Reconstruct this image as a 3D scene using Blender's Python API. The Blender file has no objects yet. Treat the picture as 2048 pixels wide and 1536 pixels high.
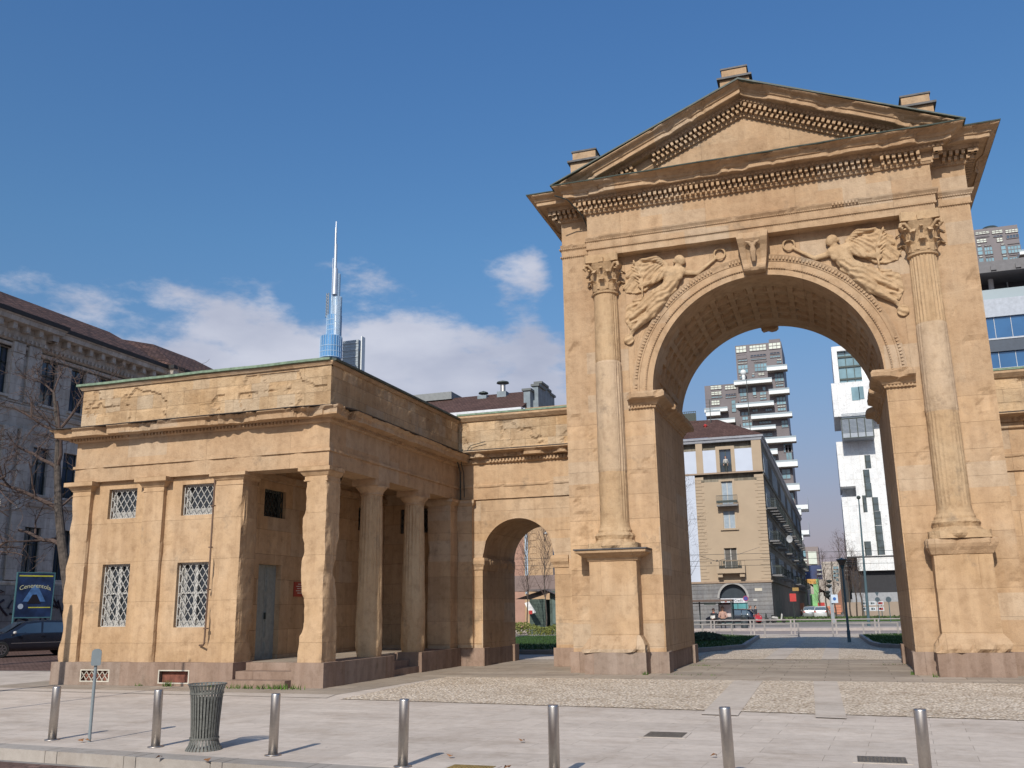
import bpy, math, random
from mathutils import Vector, noise
import numpy as np
R = math.radians
# ---------------------------------------------------------------- camera (calibrated on the arch, guardhouse and paving)
CAM = dict(f=1866.6416, pitch=0.2368, roll=-0.0149, yaw=0.3275, cx=1.3977, cy=-24.8541, cz=1.65)
_a, _p, _r = CAM['yaw'], CAM['pitch'], CAM['roll']
FWD = Vector((-math.sin(_a)*math.cos(_p), math.cos(_a)*math.cos(_p), math.sin(_p)))
_rt = Vector((math.cos(_a), math.sin(_a), 0)); _up = _rt.cross(FWD)
RT = _rt*math.cos(_r)+_up*math.sin(_r); UP = _up*math.cos(_r)-_rt*math.sin(_r)
CP = Vector((CAM['cx'], CAM['cy'], CAM['cz']))
scene = bpy.context.scene
cd = bpy.data.cameras.new('camera'); cam = bpy.data.objects.new('camera', cd); scene.collection.objects.link(cam)
from mathutils import Matrix
cam.matrix_world = Matrix(((RT.x, UP.x, -FWD.x, CP.x), (RT.y, UP.y, -FWD.y, CP.y), (RT.z, UP.z, -FWD.z, CP.z), (0, 0, 0, 1)))
cd.sensor_width = 36; cd.lens = 36*CAM['f']/2048; cd.clip_start = .1; cd.clip_end = 6000
scene.camera = cam
# ---------------------------------------------------------------- sky and sun
SUN_EL, SUN_AZ = R(35), R(90)        # light travels towards +Y
world = bpy.data.worlds.new('World'); scene.world = world; world.use_nodes = True
nt = world.node_tree; nt.nodes.clear()
def N(nt, t, **k):
    n = nt.nodes.new(t)
    for a, b in k.items(): setattr(n, a, b)
    return n
def L(nt, a, b): nt.links.new(a, b)
def mathn(nt, op, a, b=None, clamp=False):
    m = N(nt, 'ShaderNodeMath', operation=op); m.use_clamp = clamp
    for i, v in enumerate((a, b)):
        if v is None: continue
        if isinstance(v, (int, float)): m.inputs[i].default_value = v
        else: L(nt, v, m.inputs[i])
    return m.outputs[0]
def ramp(nt, fac, stops, interp='LINEAR'):
    r = N(nt, 'ShaderNodeValToRGB'); cr = r.color_ramp; cr.interpolation = interp
    while len(cr.elements) < len(stops): cr.elements.new(.5)
    for e, (p, c) in zip(cr.elements, stops):
        e.position = p; e.color = (*c, 1) if len(c) == 3 else c
    L(nt, fac, r.inputs[0]); return r.outputs[0]
def mixc(nt, fac, a, b, mode='MIX'):
    m = N(nt, 'ShaderNodeMix', data_type='RGBA', blend_type=mode)
    for i, v in ((0, fac), (6, a), (7, b)):
        if isinstance(v, (int, float)): m.inputs[i].default_value = v
        elif isinstance(v, tuple): m.inputs[i].default_value = (*v[:3], 1)
        else: L(nt, v, m.inputs[i])
    return m.outputs[2]
sky = N(nt, 'ShaderNodeTexSky'); sky.sky_type = 'NISHITA'; sky.sun_disc = False
sky.sun_elevation = SUN_EL; sky.sun_rotation = R(180); sky.altitude = 120; sky.air_density = 1.0; sky.dust_density = 1.3; sky.ozone_density = 2.2
tc = N(nt, 'ShaderNodeTexCoord'); sep = N(nt, 'ShaderNodeSeparateXYZ'); L(nt, tc.outputs['Generated'], sep.inputs[0])
X_, Y_, Z_ = sep.outputs
mp = N(nt, 'ShaderNodeMapping'); mp.inputs['Scale'].default_value = (1, 1, 2.3); mp.inputs['Location'].default_value = (.37, .11, .02); L(nt, tc.outputs['Generated'], mp.inputs[0])
n1 = N(nt, 'ShaderNodeTexNoise'); n1.inputs['Scale'].default_value = 5.2; n1.inputs['Detail'].default_value = 9; n1.inputs['Roughness'].default_value = .60
L(nt, mp.outputs[0], n1.inputs[0])
# cloud bank: low over the left half of the view, thinning upward and to the right
az = mathn(nt, 'ARCTAN2', X_, Y_)                       # 0 = straight ahead (+Y), negative = left
lowm = N(nt, 'ShaderNodeMapRange'); L(nt, Z_, lowm.inputs[0]); lowm.inputs[1].default_value = .36; lowm.inputs[2].default_value = .20; lowm.inputs[3].default_value = 0; lowm.inputs[4].default_value = 1
azm = N(nt, 'ShaderNodeMapRange'); L(nt, az, azm.inputs[0]); azm.inputs[1].default_value = -.10; azm.inputs[2].default_value = -.30; azm.inputs[3].default_value = 0; azm.inputs[4].default_value = 1
cover = mathn(nt, 'MULTIPLY', lowm.outputs[0], azm.outputs[0])
ztop = mathn(nt, 'ADD', -.04, mathn(nt, 'MULTIPLY', azm.outputs[0], .352))
pdx = mathn(nt, 'POWER', mathn(nt, 'ABSOLUTE', mathn(nt, 'ADD', az, .305)), 2); pdz = mathn(nt, 'POWER', mathn(nt, 'ABSOLUTE', mathn(nt, 'MULTIPLY', mathn(nt, 'SUBTRACT', Z_, .350), 1.5)), 2)
puff = mathn(nt, 'MULTIPLY', mathn(nt, 'SUBTRACT', 1, mathn(nt, 'DIVIDE', mathn(nt, 'SQRT', mathn(nt, 'ADD', pdx, pdz)), .085), True), .085)
edge = mathn(nt, 'ADD', mathn(nt, 'ADD', mathn(nt, 'SUBTRACT', ztop, Z_), puff), mathn(nt, 'MULTIPLY', mathn(nt, 'SUBTRACT', n1.outputs[0], .5), .34))
dens = N(nt, 'ShaderNodeMapRange', interpolation_type='SMOOTHSTEP'); L(nt, edge, dens.inputs[0]); dens.inputs[1].default_value = -.008; dens.inputs[2].default_value = .045
dens = dens.outputs[0]
n2 = N(nt, 'ShaderNodeTexNoise'); n2.inputs['Scale'].default_value = 7; n2.inputs['Detail'].default_value = 6; L(nt, mp.outputs[0], n2.inputs[0])
ccol = ramp(nt, n2.outputs[0], [(.34, (.38, .41, .52)), (.66, (.56, .58, .67))])
# thin veil towards the horizon
veil = N(nt, 'ShaderNodeMapRange'); L(nt, Z_, veil.inputs[0]); veil.inputs[1].default_value = .30; veil.inputs[2].default_value = 0; veil.inputs[3].default_value = 0; veil.inputs[4].default_value = .75
SKYGAIN = .108
hs = N(nt, 'ShaderNodeHueSaturation'); hs.inputs['Saturation'].default_value = 1.12; L(nt, sky.outputs[0], hs.inputs['Color'])
skyc = mixc(nt, 1.0, hs.outputs[0], (SKYGAIN*.80, SKYGAIN*1.07, SKYGAIN*1.23), 'MULTIPLY')
tint = ramp(nt, Z_, [(0, (1.0, .62, .57)), (.10, (1.0, .66, .60)), (.21, (.96, .765, .70)), (.37, (1.0, .93, .86)), (.58, (1, 1, 1.02))])
v1 = mixc(nt, 1.0, mixc(nt, veil.outputs[0], skyc, (.27, .33, .50)), tint, 'MULTIPLY')
fin = mixc(nt, mathn(nt, 'MULTIPLY', dens, .93), v1, ccol)
bg = N(nt, 'ShaderNodeBackground'); bg.inputs[1].default_value = 1.0
L(nt, fin, bg.inputs[0])
wo = N(nt, 'ShaderNodeOutputWorld'); L(nt, bg.outputs[0], wo.inputs[0])
sd = bpy.data.lights.new('sun', 'SUN'); sd.energy = 3.95; sd.angle = R(.53); sd.color = (1, .94, .85)
sun = bpy.data.objects.new('sun', sd); scene.collection.objects.link(sun)
sdir = Vector((math.cos(SUN_AZ)*math.cos(SUN_EL), math.sin(SUN_AZ)*math.cos(SUN_EL), -math.sin(SUN_EL)))
sun.rotation_euler = sdir.to_track_quat('-Z', 'Y').to_euler(); sun.location = (0, -60, 60)
scene.view_settings.view_transform = 'Standard'; scene.view_settings.look = 'None'; scene.view_settings.exposure = .15; scene.view_settings.gamma = 1
scene.cycles.max_bounces = 8; scene.cycles.diffuse_bounces = 6

def P(px, py, X=None, Y=None, Z=None):
    """point of the real place: the sight line of a photo pixel met with a plane at its true distance"""
    d = FWD+RT*((px-1024)/CAM['f'])-UP*((py-768)/CAM['f'])
    t = (X-CP.x)/d.x if X is not None else (Y-CP.y)/d.y if Y is not None else (Z-CP.z)/d.z
    return CP+d*t
# ---------------------------------------------------------------- materials
def newmat(name):
    m = bpy.data.materials.new(name); m.use_nodes = True; n = m.node_tree; n.nodes.clear()
    b = N(n, 'ShaderNodeBsdfPrincipled'); o = N(n, 'ShaderNodeOutputMaterial'); L(n, b.outputs[0], o.inputs[0])
    return m, n, b
def noisen(n, vec, scale, detail=4, rough=.55):
    t = N(n, 'ShaderNodeTexNoise'); t.inputs['Scale'].default_value = scale; t.inputs['Detail'].default_value = detail; t.inputs['Roughness'].default_value = rough
    L(n, vec, t.inputs[0]); return t.outputs[0]
def wallvec(n):
    g = N(n, 'ShaderNodeNewGeometry'); s = N(n, 'ShaderNodeSeparateXYZ'); L(n, g.outputs['Position'], s.inputs[0])
    s2 = N(n, 'ShaderNodeSeparateXYZ'); L(n, g.outputs['True Normal'], s2.inputs[0])
    f = mathn(n, 'GREATER_THAN', mathn(n, 'ABSOLUTE', s2.outputs[0]), .7)
    u = mathn(n, 'ADD', mathn(n, 'MULTIPLY', s.outputs[0], mathn(n, 'SUBTRACT', 1, f)), mathn(n, 'MULTIPLY', s.outputs[1], f))
    c = N(n, 'ShaderNodeCombineXYZ'); L(n, u, c.inputs[0]); L(n, s.outputs[2], c.inputs[1])
    return g.outputs['Position'], c.outputs[0]
def simple(name, col, rough=.6, metal=0, var=.12, vscale=3, bump=0, bscale=60, spec=.4, coat=0, emit=None):
    m, n, b = newmat(name)
    g = N(n, 'ShaderNodeNewGeometry')
    nz = noisen(n, g.outputs['Position'], vscale)
    c = ramp(n, nz, [(.3, tuple(x*(1-var) for x in col)), (.7, tuple(min(1, x*(1+var)) for x in col))])
    L(n, c, b.inputs['Base Color']); b.inputs['Roughness'].default_value = rough; b.inputs['Metallic'].default_value = metal
    b.inputs['Specular IOR Level'].default_value = spec
    if coat: b.inputs['Coat Weight'].default_value = coat
    if bump:
        bn = N(n, 'ShaderNodeBump'); bn.inputs['Strength'].default_value = bump; bn.inputs['Distance'].default_value = .02
        L(n, noisen(n, g.outputs['Position'], bscale, 5), bn.inputs['Height']); L(n, bn.outputs[0], b.inputs['Normal'])
    if emit: b.inputs['Emission Color'].default_value = (*emit[:3], 1); b.inputs['Emission Strength'].default_value = emit[3]
    return m
def stone(name, c1, c2, c3, bw=1.5, rh=.62, mortar=.006, blockvar=.10, joint=.55, rough_amt=.5, pit=.5, streak=.25, offset=.5):
    m, n, b = newmat(name)
    pos, uv = wallvec(n)
    big = noisen(n, pos, .55, 5, .6); col = ramp(n, big, [(.32, c1), (.52, c2), (.72, c3)])
    br = N(n, 'ShaderNodeTexBrick'); br.offset = offset; br.inputs['Scale'].default_value = 1; br.inputs['Brick Width'].default_value = bw; br.inputs['Row Height'].default_value = rh
    br.inputs['Mortar Size'].default_value = mortar; br.inputs['Mortar Smooth'].default_value = .35
    br.inputs['Color1'].default_value = (1-blockvar,)*3+(1,); br.inputs['Color2'].default_value = (1+blockvar, 1+blockvar*.95, 1+blockvar*.85, 1); br.inputs['Mortar'].default_value = (joint, joint*.95, joint*.9, 1)
    L(n, uv, br.inputs['Vector'])
    col = mixc(n, .9, col, br.outputs['Color'], 'MULTIPLY')
    if bw < 9:
        b3 = N(n, 'ShaderNodeTexBrick'); b3.offset = offset; b3.inputs['Scale'].default_value = 1; b3.inputs['Brick Width'].default_value = bw*.5; b3.inputs['Row Height'].default_value = min(rh, .62); b3.inputs['Mortar Size'].default_value = 0
        b3.inputs['Color1'].default_value = (0, 0, 0, 1); b3.inputs['Color2'].default_value = (1, 1, 1, 1); b3.inputs['Mortar'].default_value = (0, 0, 0, 1); L(n, uv, b3.inputs['Vector'])
        lum = sum(c2)/3; pale = (c2[0]*.55+lum*.60, c2[1]*.60+lum*.52, c2[2]*.70+lum*.40)
        col = mixc(n, ramp(n, b3.outputs['Color'], [(.80, (0, 0, 0)), (.86, (.5, .5, .5))]), col, pale)
        col = mixc(n, ramp(n, b3.outputs['Color'], [(.10, (.28, .28, .28)), (.16, (0, 0, 0))]), col, (c1[0]*.80, c1[1]*.76, c1[2]*.74))
    soot = noisen(n, pos, 1.35, 9, .72)
    col = mixc(n, ramp(n, soot, [(.585, (0, 0, 0)), (.70, (.55, .55, .55))]), col, (.17, .135, .10))
    mid = noisen(n, pos, 4.5, 7, .65)
    col = mixc(n, .8, col, ramp(n, mid, [(.28, (.72, .69, .66)), (.5, (1, 1, 1)), (.75, (1.1, 1.09, 1.07))]), 'MULTIPLY')
    # rain streaks (dirt that runs down the face)
    mpn = N(n, 'ShaderNodeMapping'); mpn.inputs['Scale'].default_value = (2.2, 2.2, .22); L(n, pos, mpn.inputs[0])
    st = noisen(n, mpn.outputs[0], 1.6, 5, .6)
    col = mixc(n, streak, col, ramp(n, st, [(.42, (.55, .48, .42)), (.58, (1, 1, 1))]), 'MULTIPLY')
    fine = noisen(n, pos, 38, 6, .7)
    col = mixc(n, .45, col, ramp(n, fine, [(.3, (.78, .76, .74)), (.55, (1.03, 1.03, 1.03))]), 'MULTIPLY')
    L(n, col, b.inputs['Base Color']); b.inputs['Roughness'].default_value = .92; b.inputs['Specular IOR Level'].default_value = .15
    vo = N(n, 'ShaderNodeTexVoronoi'); vo.inputs['Scale'].default_value = 9; L(n, pos, vo.inputs['Vector'])
    h = mathn(n, 'ADD', mathn(n, 'MULTIPLY', mid, 1.6), mathn(n, 'MULTIPLY', fine, .5))
    pits = mathn(n, 'MULTIPLY', mathn(n, 'LESS_THAN', vo.outputs[0], .11), -pit*.25)
    h = mathn(n, 'ADD', h, pits)
    bn = N(n, 'ShaderNodeBump'); bn.inputs['Strength'].default_value = rough_amt; bn.inputs['Distance'].default_value = .035; L(n, h, bn.inputs['Height'])
    b2 = N(n, 'ShaderNodeBump'); b2.inputs['Strength'].default_value = .7; b2.inputs['Distance'].default_value = .012; b2.invert = True
    L(n, br.outputs['Fac'], b2.inputs['Height']); L(n, bn.outputs[0], b2.inputs['Normal']); L(n, b2.outputs[0], b.inputs['Normal'])
    return m
SAND = stone('sandstone', (.43, .285, .16), (.475, .325, .195), (.475, .345, .225))
SANDF = stone('sandstone_fluted', (.45, .302, .172), (.485, .335, .198), (.50, .365, .228), bw=9, rh=30, mortar=0, rough_amt=.6, streak=.2)
SANDD = stone('sandstone_repaired_drum', (.465, .335, .215), (.50, .37, .25), (.52, .395, .28), bw=9, rh=30, mortar=0, rough_amt=.5, streak=.15)
SANDG = stone('sandstone_smooth_wall', (.43, .285, .162), (.475, .325, .197), (.475, .345, .225), bw=9, rh=.98, mortar=.003, blockvar=.03, joint=.78, rough_amt=.35, streak=.3)
SANDC = stone('sandstone_carved', (.41, .27, .16), (.455, .312, .192), (.46, .335, .22), bw=2.4, rh=30, mortar=.003, rough_amt=.55, streak=.2, blockvar=.06)
SANDB = stone('sandstone_blocks', (.43, .28, .152), (.48, .335, .20), (.49, .365, .24), bw=1.0, rh=.36, mortar=.004, blockvar=.14, rough_amt=.9, pit=1.0)
SANDP = stone('sandstone_pier', (.43, .285, .163), (.47, .32, .195), (.475, .345, .228), bw=6, rh=.66, mortar=.004, blockvar=.11, rough_amt=.4, joint=.6)
GRAN = stone('pink_granite', (.25, .175, .135), (.30, .215, .165), (.33, .25, .20), bw=2.1, rh=3, mortar=.004, blockvar=.08, rough_amt=.3, streak=.35)
PALACE = stone('palace_grey_stone', (.42, .385, .34), (.51, .475, .425), (.57, .53, .475), bw=1.3, rh=.6, mortar=.01, blockvar=.06, rough_amt=.2, streak=.3)
PALD = stone('palace_dark_stone', (.22, .21, .20), (.29, .28, .265), (.34, .32, .30), bw=1.6, rh=.7, mortar=.02, blockvar=.1, rough_amt=.2)
LEAD = simple('lead_sheet', (.075, .07, .07), .6, .2, .3, 6)
COPPER = simple('green_copper', (.16, .22, .15), .7, 0, .35, 8, .3)
COPPERD = simple('dark_copper', (.06, .075, .062), .6, 0, .3, 6)
WHITE = simple('white_paint', (.42, .405, .375), .5, 0, .1, 10)
GLASS = simple('dark_glass', (.02, .024, .028), .08, 0, .2, 1, spec=.7)
BLUEGL = simple('blue_glass', (.035, .12, .26), .05, .3, .15, .4, spec=1)
CURT = simple('curtain_cloth', (.33, .32, .30), .9, 0, .15, 12)
STEEL = simple('brushed_steel', (.50, .46, .42), .42, 1, .06, 40)
GREYM = simple('grey_paint', (.20, .23, .24), .5, .1, .08, 8)
IRON = simple('dark_iron', (.045, .055, .05), .55, .3, .2, 8)
BINM = simple('grey_green_iron', (.13, .13, .115), .6, .1, .25, 25, .3, 90)
DOORM = simple('grey_green_door', (.24, .26, .24), .55, 0, .15, 9)
RUST = simple('rusty_board', (.16, .06, .04), .9, 0, .5, 6)
RED = simple('red_sign', (.42, .035, .03), .5, 0, .12, 3)
BARK = simple('plane_bark', (.075, .06, .05), .95, 0, .45, 7, .8, 25)
TWIG = simple('bare_twigs', (.085, .058, .048), .95, 0, .3, 4)
TIRE = simple('tyre_rubber', (.015, .015, .015), .8)
CARD = simple('dark_blue_car_paint', (.012, .014, .022), .18, .2, .1, 3, coat=.9)
CARW = simple('silver_car_paint', (.42, .44, .46), .25, .5, .05, 3, coat=.8)
ALLOY = simple('alloy', (.5, .5, .5), .3, 1, .05)
LAMPG = simple('lamp_glass', (.35, .35, .33), .15, 0, .1, 9, spec=.8)
def paving(name, kind, c1, c2, **k):
    m, n, b = newmat(name)
    g = N(n, 'ShaderNodeNewGeometry'); pos = g.outputs['Position']
    mp = N(n, 'ShaderNodeMapping'); mp.inputs['Rotation'].default_value = (0, 0, k.get('rot', 0)); L(n, pos, mp.inputs[0])
    big = noisen(n, pos, .35, 6, .6); mid = noisen(n, pos, 6, 6, .65); fine = noisen(n, pos, 70, 4, .7)
    base = ramp(n, big, [(.3, c1), (.7, c2)])
    if kind == 'slab':
        br = N(n, 'ShaderNodeTexBrick'); br.offset = k.get('off', .37); br.inputs['Scale'].default_value = 1; br.inputs['Brick Width'].default_value = k.get('bw', .9); br.inputs['Row Height'].default_value = k.get('rh', .4)
        br.inputs['Mortar Size'].default_value = k.get('mo', .004); br.inputs['Mortar Smooth'].default_value = .2
        v = k.get('var', .07); br.inputs['Color1'].default_value = (1-v,)*3+(1,); br.inputs['Color2'].default_value = (1+v,)*3+(1,); j = k.get('joint', .5); br.inputs['Mortar'].default_value = (j, j*.97, j*.92, 1)
        wob = N(n, 'ShaderNodeVectorMath', operation='ADD'); L(n, mp.outputs[0], wob.inputs[0])
        sc = N(n, 'ShaderNodeVectorMath', operation='SCALE'); L(n, noisen(n, pos, 2.0), sc.inputs[0]); sc.inputs['Scale'].default_value = k.get('wob', .01); L(n, sc.outputs[0], wob.inputs[1])
        L(n, wob.outputs[0], br.inputs['Vector'])
        # joints are dirty only here and there
        jm = mathn(n, 'MULTIPLY', br.outputs['Fac'], 1.0)
        col = mixc(n, .95, base, br.outputs['Color'], 'MULTIPLY'); hgt = br.outputs['Fac']; inv = True; dist = .008
        mor = mixc(n, mathn(n, 'MULTIPLY', jm, mathn(n, 'GREATER_THAN', noisen(n, pos, 1.7, 3), k.get('grass', 2.0))), col, (.09, .11, .04)); col = mor
    else:
        vo = N(n, 'ShaderNodeTexVoronoi'); vo.inputs['Scale'].default_value = k.get('vs', 15); vo.inputs['Randomness'].default_value = .9
        mp.inputs['Scale'].default_value = k.get('sc', (1.35, .8, 1)); L(n, mp.outputs[0], vo.inputs['Vector'])
        w = N(n, 'ShaderNodeTexWhiteNoise', noise_dimensions='3D'); L(n, vo.outputs['Position'], w.inputs[0])
        cc = ramp(n, w.outputs[0], [(0, (.72, .68, .64)), (.25, (.88, .84, .79)), (.6, (1.05, 1.02, .97)), (.92, (1.15, 1.15, 1.12)), (1, (1.3, 1.3, 1.3))])
        col = mixc(n, .95, base, cc, 'MULTIPLY')
        gap = ramp(n, vo.outputs[0], [(.38, (1, 1, 1)), (.70, (.62, .57, .51))]); col = mixc(n, .9, col, gap, 'MULTIPLY')
        hgt = vo.outputs[0]; inv = True; dist = .05
    col = mixc(n, .6, col, ramp(n, mid, [(.3, (.80, .78, .76)), (.6, (1.05, 1.05, 1.05))]), 'MULTIPLY')
    col = mixc(n, .4, col, ramp(n, fine, [(.3, (.8, .8, .8)), (.6, (1.06, 1.06, 1.06))]), 'MULTIPLY')
    stn = noisen(n, pos, .9, 8, .7); col = mixc(n, .8, col, ramp(n, stn, [(.36, (.80, .77, .74)), (.50, (1, 1, 1)), (.66, (1.04, 1.04, 1.04))]), 'MULTIPLY')
    spot = N(n, 'ShaderNodeTexVoronoi'); spot.inputs['Scale'].default_value = 2.6; L(n, pos, spot.inputs['Vector'])
    col = mixc(n, mathn(n, 'MULTIPLY', mathn(n, 'LESS_THAN', spot.outputs[0], .045), .55), col, (.10, .09, .08))
    L(n, col, b.inputs['Base Color']); b.inputs['Roughness'].default_value = .85; b.inputs['Specular IOR Level'].default_value = .25
    b1 = N(n, 'ShaderNodeBump'); b1.inputs['Strength'].default_value = .35; b1.inputs['Distance'].default_value = .01; L(n, mid, b1.inputs['Height'])
    b2 = N(n, 'ShaderNodeBump'); b2.inputs['Strength'].default_value = .8; b2.inputs['Distance'].default_value = dist; b2.invert = inv
    L(n, hgt, b2.inputs['Height']); L(n, b1.outputs[0], b2.inputs['Normal']); L(n, b2.outputs[0], b.inputs['Normal'])
    return m
SLAB = paving('plaza_slabs', 'slab', (.495, .42, .355), (.57, .49, .415), bw=1.15, rh=.42, mo=.0035, joint=.70, rot=R(3.5))
OLDSLAB = paving('old_stone_slabs', 'slab', (.30, .245, .19), (.38, .315, .25), bw=1.5, rh=.62, mo=.010, joint=.55, var=.14, wob=.12, grass=.66)
COBBLE = paving('river_cobbles', 'cobble', (.65, .56, .46), (.71, .62, .52))
PORPH = paving('porphyry_setts', 'slab', (.12, .07, .055), (.18, .11, .09), bw=.2, rh=.11, mo=.012, joint=.3, var=.3, rot=R(-5), wob=.05)
ASPH = paving('pale_asphalt', 'slab', (.20, .185, .175), (.26, .24, .225), bw=40, rh=40, mo=0, var=.01)
KERBM = paving('kerb_granite', 'slab', (.31, .275, .24), (.37, .33, .29), bw=1.3, rh=9, mo=.006, joint=.4, rot=R(-5.4))
STRIP = paving('smooth_track_slabs', 'slab', (.47, .405, .34), (.53, .455, .385), bw=9, rh=1.2, mo=.004, var=.05)
GRASSM = simple('lawn_green', (.035, .075, .018), .95, 0, .5, 8)
# ---------------------------------------------------------------- mesh helpers
ROOT = scene.collection
class MB:
    def __init__(s): s.v = []; s.f = []
    def add(s, vs, fs):
        o = len(s.v); s.v += [tuple(v) for v in vs]; s.f += [tuple(i+o for i in f) for f in fs]; return s
    def box(s, x0, x1, y0, y1, z0, z1):
        return s.add([(x0, y0, z0), (x1, y0, z0), (x1, y1, z0), (x0, y1, z0), (x0, y0, z1), (x1, y0, z1), (x1, y1, z1), (x0, y1, z1)],
                     [(0, 3, 2, 1), (4, 5, 6, 7), (0, 1, 5, 4), (1, 2, 6, 5), (2, 3, 7, 6), (3, 0, 4, 7)])
    def prism(s, poly, z0, z1):
        n = len(poly); vs = [(x, y, z0) for x, y in poly]+[(x, y, z1) for x, y in poly]
        return s.add(vs, [tuple(range(n))[::-1], tuple(range(n, 2*n))]+[(i, (i+1) % n, n+(i+1) % n, n+i) for i in range(n)])
    def prismy(s, poly, y0, y1):       # polygon in x,z extruded along y (poly ccw seen from -Y)
        n = len(poly); vs = [(x, y0, z) for x, z in poly]+[(x, y1, z) for x, z in poly]
        return s.add(vs, [tuple(range(n)), tuple(range(n, 2*n))[::-1]]+[(i, n+i, n+(i+1) % n, (i+1) % n) for i in range(n)])
    def lathe(s, prof, cx=0, cy=0, n=24, z0=0, rad=None, cap=True):
        vs = []; fs = []
        for j, (r, z) in enumerate(prof):
            for i in range(n):
                a = 2*math.pi*i/n; rr = rad(r, z, a) if rad else r
                vs.append((cx+rr*math.cos(a), cy+rr*math.sin(a), z+z0))
        for j in range(len(prof)-1):
            for i in range(n): fs.append((j*n+i, j*n+(i+1) % n, (j+1)*n+(i+1) % n, (j+1)*n+i))
        if cap: fs.append(tuple(range(n))[::-1]); fs.append(tuple(range((len(prof)-1)*n, len(prof)*n)))
        return s.add(vs, fs)
    def tube(s, pts, rads, n=6, cap=True):
        if isinstance(rads, (int, float)): rads = [rads]*len(pts)
        pts = [Vector(p) for p in pts]; vs = []; fs = []
        t0 = (pts[1]-pts[0]).normalized(); ref = Vector((0, 0, 1)) if abs(t0.z) < .9 else Vector((1, 0, 0))
        u = t0.cross(ref).normalized()
        for i, p in enumerate(pts):
            t = ((pts[min(i+1, len(pts)-1)]-pts[max(i-1, 0)])).normalized()
            u = (u-t*u.dot(t)); u = u.normalized() if u.length > 1e-6 else t.orthogonal().normalized()
            w = t.cross(u)
            for k in range(n):
                a = 2*math.pi*k/n; vs.append(p+(u*math.cos(a)+w*math.sin(a))*rads[i])
        for i in range(len(pts)-1):
            for k in range(n): fs.append((i*n+k, i*n+(k+1) % n, (i+1)*n+(k+1) % n, (i+1)*n+k))
        if cap: fs.append(tuple(range(n))[::-1]); fs.append(tuple(range((len(pts)-1)*n, len(pts)*n)))
        return s.add(vs, fs)
    def ball(s, c, r, n=10, sy=1, sz=1):
        pr = [(max(1e-3, math.sin(math.pi*k/(n-1)))*r, -math.cos(math.pi*k/(n-1))*r*sz) for k in range(n)]
        o = MB(); o.lathe(pr, 0, 0, n+2); return s.add([(c[0]+x, c[1]+y*sy, c[2]+z) for x, y, z in o.v], o.f)
    def capsule(s, a, b, ra, rb, n=8):
        a = Vector(a); b = Vector(b); d = (b-a); Ld = d.length; d = d/Ld if Ld > 1e-6 else Vector((0, 0, 1))
        pts = []; rs = []
        for k in range(4): t = math.pi/2*(1-k/3); pts.append(a-d*ra*math.sin(t)); rs.append(max(.002, ra*math.cos(t)))
        for k in range(4): t = math.pi/2*k/3; pts.append(b+d*rb*math.sin(t)); rs.append(max(.002, rb*math.cos(t)))
        return s.tube(pts, rs, n)
    def obox(s, c, ax, ay, az):          # oriented box: centre and three half vectors
        c = Vector(c); ax = Vector(ax); ay = Vector(ay); az = Vector(az)
        vs = [c+i*ax+j*ay+k*az for k in (-1, 1) for j in (-1, 1) for i in (-1, 1)]
        return s.add(vs, [(0, 2, 3, 1), (4, 5, 7, 6), (0, 1, 5, 4), (1, 3, 7, 5), (3, 2, 6, 7), (2, 0, 4, 6)])
    def map(s, fn): s.v = [tuple(fn(*v)) for v in s.v]; return s
    def flip(s): s.f = [f[::-1] for f in s.f]; return s
    def join(s, o): return s.add(o.v, o.f)
    def build(s, name, mat, parent=None, label=None, smooth=False, local=False):
        me = bpy.data.meshes.new(name); me.from_pydata(s.v, [], s.f); me.materials.append(mat)
        me.validate(); me.update()
        if smooth: me.polygons.foreach_set('use_smooth', [True]*len(me.polygons))
        o = bpy.data.objects.new(name, me); ROOT.objects.link(o)
        if parent is not None:
            o.parent = parent
            if not local:
                w = Vector((0, 0, 0)); q = parent
                while q is not None: w += q.location; q = q.parent
                o.location = -w
        if label: o['label'] = label
        return o
def thing(name, label, cat, loc=(0, 0, 0), rz=0, group=None):
    o = bpy.data.objects.new(name, None); ROOT.objects.link(o); o.empty_display_size = .3
    o.location = loc; o.rotation_euler = (0, 0, rz); o['label'] = label; o['category'] = cat
    if group: o['group'] = group
    return o
def tag(o, label=None, cat=None, group=None, kind=None):
    if label: o['label'] = label
    if cat: o['category'] = cat
    if group: o['group'] = group
    if kind: o['kind'] = kind
    return o
def dup(o, loc, rz=None, label=None, group=None):
    r = o.copy(); ROOT.objects.link(r); r.location = loc
    if rz is not None: r.rotation_euler = (0, 0, rz)
    if label: r['label'] = label
    if group: r['group'] = group
    def rec(src, dst):
        for ch in list(src.children):
            c = ch.copy(); ROOT.objects.link(c); c.parent = dst; c.location = ch.location; rec(ch, c)
    rec(o, r); return r
def fbm(x, y, z, s=1, o=3):
    return noise.fractal(Vector((x*s, y*s, z*s)), .9, 2.0, o)
def lines(a, b, step, extra=()):
    n = max(1, int(round((b-a)/step))); L_ = [a+(b-a)*i/n for i in range(n+1)]
    for e in extra:
        if a < e < b:
            j = min(range(len(L_)), key=lambda i: abs(L_[i]-e))
            if 0 < j < len(L_)-1 and abs(L_[j]-e) < step*.5 and L_[j] not in extra: L_[j] = e
            else: L_.append(e)
    return sorted(set(L_))
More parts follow.
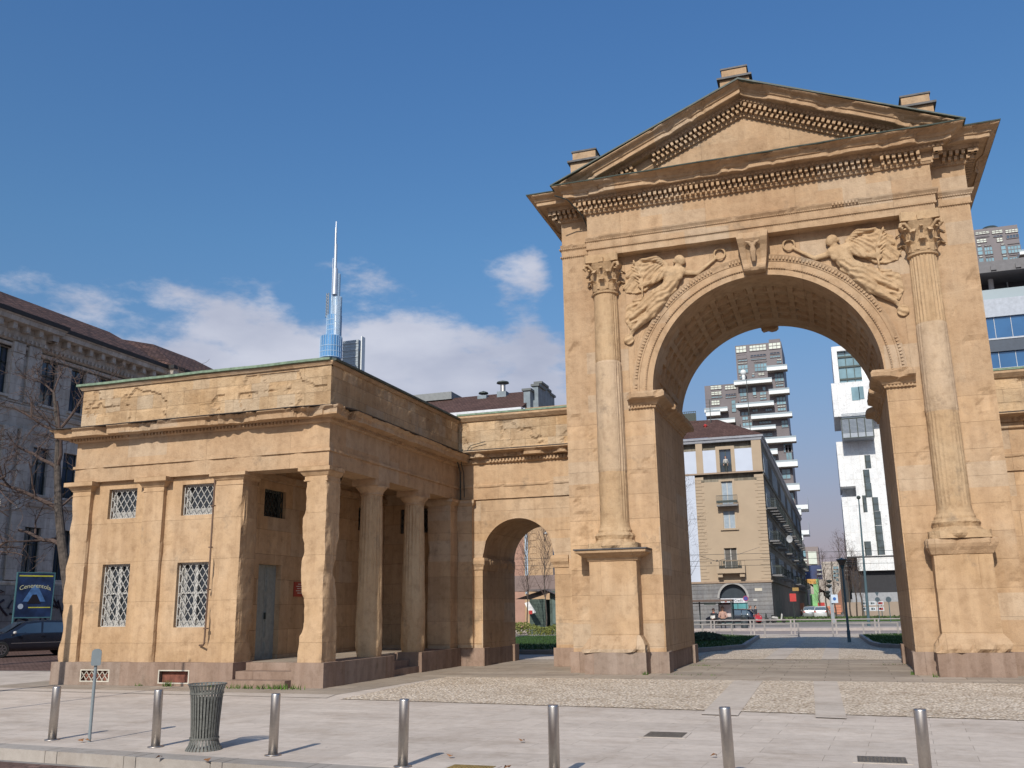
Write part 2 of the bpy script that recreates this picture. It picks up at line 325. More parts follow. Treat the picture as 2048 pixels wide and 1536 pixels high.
def relief(mb, axis, plane, u0, u1, z0, z1, disp, holes=(), step=.08, depth=.0, reveal=.25):
    """displaced wall face; axis 'y' faces -Y, 'x' faces +X; holes = rectangles with reveals"""
    ex = [h[0] for h in holes]+[h[1] for h in holes]; ez = [h[2] for h in holes]+[h[3] for h in holes]
    us = lines(u0, u1, step, ex); zs = lines(z0, z1, step, ez)
    def pt(u, z, d): return (u, plane-d, z) if axis == 'y' else (plane+d, u, z)
    def fade(u, z):
        d = min(u-u0, u1-u, z-z0, z1-z)
        for h in holes:
            dx = max(h[0]-u, 0, u-h[1]); dz = max(h[2]-z, 0, z-h[3]); d = min(d, math.hypot(dx, dz))
        return min(1, max(0, d/.10))
    vs = []; idx = {}
    for j, z in enumerate(zs):
        for i, u in enumerate(us): idx[i, j] = len(vs); vs.append(pt(u, z, disp(u, z)*fade(u, z)))
    fs = []
    for j in range(len(zs)-1):
        for i in range(len(us)-1):
            uc = (us[i]+us[i+1])/2; zc = (zs[j]+zs[j+1])/2
            if any(h[0] < uc < h[1] and h[2] < zc < h[3] for h in holes): continue
            fs.append((idx[i, j], idx[i+1, j], idx[i+1, j+1], idx[i, j+1]))
    mb.add(vs, fs)
    for a, b_, c, d_ in holes:
        r = -reveal
        mb.add([pt(a, c, 0), pt(b_, c, 0), pt(b_, d_, 0), pt(a, d_, 0), pt(a, c, r), pt(b_, c, r), pt(b_, d_, r), pt(a, d_, r)],
               [(0, 4, 5, 1), (1, 5, 6, 2), (2, 6, 7, 3), (3, 7, 4, 0)])
    if depth:
        r = -depth
        mb.add([pt(u0, z0, 0), pt(u1, z0, 0), pt(u1, z1, 0), pt(u0, z1, 0), pt(u0, z0, r), pt(u1, z0, r), pt(u1, z1, r), pt(u0, z1, r)],
               [(0, 4, 5, 1)[::-1], (1, 5, 6, 2)[::-1], (2, 6, 7, 3)[::-1], (3, 7, 4, 0)[::-1]])
def roughbox(mb, x0, x1, y0, y1, z0, z1, step=.1, amp=.012, edge=.06, ew=.18, seed=0, bias=.1, taper=None):
    cx, cy = (x0+x1)/2, (y0+y1)/2
    def fn(x, y, z):
        dx = min(x-x0, x1-x); dy = min(y-y0, y1-y)
        n = fbm(x+seed*7.3, y, z, 1.1, 4)+bias
        e = edge*max(0, n)*max(0, 1-(max(dx, 0)+max(dy, 0))/ew)
        a = amp*fbm(x*1+seed, y+5, z, 2.3, 4)
        sx = -1 if x > cx else 1; sy = -1 if y > cy else 1
        nx = x+sx*(e+(a if dx < 1e-4 else 0)); ny = y+sy*(e+(a if dy < 1e-4 else 0))
        if taper: nx, ny = taper(nx, ny, z)
        return nx, ny, z
    xs = lines(x0, x1, step); ys = lines(y0, y1, step); zs = lines(z0, z1, step*1.3)
    o = MB()
    def grid(A, B, f, flip):
        b = len(o.v)
        for q in B:
            for p in A: o.v.append(f(p, q))
        na = len(A)
        for j in range(len(B)-1):
            for i in range(na-1):
                q = (b+j*na+i, b+j*na+i+1, b+(j+1)*na+i+1, b+(j+1)*na+i); o.f.append(q[::-1] if flip else q)
    grid(xs, zs, lambda p, q: (p, y0, q), False); grid(xs, zs, lambda p, q: (p, y1, q), True)
    grid(ys, zs, lambda p, q: (x1, p, q), False); grid(ys, zs, lambda p, q: (x0, p, q), True)
    grid(xs, ys, lambda p, q: (p, q, z1), False); grid(xs, ys, lambda p, q: (p, q, z0), True)
    o.map(fn); mb.join(o)
def mitre(path, closed=False):
    n = len(path); out = []
    for i in range(n):
        ns = []
        for a, b in ((i-1, i), (i, i+1)):
            if not closed and (a < 0 or b >= n): continue
            p, q = path[a % n], path[b % n]; d = (q[0]-p[0], q[1]-p[1]); l = math.hypot(*d); ns.append((d[1]/l, -d[0]/l))
        if len(ns) == 1: out.append(ns[0])
        else:
            k = 1+ns[0][0]*ns[1][0]+ns[0][1]*ns[1][1]; out.append(((ns[0][0]+ns[1][0])/k, (ns[0][1]+ns[1][1])/k))
    return out
def sweep(mb, path, prof, step=.12, er=None, closed=False, cap=True):
    """moulding: profile (out, z) carried along a plan path, outward = right of travel, mitred corners"""
    ms = mitre(path, closed); rings = []; n = len(path); segs = n if closed else n-1
    for i in range(segs):
        a, b = path[i], path[(i+1) % n]; ma, mb_ = ms[i], ms[(i+1) % n]; l = math.dist(a, b); k = max(1, int(l/step))
        for j in range(k+(1 if (i == segs-1 and not closed) else 0)):
            t = j/k; ring = []
            for o, z in prof:
                pa = (a[0]+ma[0]*o, a[1]+ma[1]*o); pb = (b[0]+mb_[0]*o, b[1]+mb_[1]*o)
                x = pa[0]+(pb[0]-pa[0])*t; y = pa[1]+(pb[1]-pa[1])*t; zz = z
                if er:
                    e = er(x, y, z, o)
                    bx = a[0]+(b[0]-a[0])*t; by = a[1]+(b[1]-a[1])*t
                    x = bx+(x-bx)*(1-e[0]); y = by+(y-by)*(1-e[0]); zz = z+e[1]
                ring.append((x, y, zz))
            rings.append(ring)
    m = len(prof); vs = [p for r in rings for p in r]; fs = []
    nr = len(rings)
    for i in range(nr if closed else nr-1):
        for j in range(m-1):
            a = i*m+j; b = ((i+1) % nr)*m+j; fs.append((a, b, b+1, a+1))
    if cap and not closed: fs.append(tuple(range(m))[::-1][::-1]); fs.append(tuple(range((nr-1)*m, nr*m))[::-1])
    mb.add(vs, fs)
def dentils(mb, path, o0, o1, z0, z1, w, period, shift=0, miss=None, ms=None):
    ms = mitre(path)
    for i in range(len(path)-1):
        a, b = path[i], path[i+1]; l = math.dist(a, b); d = ((b[0]-a[0])/l, (b[1]-a[1])/l); nn = (d[1], -d[0])
        # run until the mitre at o1
        ext0 = (ms[i][0]*o1*d[0]+ms[i][1]*o1*d[1]); ext1 = (ms[i+1][0]*o1*d[0]+ms[i+1][1]*o1*d[1])
        s = ext0+shift; 
        while s+w < l+ext1-.01:
            x = a[0]+d[0]*(s+w/2); y = a[1]+d[1]*(s+w/2)
            if not (miss and miss(x, y, z0)):
                om = (o0+o1)/2; k = 1-.25*random.random()
                mb.obox((x+nn[0]*om, y+nn[1]*om, (z0+z1)/2), (d[0]*w/2*random.uniform(.86, 1.04), d[1]*w/2, 0) if abs(d[1]) < .01 else (0, d[1]*w/2, 0), (nn[0]*(o1-o0)/2*k, nn[1]*(o1-o0)/2*k, 0), (0, 0, (z1-z0)/2))
            s += period
def apply_remesh(o, voxel, smooth=6, decimate=None):
    m = o.modifiers.new('r', 'REMESH'); m.mode = 'VOXEL'; m.voxel_size = voxel
    s = o.modifiers.new('s', 'SMOOTH'); s.iterations = smooth; s.factor = .5
    dg = bpy.context.evaluated_depsgraph_get(); me = bpy.data.meshes.new_from_object(o.evaluated_get(dg))
    old = o.data; mats = list(old.materials); o.modifiers.clear(); o.data = me
    me.materials.clear(); [me.materials.append(x) for x in mats]
    me.polygons.foreach_set('use_smooth', [True]*len(me.polygons)); bpy.data.meshes.remove(old); return o
def text(body, size, mat, parent, loc, rot, name='lettering', ext=.004, align='CENTER', label=None):
    c = bpy.data.curves.new(name, 'FONT'); c.body = body; c.size = size; c.extrude = ext; c.align_x = align; c.align_y = 'CENTER'
    o = bpy.data.objects.new(name, c); ROOT.objects.link(o); o.data.materials.append(mat)
    dg = bpy.context.evaluated_depsgraph_get(); me = bpy.data.meshes.new_from_object(o.evaluated_get(dg)); bpy.data.objects.remove(o)
    me.materials.clear(); me.materials.append(mat); o = bpy.data.objects.new(name, me); ROOT.objects.link(o)
    o.rotation_euler = rot
    if parent is not None:
        o.parent = parent; w = Vector((0, 0, 0)); q = parent
        while q is not None: w += q.location; q = q.parent
        o.location = Vector(loc)-w
    else: o.location = loc
    if label: o['label'] = label
    return o
def lattice(mb, u0, u1, z0, z1, pu, pz, w, out0, out1, fn):
    """crossed bars clipped to a rectangle; fn maps (u, out, z) to space"""
    H = z1-z0; k = pu/pz
    def bar(ua, za, ub, zb):
        d = Vector((ub-ua, 0, zb-za)); l = d.length
        if l < .03: return
        d /= l; nrm = Vector((-d.z, 0, d.x))*(w/2); vs = []
        for o in (out0, out1):
            for (u, z, s) in ((ua, za, -1), (ub, zb, -1), (ub, zb, 1), (ua, za, 1)): vs.append(fn(u+nrm.x*s, o, z+nrm.z*s))
        mb.add(vs, [(0, 1, 2, 3), (7, 6, 5, 4), (0, 4, 5, 1), (1, 5, 6, 2), (2, 6, 7, 3), (3, 7, 4, 0)])
    n = int((u1-u0+H*k)/pu)+2
    for i in range(n):
        for sg in (1, -1):
            s = u0-H*k+i*pu if sg == 1 else u0+i*pu
            # u = s + sg*k*(z-z0)
            za, zb = z0, z1; ua = s; ub = s+sg*k*H
            if sg == 1:
                if ua < u0: za = z0+(u0-s)/k; ua = u0
                if ub > u1: zb = z0+(u1-s)/k; ub = u1
            else:
                if ua > u1: za = z0+(s-u1)/k; ua = u1
                if ub < u0: zb = z0+(s-u0)/k; ub = u0
            if zb-za > .02 and u0-1e-6 <= ua <= u1+1e-6: bar(ua, za, ub, zb)
random.seed(7)
# ================================================================ the triumphal arch
W, D, Wh, ZS = 2.96, 5.05, 5.43, 7.40       # half opening, depth, half width, springing
ZT = 13.38                                   # top of the horizontal cornice
arch = thing('triumphal_arch', 'monumental ochre sandstone arch with pediment, two engaged columns and a coffered vault', 'arch', (0, 0, 0))
def bite(x, y, z, o, s=1.3, amt=.55, th=.12):
    n = fbm(x*1.0, y+z*2.0, 3.3, s, 4); return amt*max(0, min(1, (n-th)*2.2))
# ---- piers (rough ashlar), each with its reveal
def pier_disp(u, z):
    row = math.floor(z/.62); n = noise.noise(Vector((row*3.1, math.floor((u+row*.5)/1.5)*2.7, 1)))
    d = .008*n+.010*fbm(u, 2, z, 1.6, 4); e = fbm(u, 9, z, 1.1, 4)
    if e > .38: d -= .035*min(1, (e-.38)*6)
    if abs(u) > 5.0 and e > .1: d -= .05*(e-.1)
    return d
for s in (-1, 1):
    b = MB()
    x0, x1 = (W, Wh) if s > 0 else (-Wh, -W)
    relief(b, 'y', 0, x0, x1, .5, 6.95, pier_disp, step=.085)
    b.add([(x0, 0, .5), (x1, 0, .5), (x1, D, .5), (x0, D, .5), (x0, 0, 11.41), (x1, 0, 11.41), (x1, D, 11.41), (x0, D, 11.41)], [(1, 2, 6, 5), (2, 3, 7, 6), (3, 0, 4, 7)])
    b.build('pier', SANDP, arch)
    # granite plinth
    b = MB(); pl = .075
    b.box(min(s*(W-pl), s*(Wh+pl)), max(s*(W-pl), s*(Wh+pl)), -pl, .55, 0, .53); b.box(min(s*(W+.04), s*(Wh+pl)), max(s*(W+.04), s*(Wh+pl)), .55, D-.55, 0, .53)
    b.box(min(s*(W-pl), s*(Wh+pl)), max(s*(W-pl), s*(Wh+pl)), D-.55, D+pl, 0, .53)
    b.box(s*4.17-.80, s*4.17+.80, -.65, -pl-.002, 0, .54)
    b.build('plinth', GRAN, arch)
    # impost carried through the opening
    b = MB(); xo = 3.66
    path = [(-xo, 0), (-W, 0), (-W, D), (-xo, D)] if s < 0 else [(xo, D), (W, D), (W, 0), (xo, 0)]
    prof = [(0, 6.94), (.05, 6.95), (.06, 7.02), (.10, 7.03), (.12, 7.08), (.20, 7.14), (.30, 7.17), (.34, 7.20), (.35, 7.30), (.30, 7.37), (0, 7.40)]
    def er(x, y, z, o):
        n = fbm(x, y, 4+s, 1.5, 4); return (max(0, min(.62, (n-.02)*1.5)), -.02*n)
    sweep(b, path, prof, .09, er)
    dd = b; dentils(dd, [path[0], path[1]] if s < 0 else [path[2], path[3]], .05, .085, 6.96, 7.03, .05, .085, 0); b.build('impost', SANDC, arch)
# ---- upper wall with the arch opening
b = MB()
nx = 120; xs = [-Wh+2*Wh*i/nx for i in range(nx+1)]
RA = 3.49; KNX = 0
def arcz(x, r): return ZS+math.sqrt(max(0, r*r-x*x)) if abs(x) < r else None
# columns of quads between the outer edge of the archivolt and the architrave
xs = lines(-Wh, Wh, .085, (-RA, RA)); vs = []; fs = []; NR = 34
for i, x in enumerate(xs):
    zb = arcz(x, RA-.02) or 6.95
    if abs(x) > RA-.02: zb = 6.95
    for j in range(NR+1):
        z = zb+(11.41-zb)*j/NR
        vs.append((x, -pier_disp(x, z)*(.4 if abs(x) < 3.6 else 1) * (0 if j in (0, NR) or i in (0, len(xs)-1) else 1), z))
for i in range(len(xs)-1):
    for j in range(NR): a = i*(NR+1)+j; fs.append((a, a+NR+1, a+NR+2, a+1))
b.add(vs, fs)
b.build('spandrel_wall', SANDC, arch)
# ---- archivolt: stepped bands swept round the arc
def arc_sweep(mb, prof, n=90, a0=0, a1=math.pi, er=None, y0=0):
    rings = []
    for i in range(n+1):
        a = a0+(a1-a0)*i/n; rg = []
        for r, o in prof:
            e = er(a, r, o) if er else 0
            rg.append((r*math.cos(a), y0-o*(1-e), ZS+r*math.sin(a)))
        rings.append(rg)
    m = len(prof); vs = [p for r in rings for p in r]
    mb.add(vs, [(i*m+j, (i+1)*m+j, (i+1)*m+j+1, i*m+j+1)[::-1] for i in range(n) for j in range(m-1)])
b = MB()
arc_sweep(b, [(W, -.02), (W, .03), (3.12, .03), (3.125, .05), (3.17, .06), (3.175, .045), (3.33, .05), (3.335, .07), (3.40, .085), (3.47, .12), (RA+.01, .13), (RA+.015, -.03)], er=lambda a, r, o: max(0, .3*fbm(a*6, r, 7, 1, 3)) if r > 3.3 else 0)
for k in range(150):
    a = math.pi*(k+.5)/150
    if fbm(a*5, 1, 2) > .42: continue
    c, s_ = math.cos(a), math.sin(a)
    b.obox((3.15*c, -.068, ZS+3.15*s_), (.018*c, 0, .018*s_), (0, .014, 0), (-.02*s_, 0, .02*c))
for k in range(120):
    a = math.pi*(k+.5)/120
    if fbm(a*4, 5, 8) > .25: continue
    c, s_ = math.cos(a), math.sin(a)
    b.obox((3.42*c, -.098, ZS+3.42*s_), (.038*c, 0, .038*s_), (0, .022, 0), (-.022*s_, 0, .022*c))
b.build('archivolt', SANDC, arch)
# ---- coffered barrel vault
def vault(mb, R0, y0, y1, rows, cols, xc=0, zs=ZS, rib=.85, dep=.10, a0=0, a1=math.pi, inner=True, ribw=.10):
    # angular / depth grid with sunk coffers
    ya = [y0, y0+rib]; cw = (y1-y0-2*rib)/rows
    ys = [(y0, 0), (y0+rib, 0)]
    for r in range(rows):
        s0 = y0+rib+r*cw; ys += [(s0+ribw, 0), (s0+ribw+.04, 1), (s0+cw/2-.16, 1), (s0+cw/2-.10, 2), (s0+cw/2+.10, 2), (s0+cw/2+.16, 1), (s0+cw-ribw-.04, 1), (s0+cw-ribw, 0)]
    ys += [(y1-rib, 0), (y1, 0)]
    an = []; ca = (a1-a0)/cols
    for c in range(cols):
        s0 = a0+c*ca; w_ = ribw/R0
        an += [(s0, 0), (s0+w_, 0), (s0+w_+.012, 1), (s0+ca/2-.045, 1), (s0+ca/2-.028, 2), (s0+ca/2+.028, 2), (s0+ca/2+.045, 1), (s0+ca-w_-.012, 1), (s0+ca-w_, 0)]
    an.append((a1, 0)); vs = []; m = len(ys)
    for a, f in an:
        for y, g in ys:
            d = 0
            if f and g: d = dep*(.55 if (f == 2 and g == 2) else 1)
            r = R0+d; vs.append((xc+r*math.cos(a), y, zs+r*math.sin(a)))
    mb.add(vs, [(i*m+j, i*m+j+1, (i+1)*m+j+1, (i+1)*m+j) for i in range(len(an)-1) for j in range(m-1)])
b = MB(); vault(b, W, 0.0, D, 5, 17, dep=.085, ribw=.075); b.build('coffered_vault', SANDC, arch)
b = MB()  # rear face of the arch ring and wall
vs = []; fs = []; n = 60
for i in range(n+1):
    a = math.pi*i/n; vs += [(W*math.cos(a), D, ZS+W*math.sin(a)), (max(-Wh, min(Wh, 6.2*math.cos(a))), D, min(11.41, ZS+6.2*math.sin(a)))]
for i in range(n): fs.append((2*i, 2*i+1, 2*i+3, 2*i+2))
b.add(vs, fs); b.build('rear_wall', SANDP, arch)
# rear keystone boss seen under the crown
b = MB(); b.prismy([(-.26, 10.33), (-.2, 10.26), (-.05, 10.29), (.06, 10.25), (.2, 10.27), (.27, 10.33), (.3, 11.2), (-.3, 11.2)], D+.002, D+.3); b.build('rear_keystone', SANDC, arch)
# ---- keystone: scrolled console
b = MB()
prof = [(0, 11.41), (.62, 11.41), (.64, 11.24), (.58, 11.15), (.50, 11.05), (.42, 10.9), (.36, 10.72), (.36, 10.6), (.40, 10.50), (.36, 10.42), (.26, 10.38), (.12, 10.40), (0, 10.42)]
n = len(prof)
def kw(z): return .28+.13*(z-10.4)/.93
for (f0, f1, inset) in ((-1, -.55, 0), (-.55, .55, .05), (.55, 1, 0)):
    vs = []
    for f in (f0, f1):
        for o, z in prof: vs.append((f*kw(z), -max(0, o-(inset if 0 < o else 0)), z))
    b.add(vs, [tuple(range(n)), tuple(range(n, 2*n))[::-1]]+[(i, n+i, n+(i+1) % n, (i+1) % n) for i in range(n)])
for s in (-1, 1):
    for r in (.115, .065):
        o = MB(); o.lathe([(r, -.09), (r*1.05, 0), (r, .09)], n=14); o.map(lambda x, y, z: (s*.2+z, -.30-x*1.0-(.115-r)*.6, 10.50+y)); b.join(o)
b.tube([(0, -.46, 10.62), (0, -.50, 10.9), (0, -.58, 11.12)], [.05, .09, .03], 8)
for s in (-1, 1): b.tube([(0, -.52, 11.0), (s*.08, -.56, 11.12), (s*.18, -.60, 11.15)], [.05, .045, .02], 7)
b.build('keystone', SANDC, arch)
# ---- engaged columns on pedestals
def er3(x, y, z, k=.05):
    n = fbm(x, y, z, 1.7, 5); return k*n
for s in (-1, 1):
    cx, cy = s*4.17, -.05
    b = MB(); roughbox(b, cx-.635, cx+.635, -.50, .02, .94, 2.86, .07, .008, .035, .10, seed=s+3, bias=.05)
    ped = b.build('pedestal', SANDG, arch)
    b = MB()
    prof = [(.30, .54), (.285, .62), (.22, .74), (.10, .86), (.03, .93), (0, .96)]
    path = [(cx-.635, 0), (cx-.635, -.5), (cx+.635, -.5), (cx+.635, 0)]
    prof = [(max(0, o-.13), z) for o, z in prof]
    prof = [(.16, .54)]+[(.16, .62), (.13, .72), (.07, .84), (.02, .93), (-.02, .97)]
    sweep(b, path, prof, .06, lambda x, y, z, o: (max(-.4, fbm(x, y, z, 2.4, 4)*1.0), .02*fbm(x, y, z, 3)) if o > 0 else (0, 0))
    b.box(cx-.60, cx+.60, -.46, 0, .54, .97)
    b.build('base_moulding', SANDC, ped)
    b = MB()
    prof = [(-.02, 2.84), (.03, 2.85), (.05, 2.92), (.16, 2.97), (.24, 3.03), (.30, 3.05), (.31, 3.11), (0, 3.12)]
    if s > 0: prof = [(-.02, 2.74), (.03, 2.76), (.07, 2.84), (.12, 2.92), (.15, 3.0), (.15, 3.08), (.10, 3.12), (0, 3.125)]
    def er(x, y, z, o):
        n = fbm(x*1.2, y, 11+s, 2.2, 4); k = .75 if (s > 0) else .55
        return (max(0, min(.9, (n+.15)*k)) if .02 < o < .3 else 0, 0)
    sweep(b, path, prof, .05, er); b.box(cx-.62, cx+.62, -.48, 0, 2.86, 3.12)
    b.build('cap_moulding', SANDC, ped)
    b = MB()
    if s < 0:
        b.prism([(cx-.97, 0), (cx-.97, -.84), (cx+.97, -.84), (cx+.97, 0)], 3.122, 3.155); b.build('lead_flashing', LEAD, ped)
    # attic base (badly worn)
    b = MB()
    def rad(r, z, a): return r*(1+.10*fbm(math.cos(a)*1.5+s, math.sin(a)*1.5, z*2, 1.2, 4)*(1 if r > .42 else .25))
    pr = [(.60, 0), (.64, .04), (.66, .10), (.64, .17), (.56, .22), (.52, .27), (.53, .33), (.545, .38), (.50, .44), (.455, .47), (.45, .52), (.415, .60), (.395, .70), (.39, .78)]
    b.lathe(pr, cx, cy, 56, 3.13, rad); colb = MB(); b2 = b
    roughbox(b2, cx-.68, cx+.68, -.66 if s > 0 else -.62, 0, 3.12+(.04 if s < 0 else 0), 3.3, .06, .02, .10, .25, seed=s*5, bias=.2)
    b2.build('column_base', SANDF, arch)
    # shaft with worn flutes
    z0, z1 = 3.88, 10.30; b = MB(); nz = 110; na = 120
    joints = (6.2, 8.5) if s > 0 else (8.3, 5.2)
    def shaft_r(z): t = (z-z0)/(z1-z0); return .388-.055*t**1.6
    def flute(z, a):
        deg = math.degrees(a) % 360
        if s < 0:
            m = 1.0 if (312 < deg or deg < 60) else .10
            if z < 5.2: m *= .8
        else:
            m = .95 if z > 8.5 else (.05 if z > 6.2 else .45)
            if 6.2 < z < 8.5 and (deg > 318 or deg < 222): m = .45
        m *= .75+.5*fbm(math.cos(a), math.sin(a), z, 1.5, 3); return max(0, m)
    vs = []
    for j in range(nz+1):
        z = z0+(z1-z0)*j/nz
        for i in range(na):
            a = 2*math.pi*i/na; r = shaft_r(z)
            if i % 5 in (2, 3): r -= .024*flute(z, a)
            elif i % 5 in (1, 4): r -= .012*flute(z, a)
            r += .007*fbm(math.cos(a), math.sin(a), z, 2, 4)
            if any(abs(z-q) < .03 for q in joints): r -= .010
            if s > 0 and 6.2 < z < 8.5: r += .008
            if s < 0 and 5.2 < z < 8.3: r += .006
            vs.append((cx+r*math.cos(a), cy+r*math.sin(a), z))
    b.add(vs, [(j*na+i, j*na+(i+1) % na, (j+1)*na+(i+1) % na, (j+1)*na+i) for j in range(nz) for i in range(na)])
    b.lathe([(.34, 0), (.375, .02), (.38, .06), (.35, .08)], cx, cy, 40, 10.27)
    o = b.build('column_shaft', SANDF, arch, 'shaft with a paler repaired drum' if s > 0 else None); o.data.materials.append(SANDD)
    lo, hi = (6.2, 8.5) if s > 0 else (5.2, 8.3)
    for f_ in o.data.polygons:
        if lo < f_.center.z < hi: f_.material_index = 1
    # corinthian capital
    b = MB(); b.lathe([(.32, 10.34), (.325, 10.6), (.36, 10.85), (.46, 11.08), (.50, 11.16)], cx, cy, 32)
    def leaf(a, zb, h, w, r0, curl):
        vs = []; m = 7
        for j in range(m+1):
            t = j/m; r = r0+.05*t+curl*max(0, t-.55)**1.5*2.6; z = zb+h*(t if t < .86 else .86-(t-.86)*1.2)
            ww = 1.45*w*(1-.55*t**2)*(.7+.5*math.sin(min(1, t*1.3)*math.pi)) * (1+.22*math.sin(j*3.1))
            for k in (-2, -1, 0, 1, 2):
                aa = a+k/2*ww/2/r; rr = r+.028*(1-abs(k)/2)+.018*noise.noise(Vector((a*9+k, z*9, s)))
                vs.append((cx+rr*math.cos(aa), cy+rr*math.sin(aa), z))
        q = len(vs)
        for j in range(m+1):
            for k in range(5):
                x, y, z = vs[j*5+k]; dx, dy = x-cx, y-cy; l = math.hypot(dx, dy); vs.append((x-dx/l*.03, y-dy/l*.03, z))
        f = []
        for j in range(m):
            for k in range(4): p = j*5+k; f.append((p, p+1, p+6, p+5)); f.append((q+p+5, q+p+6, q+p+1, q+p))
        for j in range(m): f.append((j*5+5, j*5, q+j*5, q+j*5+5)[::-1]); f.append((j*5+4, j*5+9, q+j*5+9, q+j*5+4)[::-1])
        f.append((m*5, m*5+1, m*5+2, m*5+3, m*5+4, q+m*5+4, q+m*5+3, q+m*5+2, q+m*5+1, q+m*5)[::-1])
        b.add(vs, f)
    random.seed(11+s)
    for k in range(8):
        wv = 1 if not (s < 0 and k in (5, 6)) else .6
        leaf(-math.pi/2+k*math.pi/4, 10.36, .36, .26, .335, .22*wv)
        leaf(-math.pi/2+(k+.5)*math.pi/4, 10.40, .60, .24, .345, .26*wv)
        leaf(-math.pi/2+k*math.pi/4, 10.66, .40, .14, .37, .20*wv)
    for sx in (-1, 1):
        for sy in (-1, 1):
            d = Vector((sx, sy, 0)).normalized(); p0 = Vector((cx, cy, 10.72)); 
            for off in (-.05, .05):
                dd = Vector((-d.y, d.x, 0))*off
                b.tube([p0+d*.36+dd*2.2, p0+d*.44+dd*1.6+Vector((0, 0, .22)), p0+d*.58+dd+Vector((0, 0, .37)), p0+d*.67+Vector((0, 0, .36)), p0+d*.70+Vector((0, 0, .27)), p0+d*.64+Vector((0, 0, .22)), p0+d*.61+Vector((0, 0, .29))], [.03, .035, .04, .042, .04, .035, .02], 7)
    ab = []
    for i in range(4):
        c0 = -math.pi/4*3+i*math.pi/2; c1 = c0+math.pi/2
        A = (.70*math.cos(c0), .70*math.sin(c0)); B_ = (.70*math.cos(c1), .70*math.sin(c1)); mdir = ((A[0]+B_[0])/2, (A[1]+B_[1])/2); ml = math.hypot(*mdir)
        for t in (.06, .25, .5, .75, .94):
            x = A[0]+(B_[0]-A[0])*t; y = A[1]+(B_[1]-A[1])*t; k = -.09*math.sin(math.pi*t); ab.append((cx+x+mdir[0]/ml*k, cy+y+mdir[1]/ml*k))
    b.prism(ab, 11.17, 11.405)
    b.obox((cx, cy-.46, 11.22), (.07, 0, 0), (0, .05, 0), (0, 0, .07))
    b.build('capital', SANDF, arch)
# ---- entablature with ressaut
EP = [(-Wh, D+.0), (-Wh, 0), (-4.57, 0), (-4.57, -.35), (4.57, -.35), (4.57, 0), (Wh, 0), (Wh, D)]
EPc = EP                                    # outward = right of travel
def wob(amt=.3, s=2.0, th=.15, sd=0): return lambda x, y, z, o: ((amt*max(0, min(1, (fbm(x+sd, y, z*.4, s, 4)-th)*2.5))) if o > .02 else 0, .008*fbm(x, y, z, 2))
b = MB(); sweep(b, EPc, [(0, 11.41), (.0, 11.61), (.025, 11.62), (.035, 11.66), (.035, 11.84), (.05, 11.85), (.07, 11.88), (.12, 11.95), (.13, 11.99), (.0, 12.02)], .1, wob(.7, 1.6, .18))
dentils(b, EPc, .02, .05, 11.61, 11.65, .035, .06); dentils(b, EPc, .04, .075, 11.85, 11.885, .035, .06)
dentils(b, EPc, .075, .13, 11.89, 11.965, .05, .085, miss=lambda x, y, z: fbm(x, 0, 5, .5) > .0 or abs(x-1.6) > 3.2)
b.add([(-4.57, -.35, 11.41), (4.57, -.35, 11.41), (4.57, 0.0, 11.41), (-4.57, 0.0, 11.41)], [(0, 3, 2, 1)])
ent = b.build('architrave', SANDC, arch)
b = MB(); sweep(b, EPc, [(.0, 12.02), (0, 12.70)], .5); b.build('frieze', SANDC, arch)
b = MB()
CORN = [(.0, 12.70), (.04, 12.70), (.07, 12.75), (.09, 12.765), (.09, 13.0), (.30, 13.01), (.32, 13.09), (.34, 13.10), (.34, 13.115), (.54, 13.13), (.56, 13.10), (.58, 13.115), (.58, 13.21), (.62, 13.225), (.66, 13.29), (.77, 13.335), (.80, 13.36), (.80, ZT), (0, ZT)]
def cer(x, y, z, o):
    if o < .53: return (0, 0)
    n = fbm(x, y*1.3, 2.0, 1.1, 5); m = fbm(x, y, 9, 5, 3)
    return (max(0, min(.22, (n-.05)*.42)) * (0 if z > ZT-.01 else 1)+.012*m, .012*fbm(x, y, z, 1.5))
sweep(b, EPc, CORN, .08, cer)
miss = lambda x, y, z: fbm(x, y, 12, .9, 3) > .34
dentils(b, EPc, .07, .33, 12.885, 12.99, .082, .145, .02, miss); dentils(b, EPc, .07, .23, 12.775, 12.875, .078, .145, .09, miss)
dentils(b, EPc, .03, .085, 12.705, 12.76, .045, .0725, .0, miss)
dentils(b, EPc, .28, .345, 13.02, 13.085, .06, .105, .0, lambda x, y, z: fbm(x, y, 17, .8, 3) > .3)
b.build('cornice', SANDC, arch)
b = MB(); sweep(b, EPc, [(.0, ZT+.002), (.82, ZT+.002), (.83, ZT+.03), (0, ZT+.04)], .5, lambda x, y, z, o: (0, .015*fbm(x, y, 1, .8))); b.build('cornice_flashing', COPPERD, arch)
# ---- pediment
TS = math.atan2(2.34, 5.38); cs, sn = math.cos(TS), math.sin(TS); ZB = ZT-.785      # baseline of the raking cornice
b = MB(); b.prismy([(-4.95, ZT), (4.95, ZT), (0, ZB+2.34+.10)], -.35, .2); b.build('tympanum', SANDC, arch)
def rake(mb, prof, s, er=None, dent=()):
    o = MB(); Ls = 5.38/cs+.36
    sweep(o, [(0, 0), (Ls, 0)], prof, .09, er)
    for (o0, o1, z0, z1, w, per, sh, ms) in dent: dentils(o, [(0, 0), (Ls, 0)], o0, o1, z0, z1, w, per, sh, ms)
    def f(u, y, h):
        x = -5.38+u*cs-h*sn; z = ZB+u*sn+h*cs
        if x > 0: t = x/cs; x -= t*cs; z -= t*sn
        x = max(x, -5.36)
        return ((x if s < 0 else -x), -.35+y, max(z, ZT-.02))
    o.map(f)
    if s > 0: o.flip()
    mb.join(o)
RAKE = [(o, z-12.70) for o, z in CORN]
b = MB()
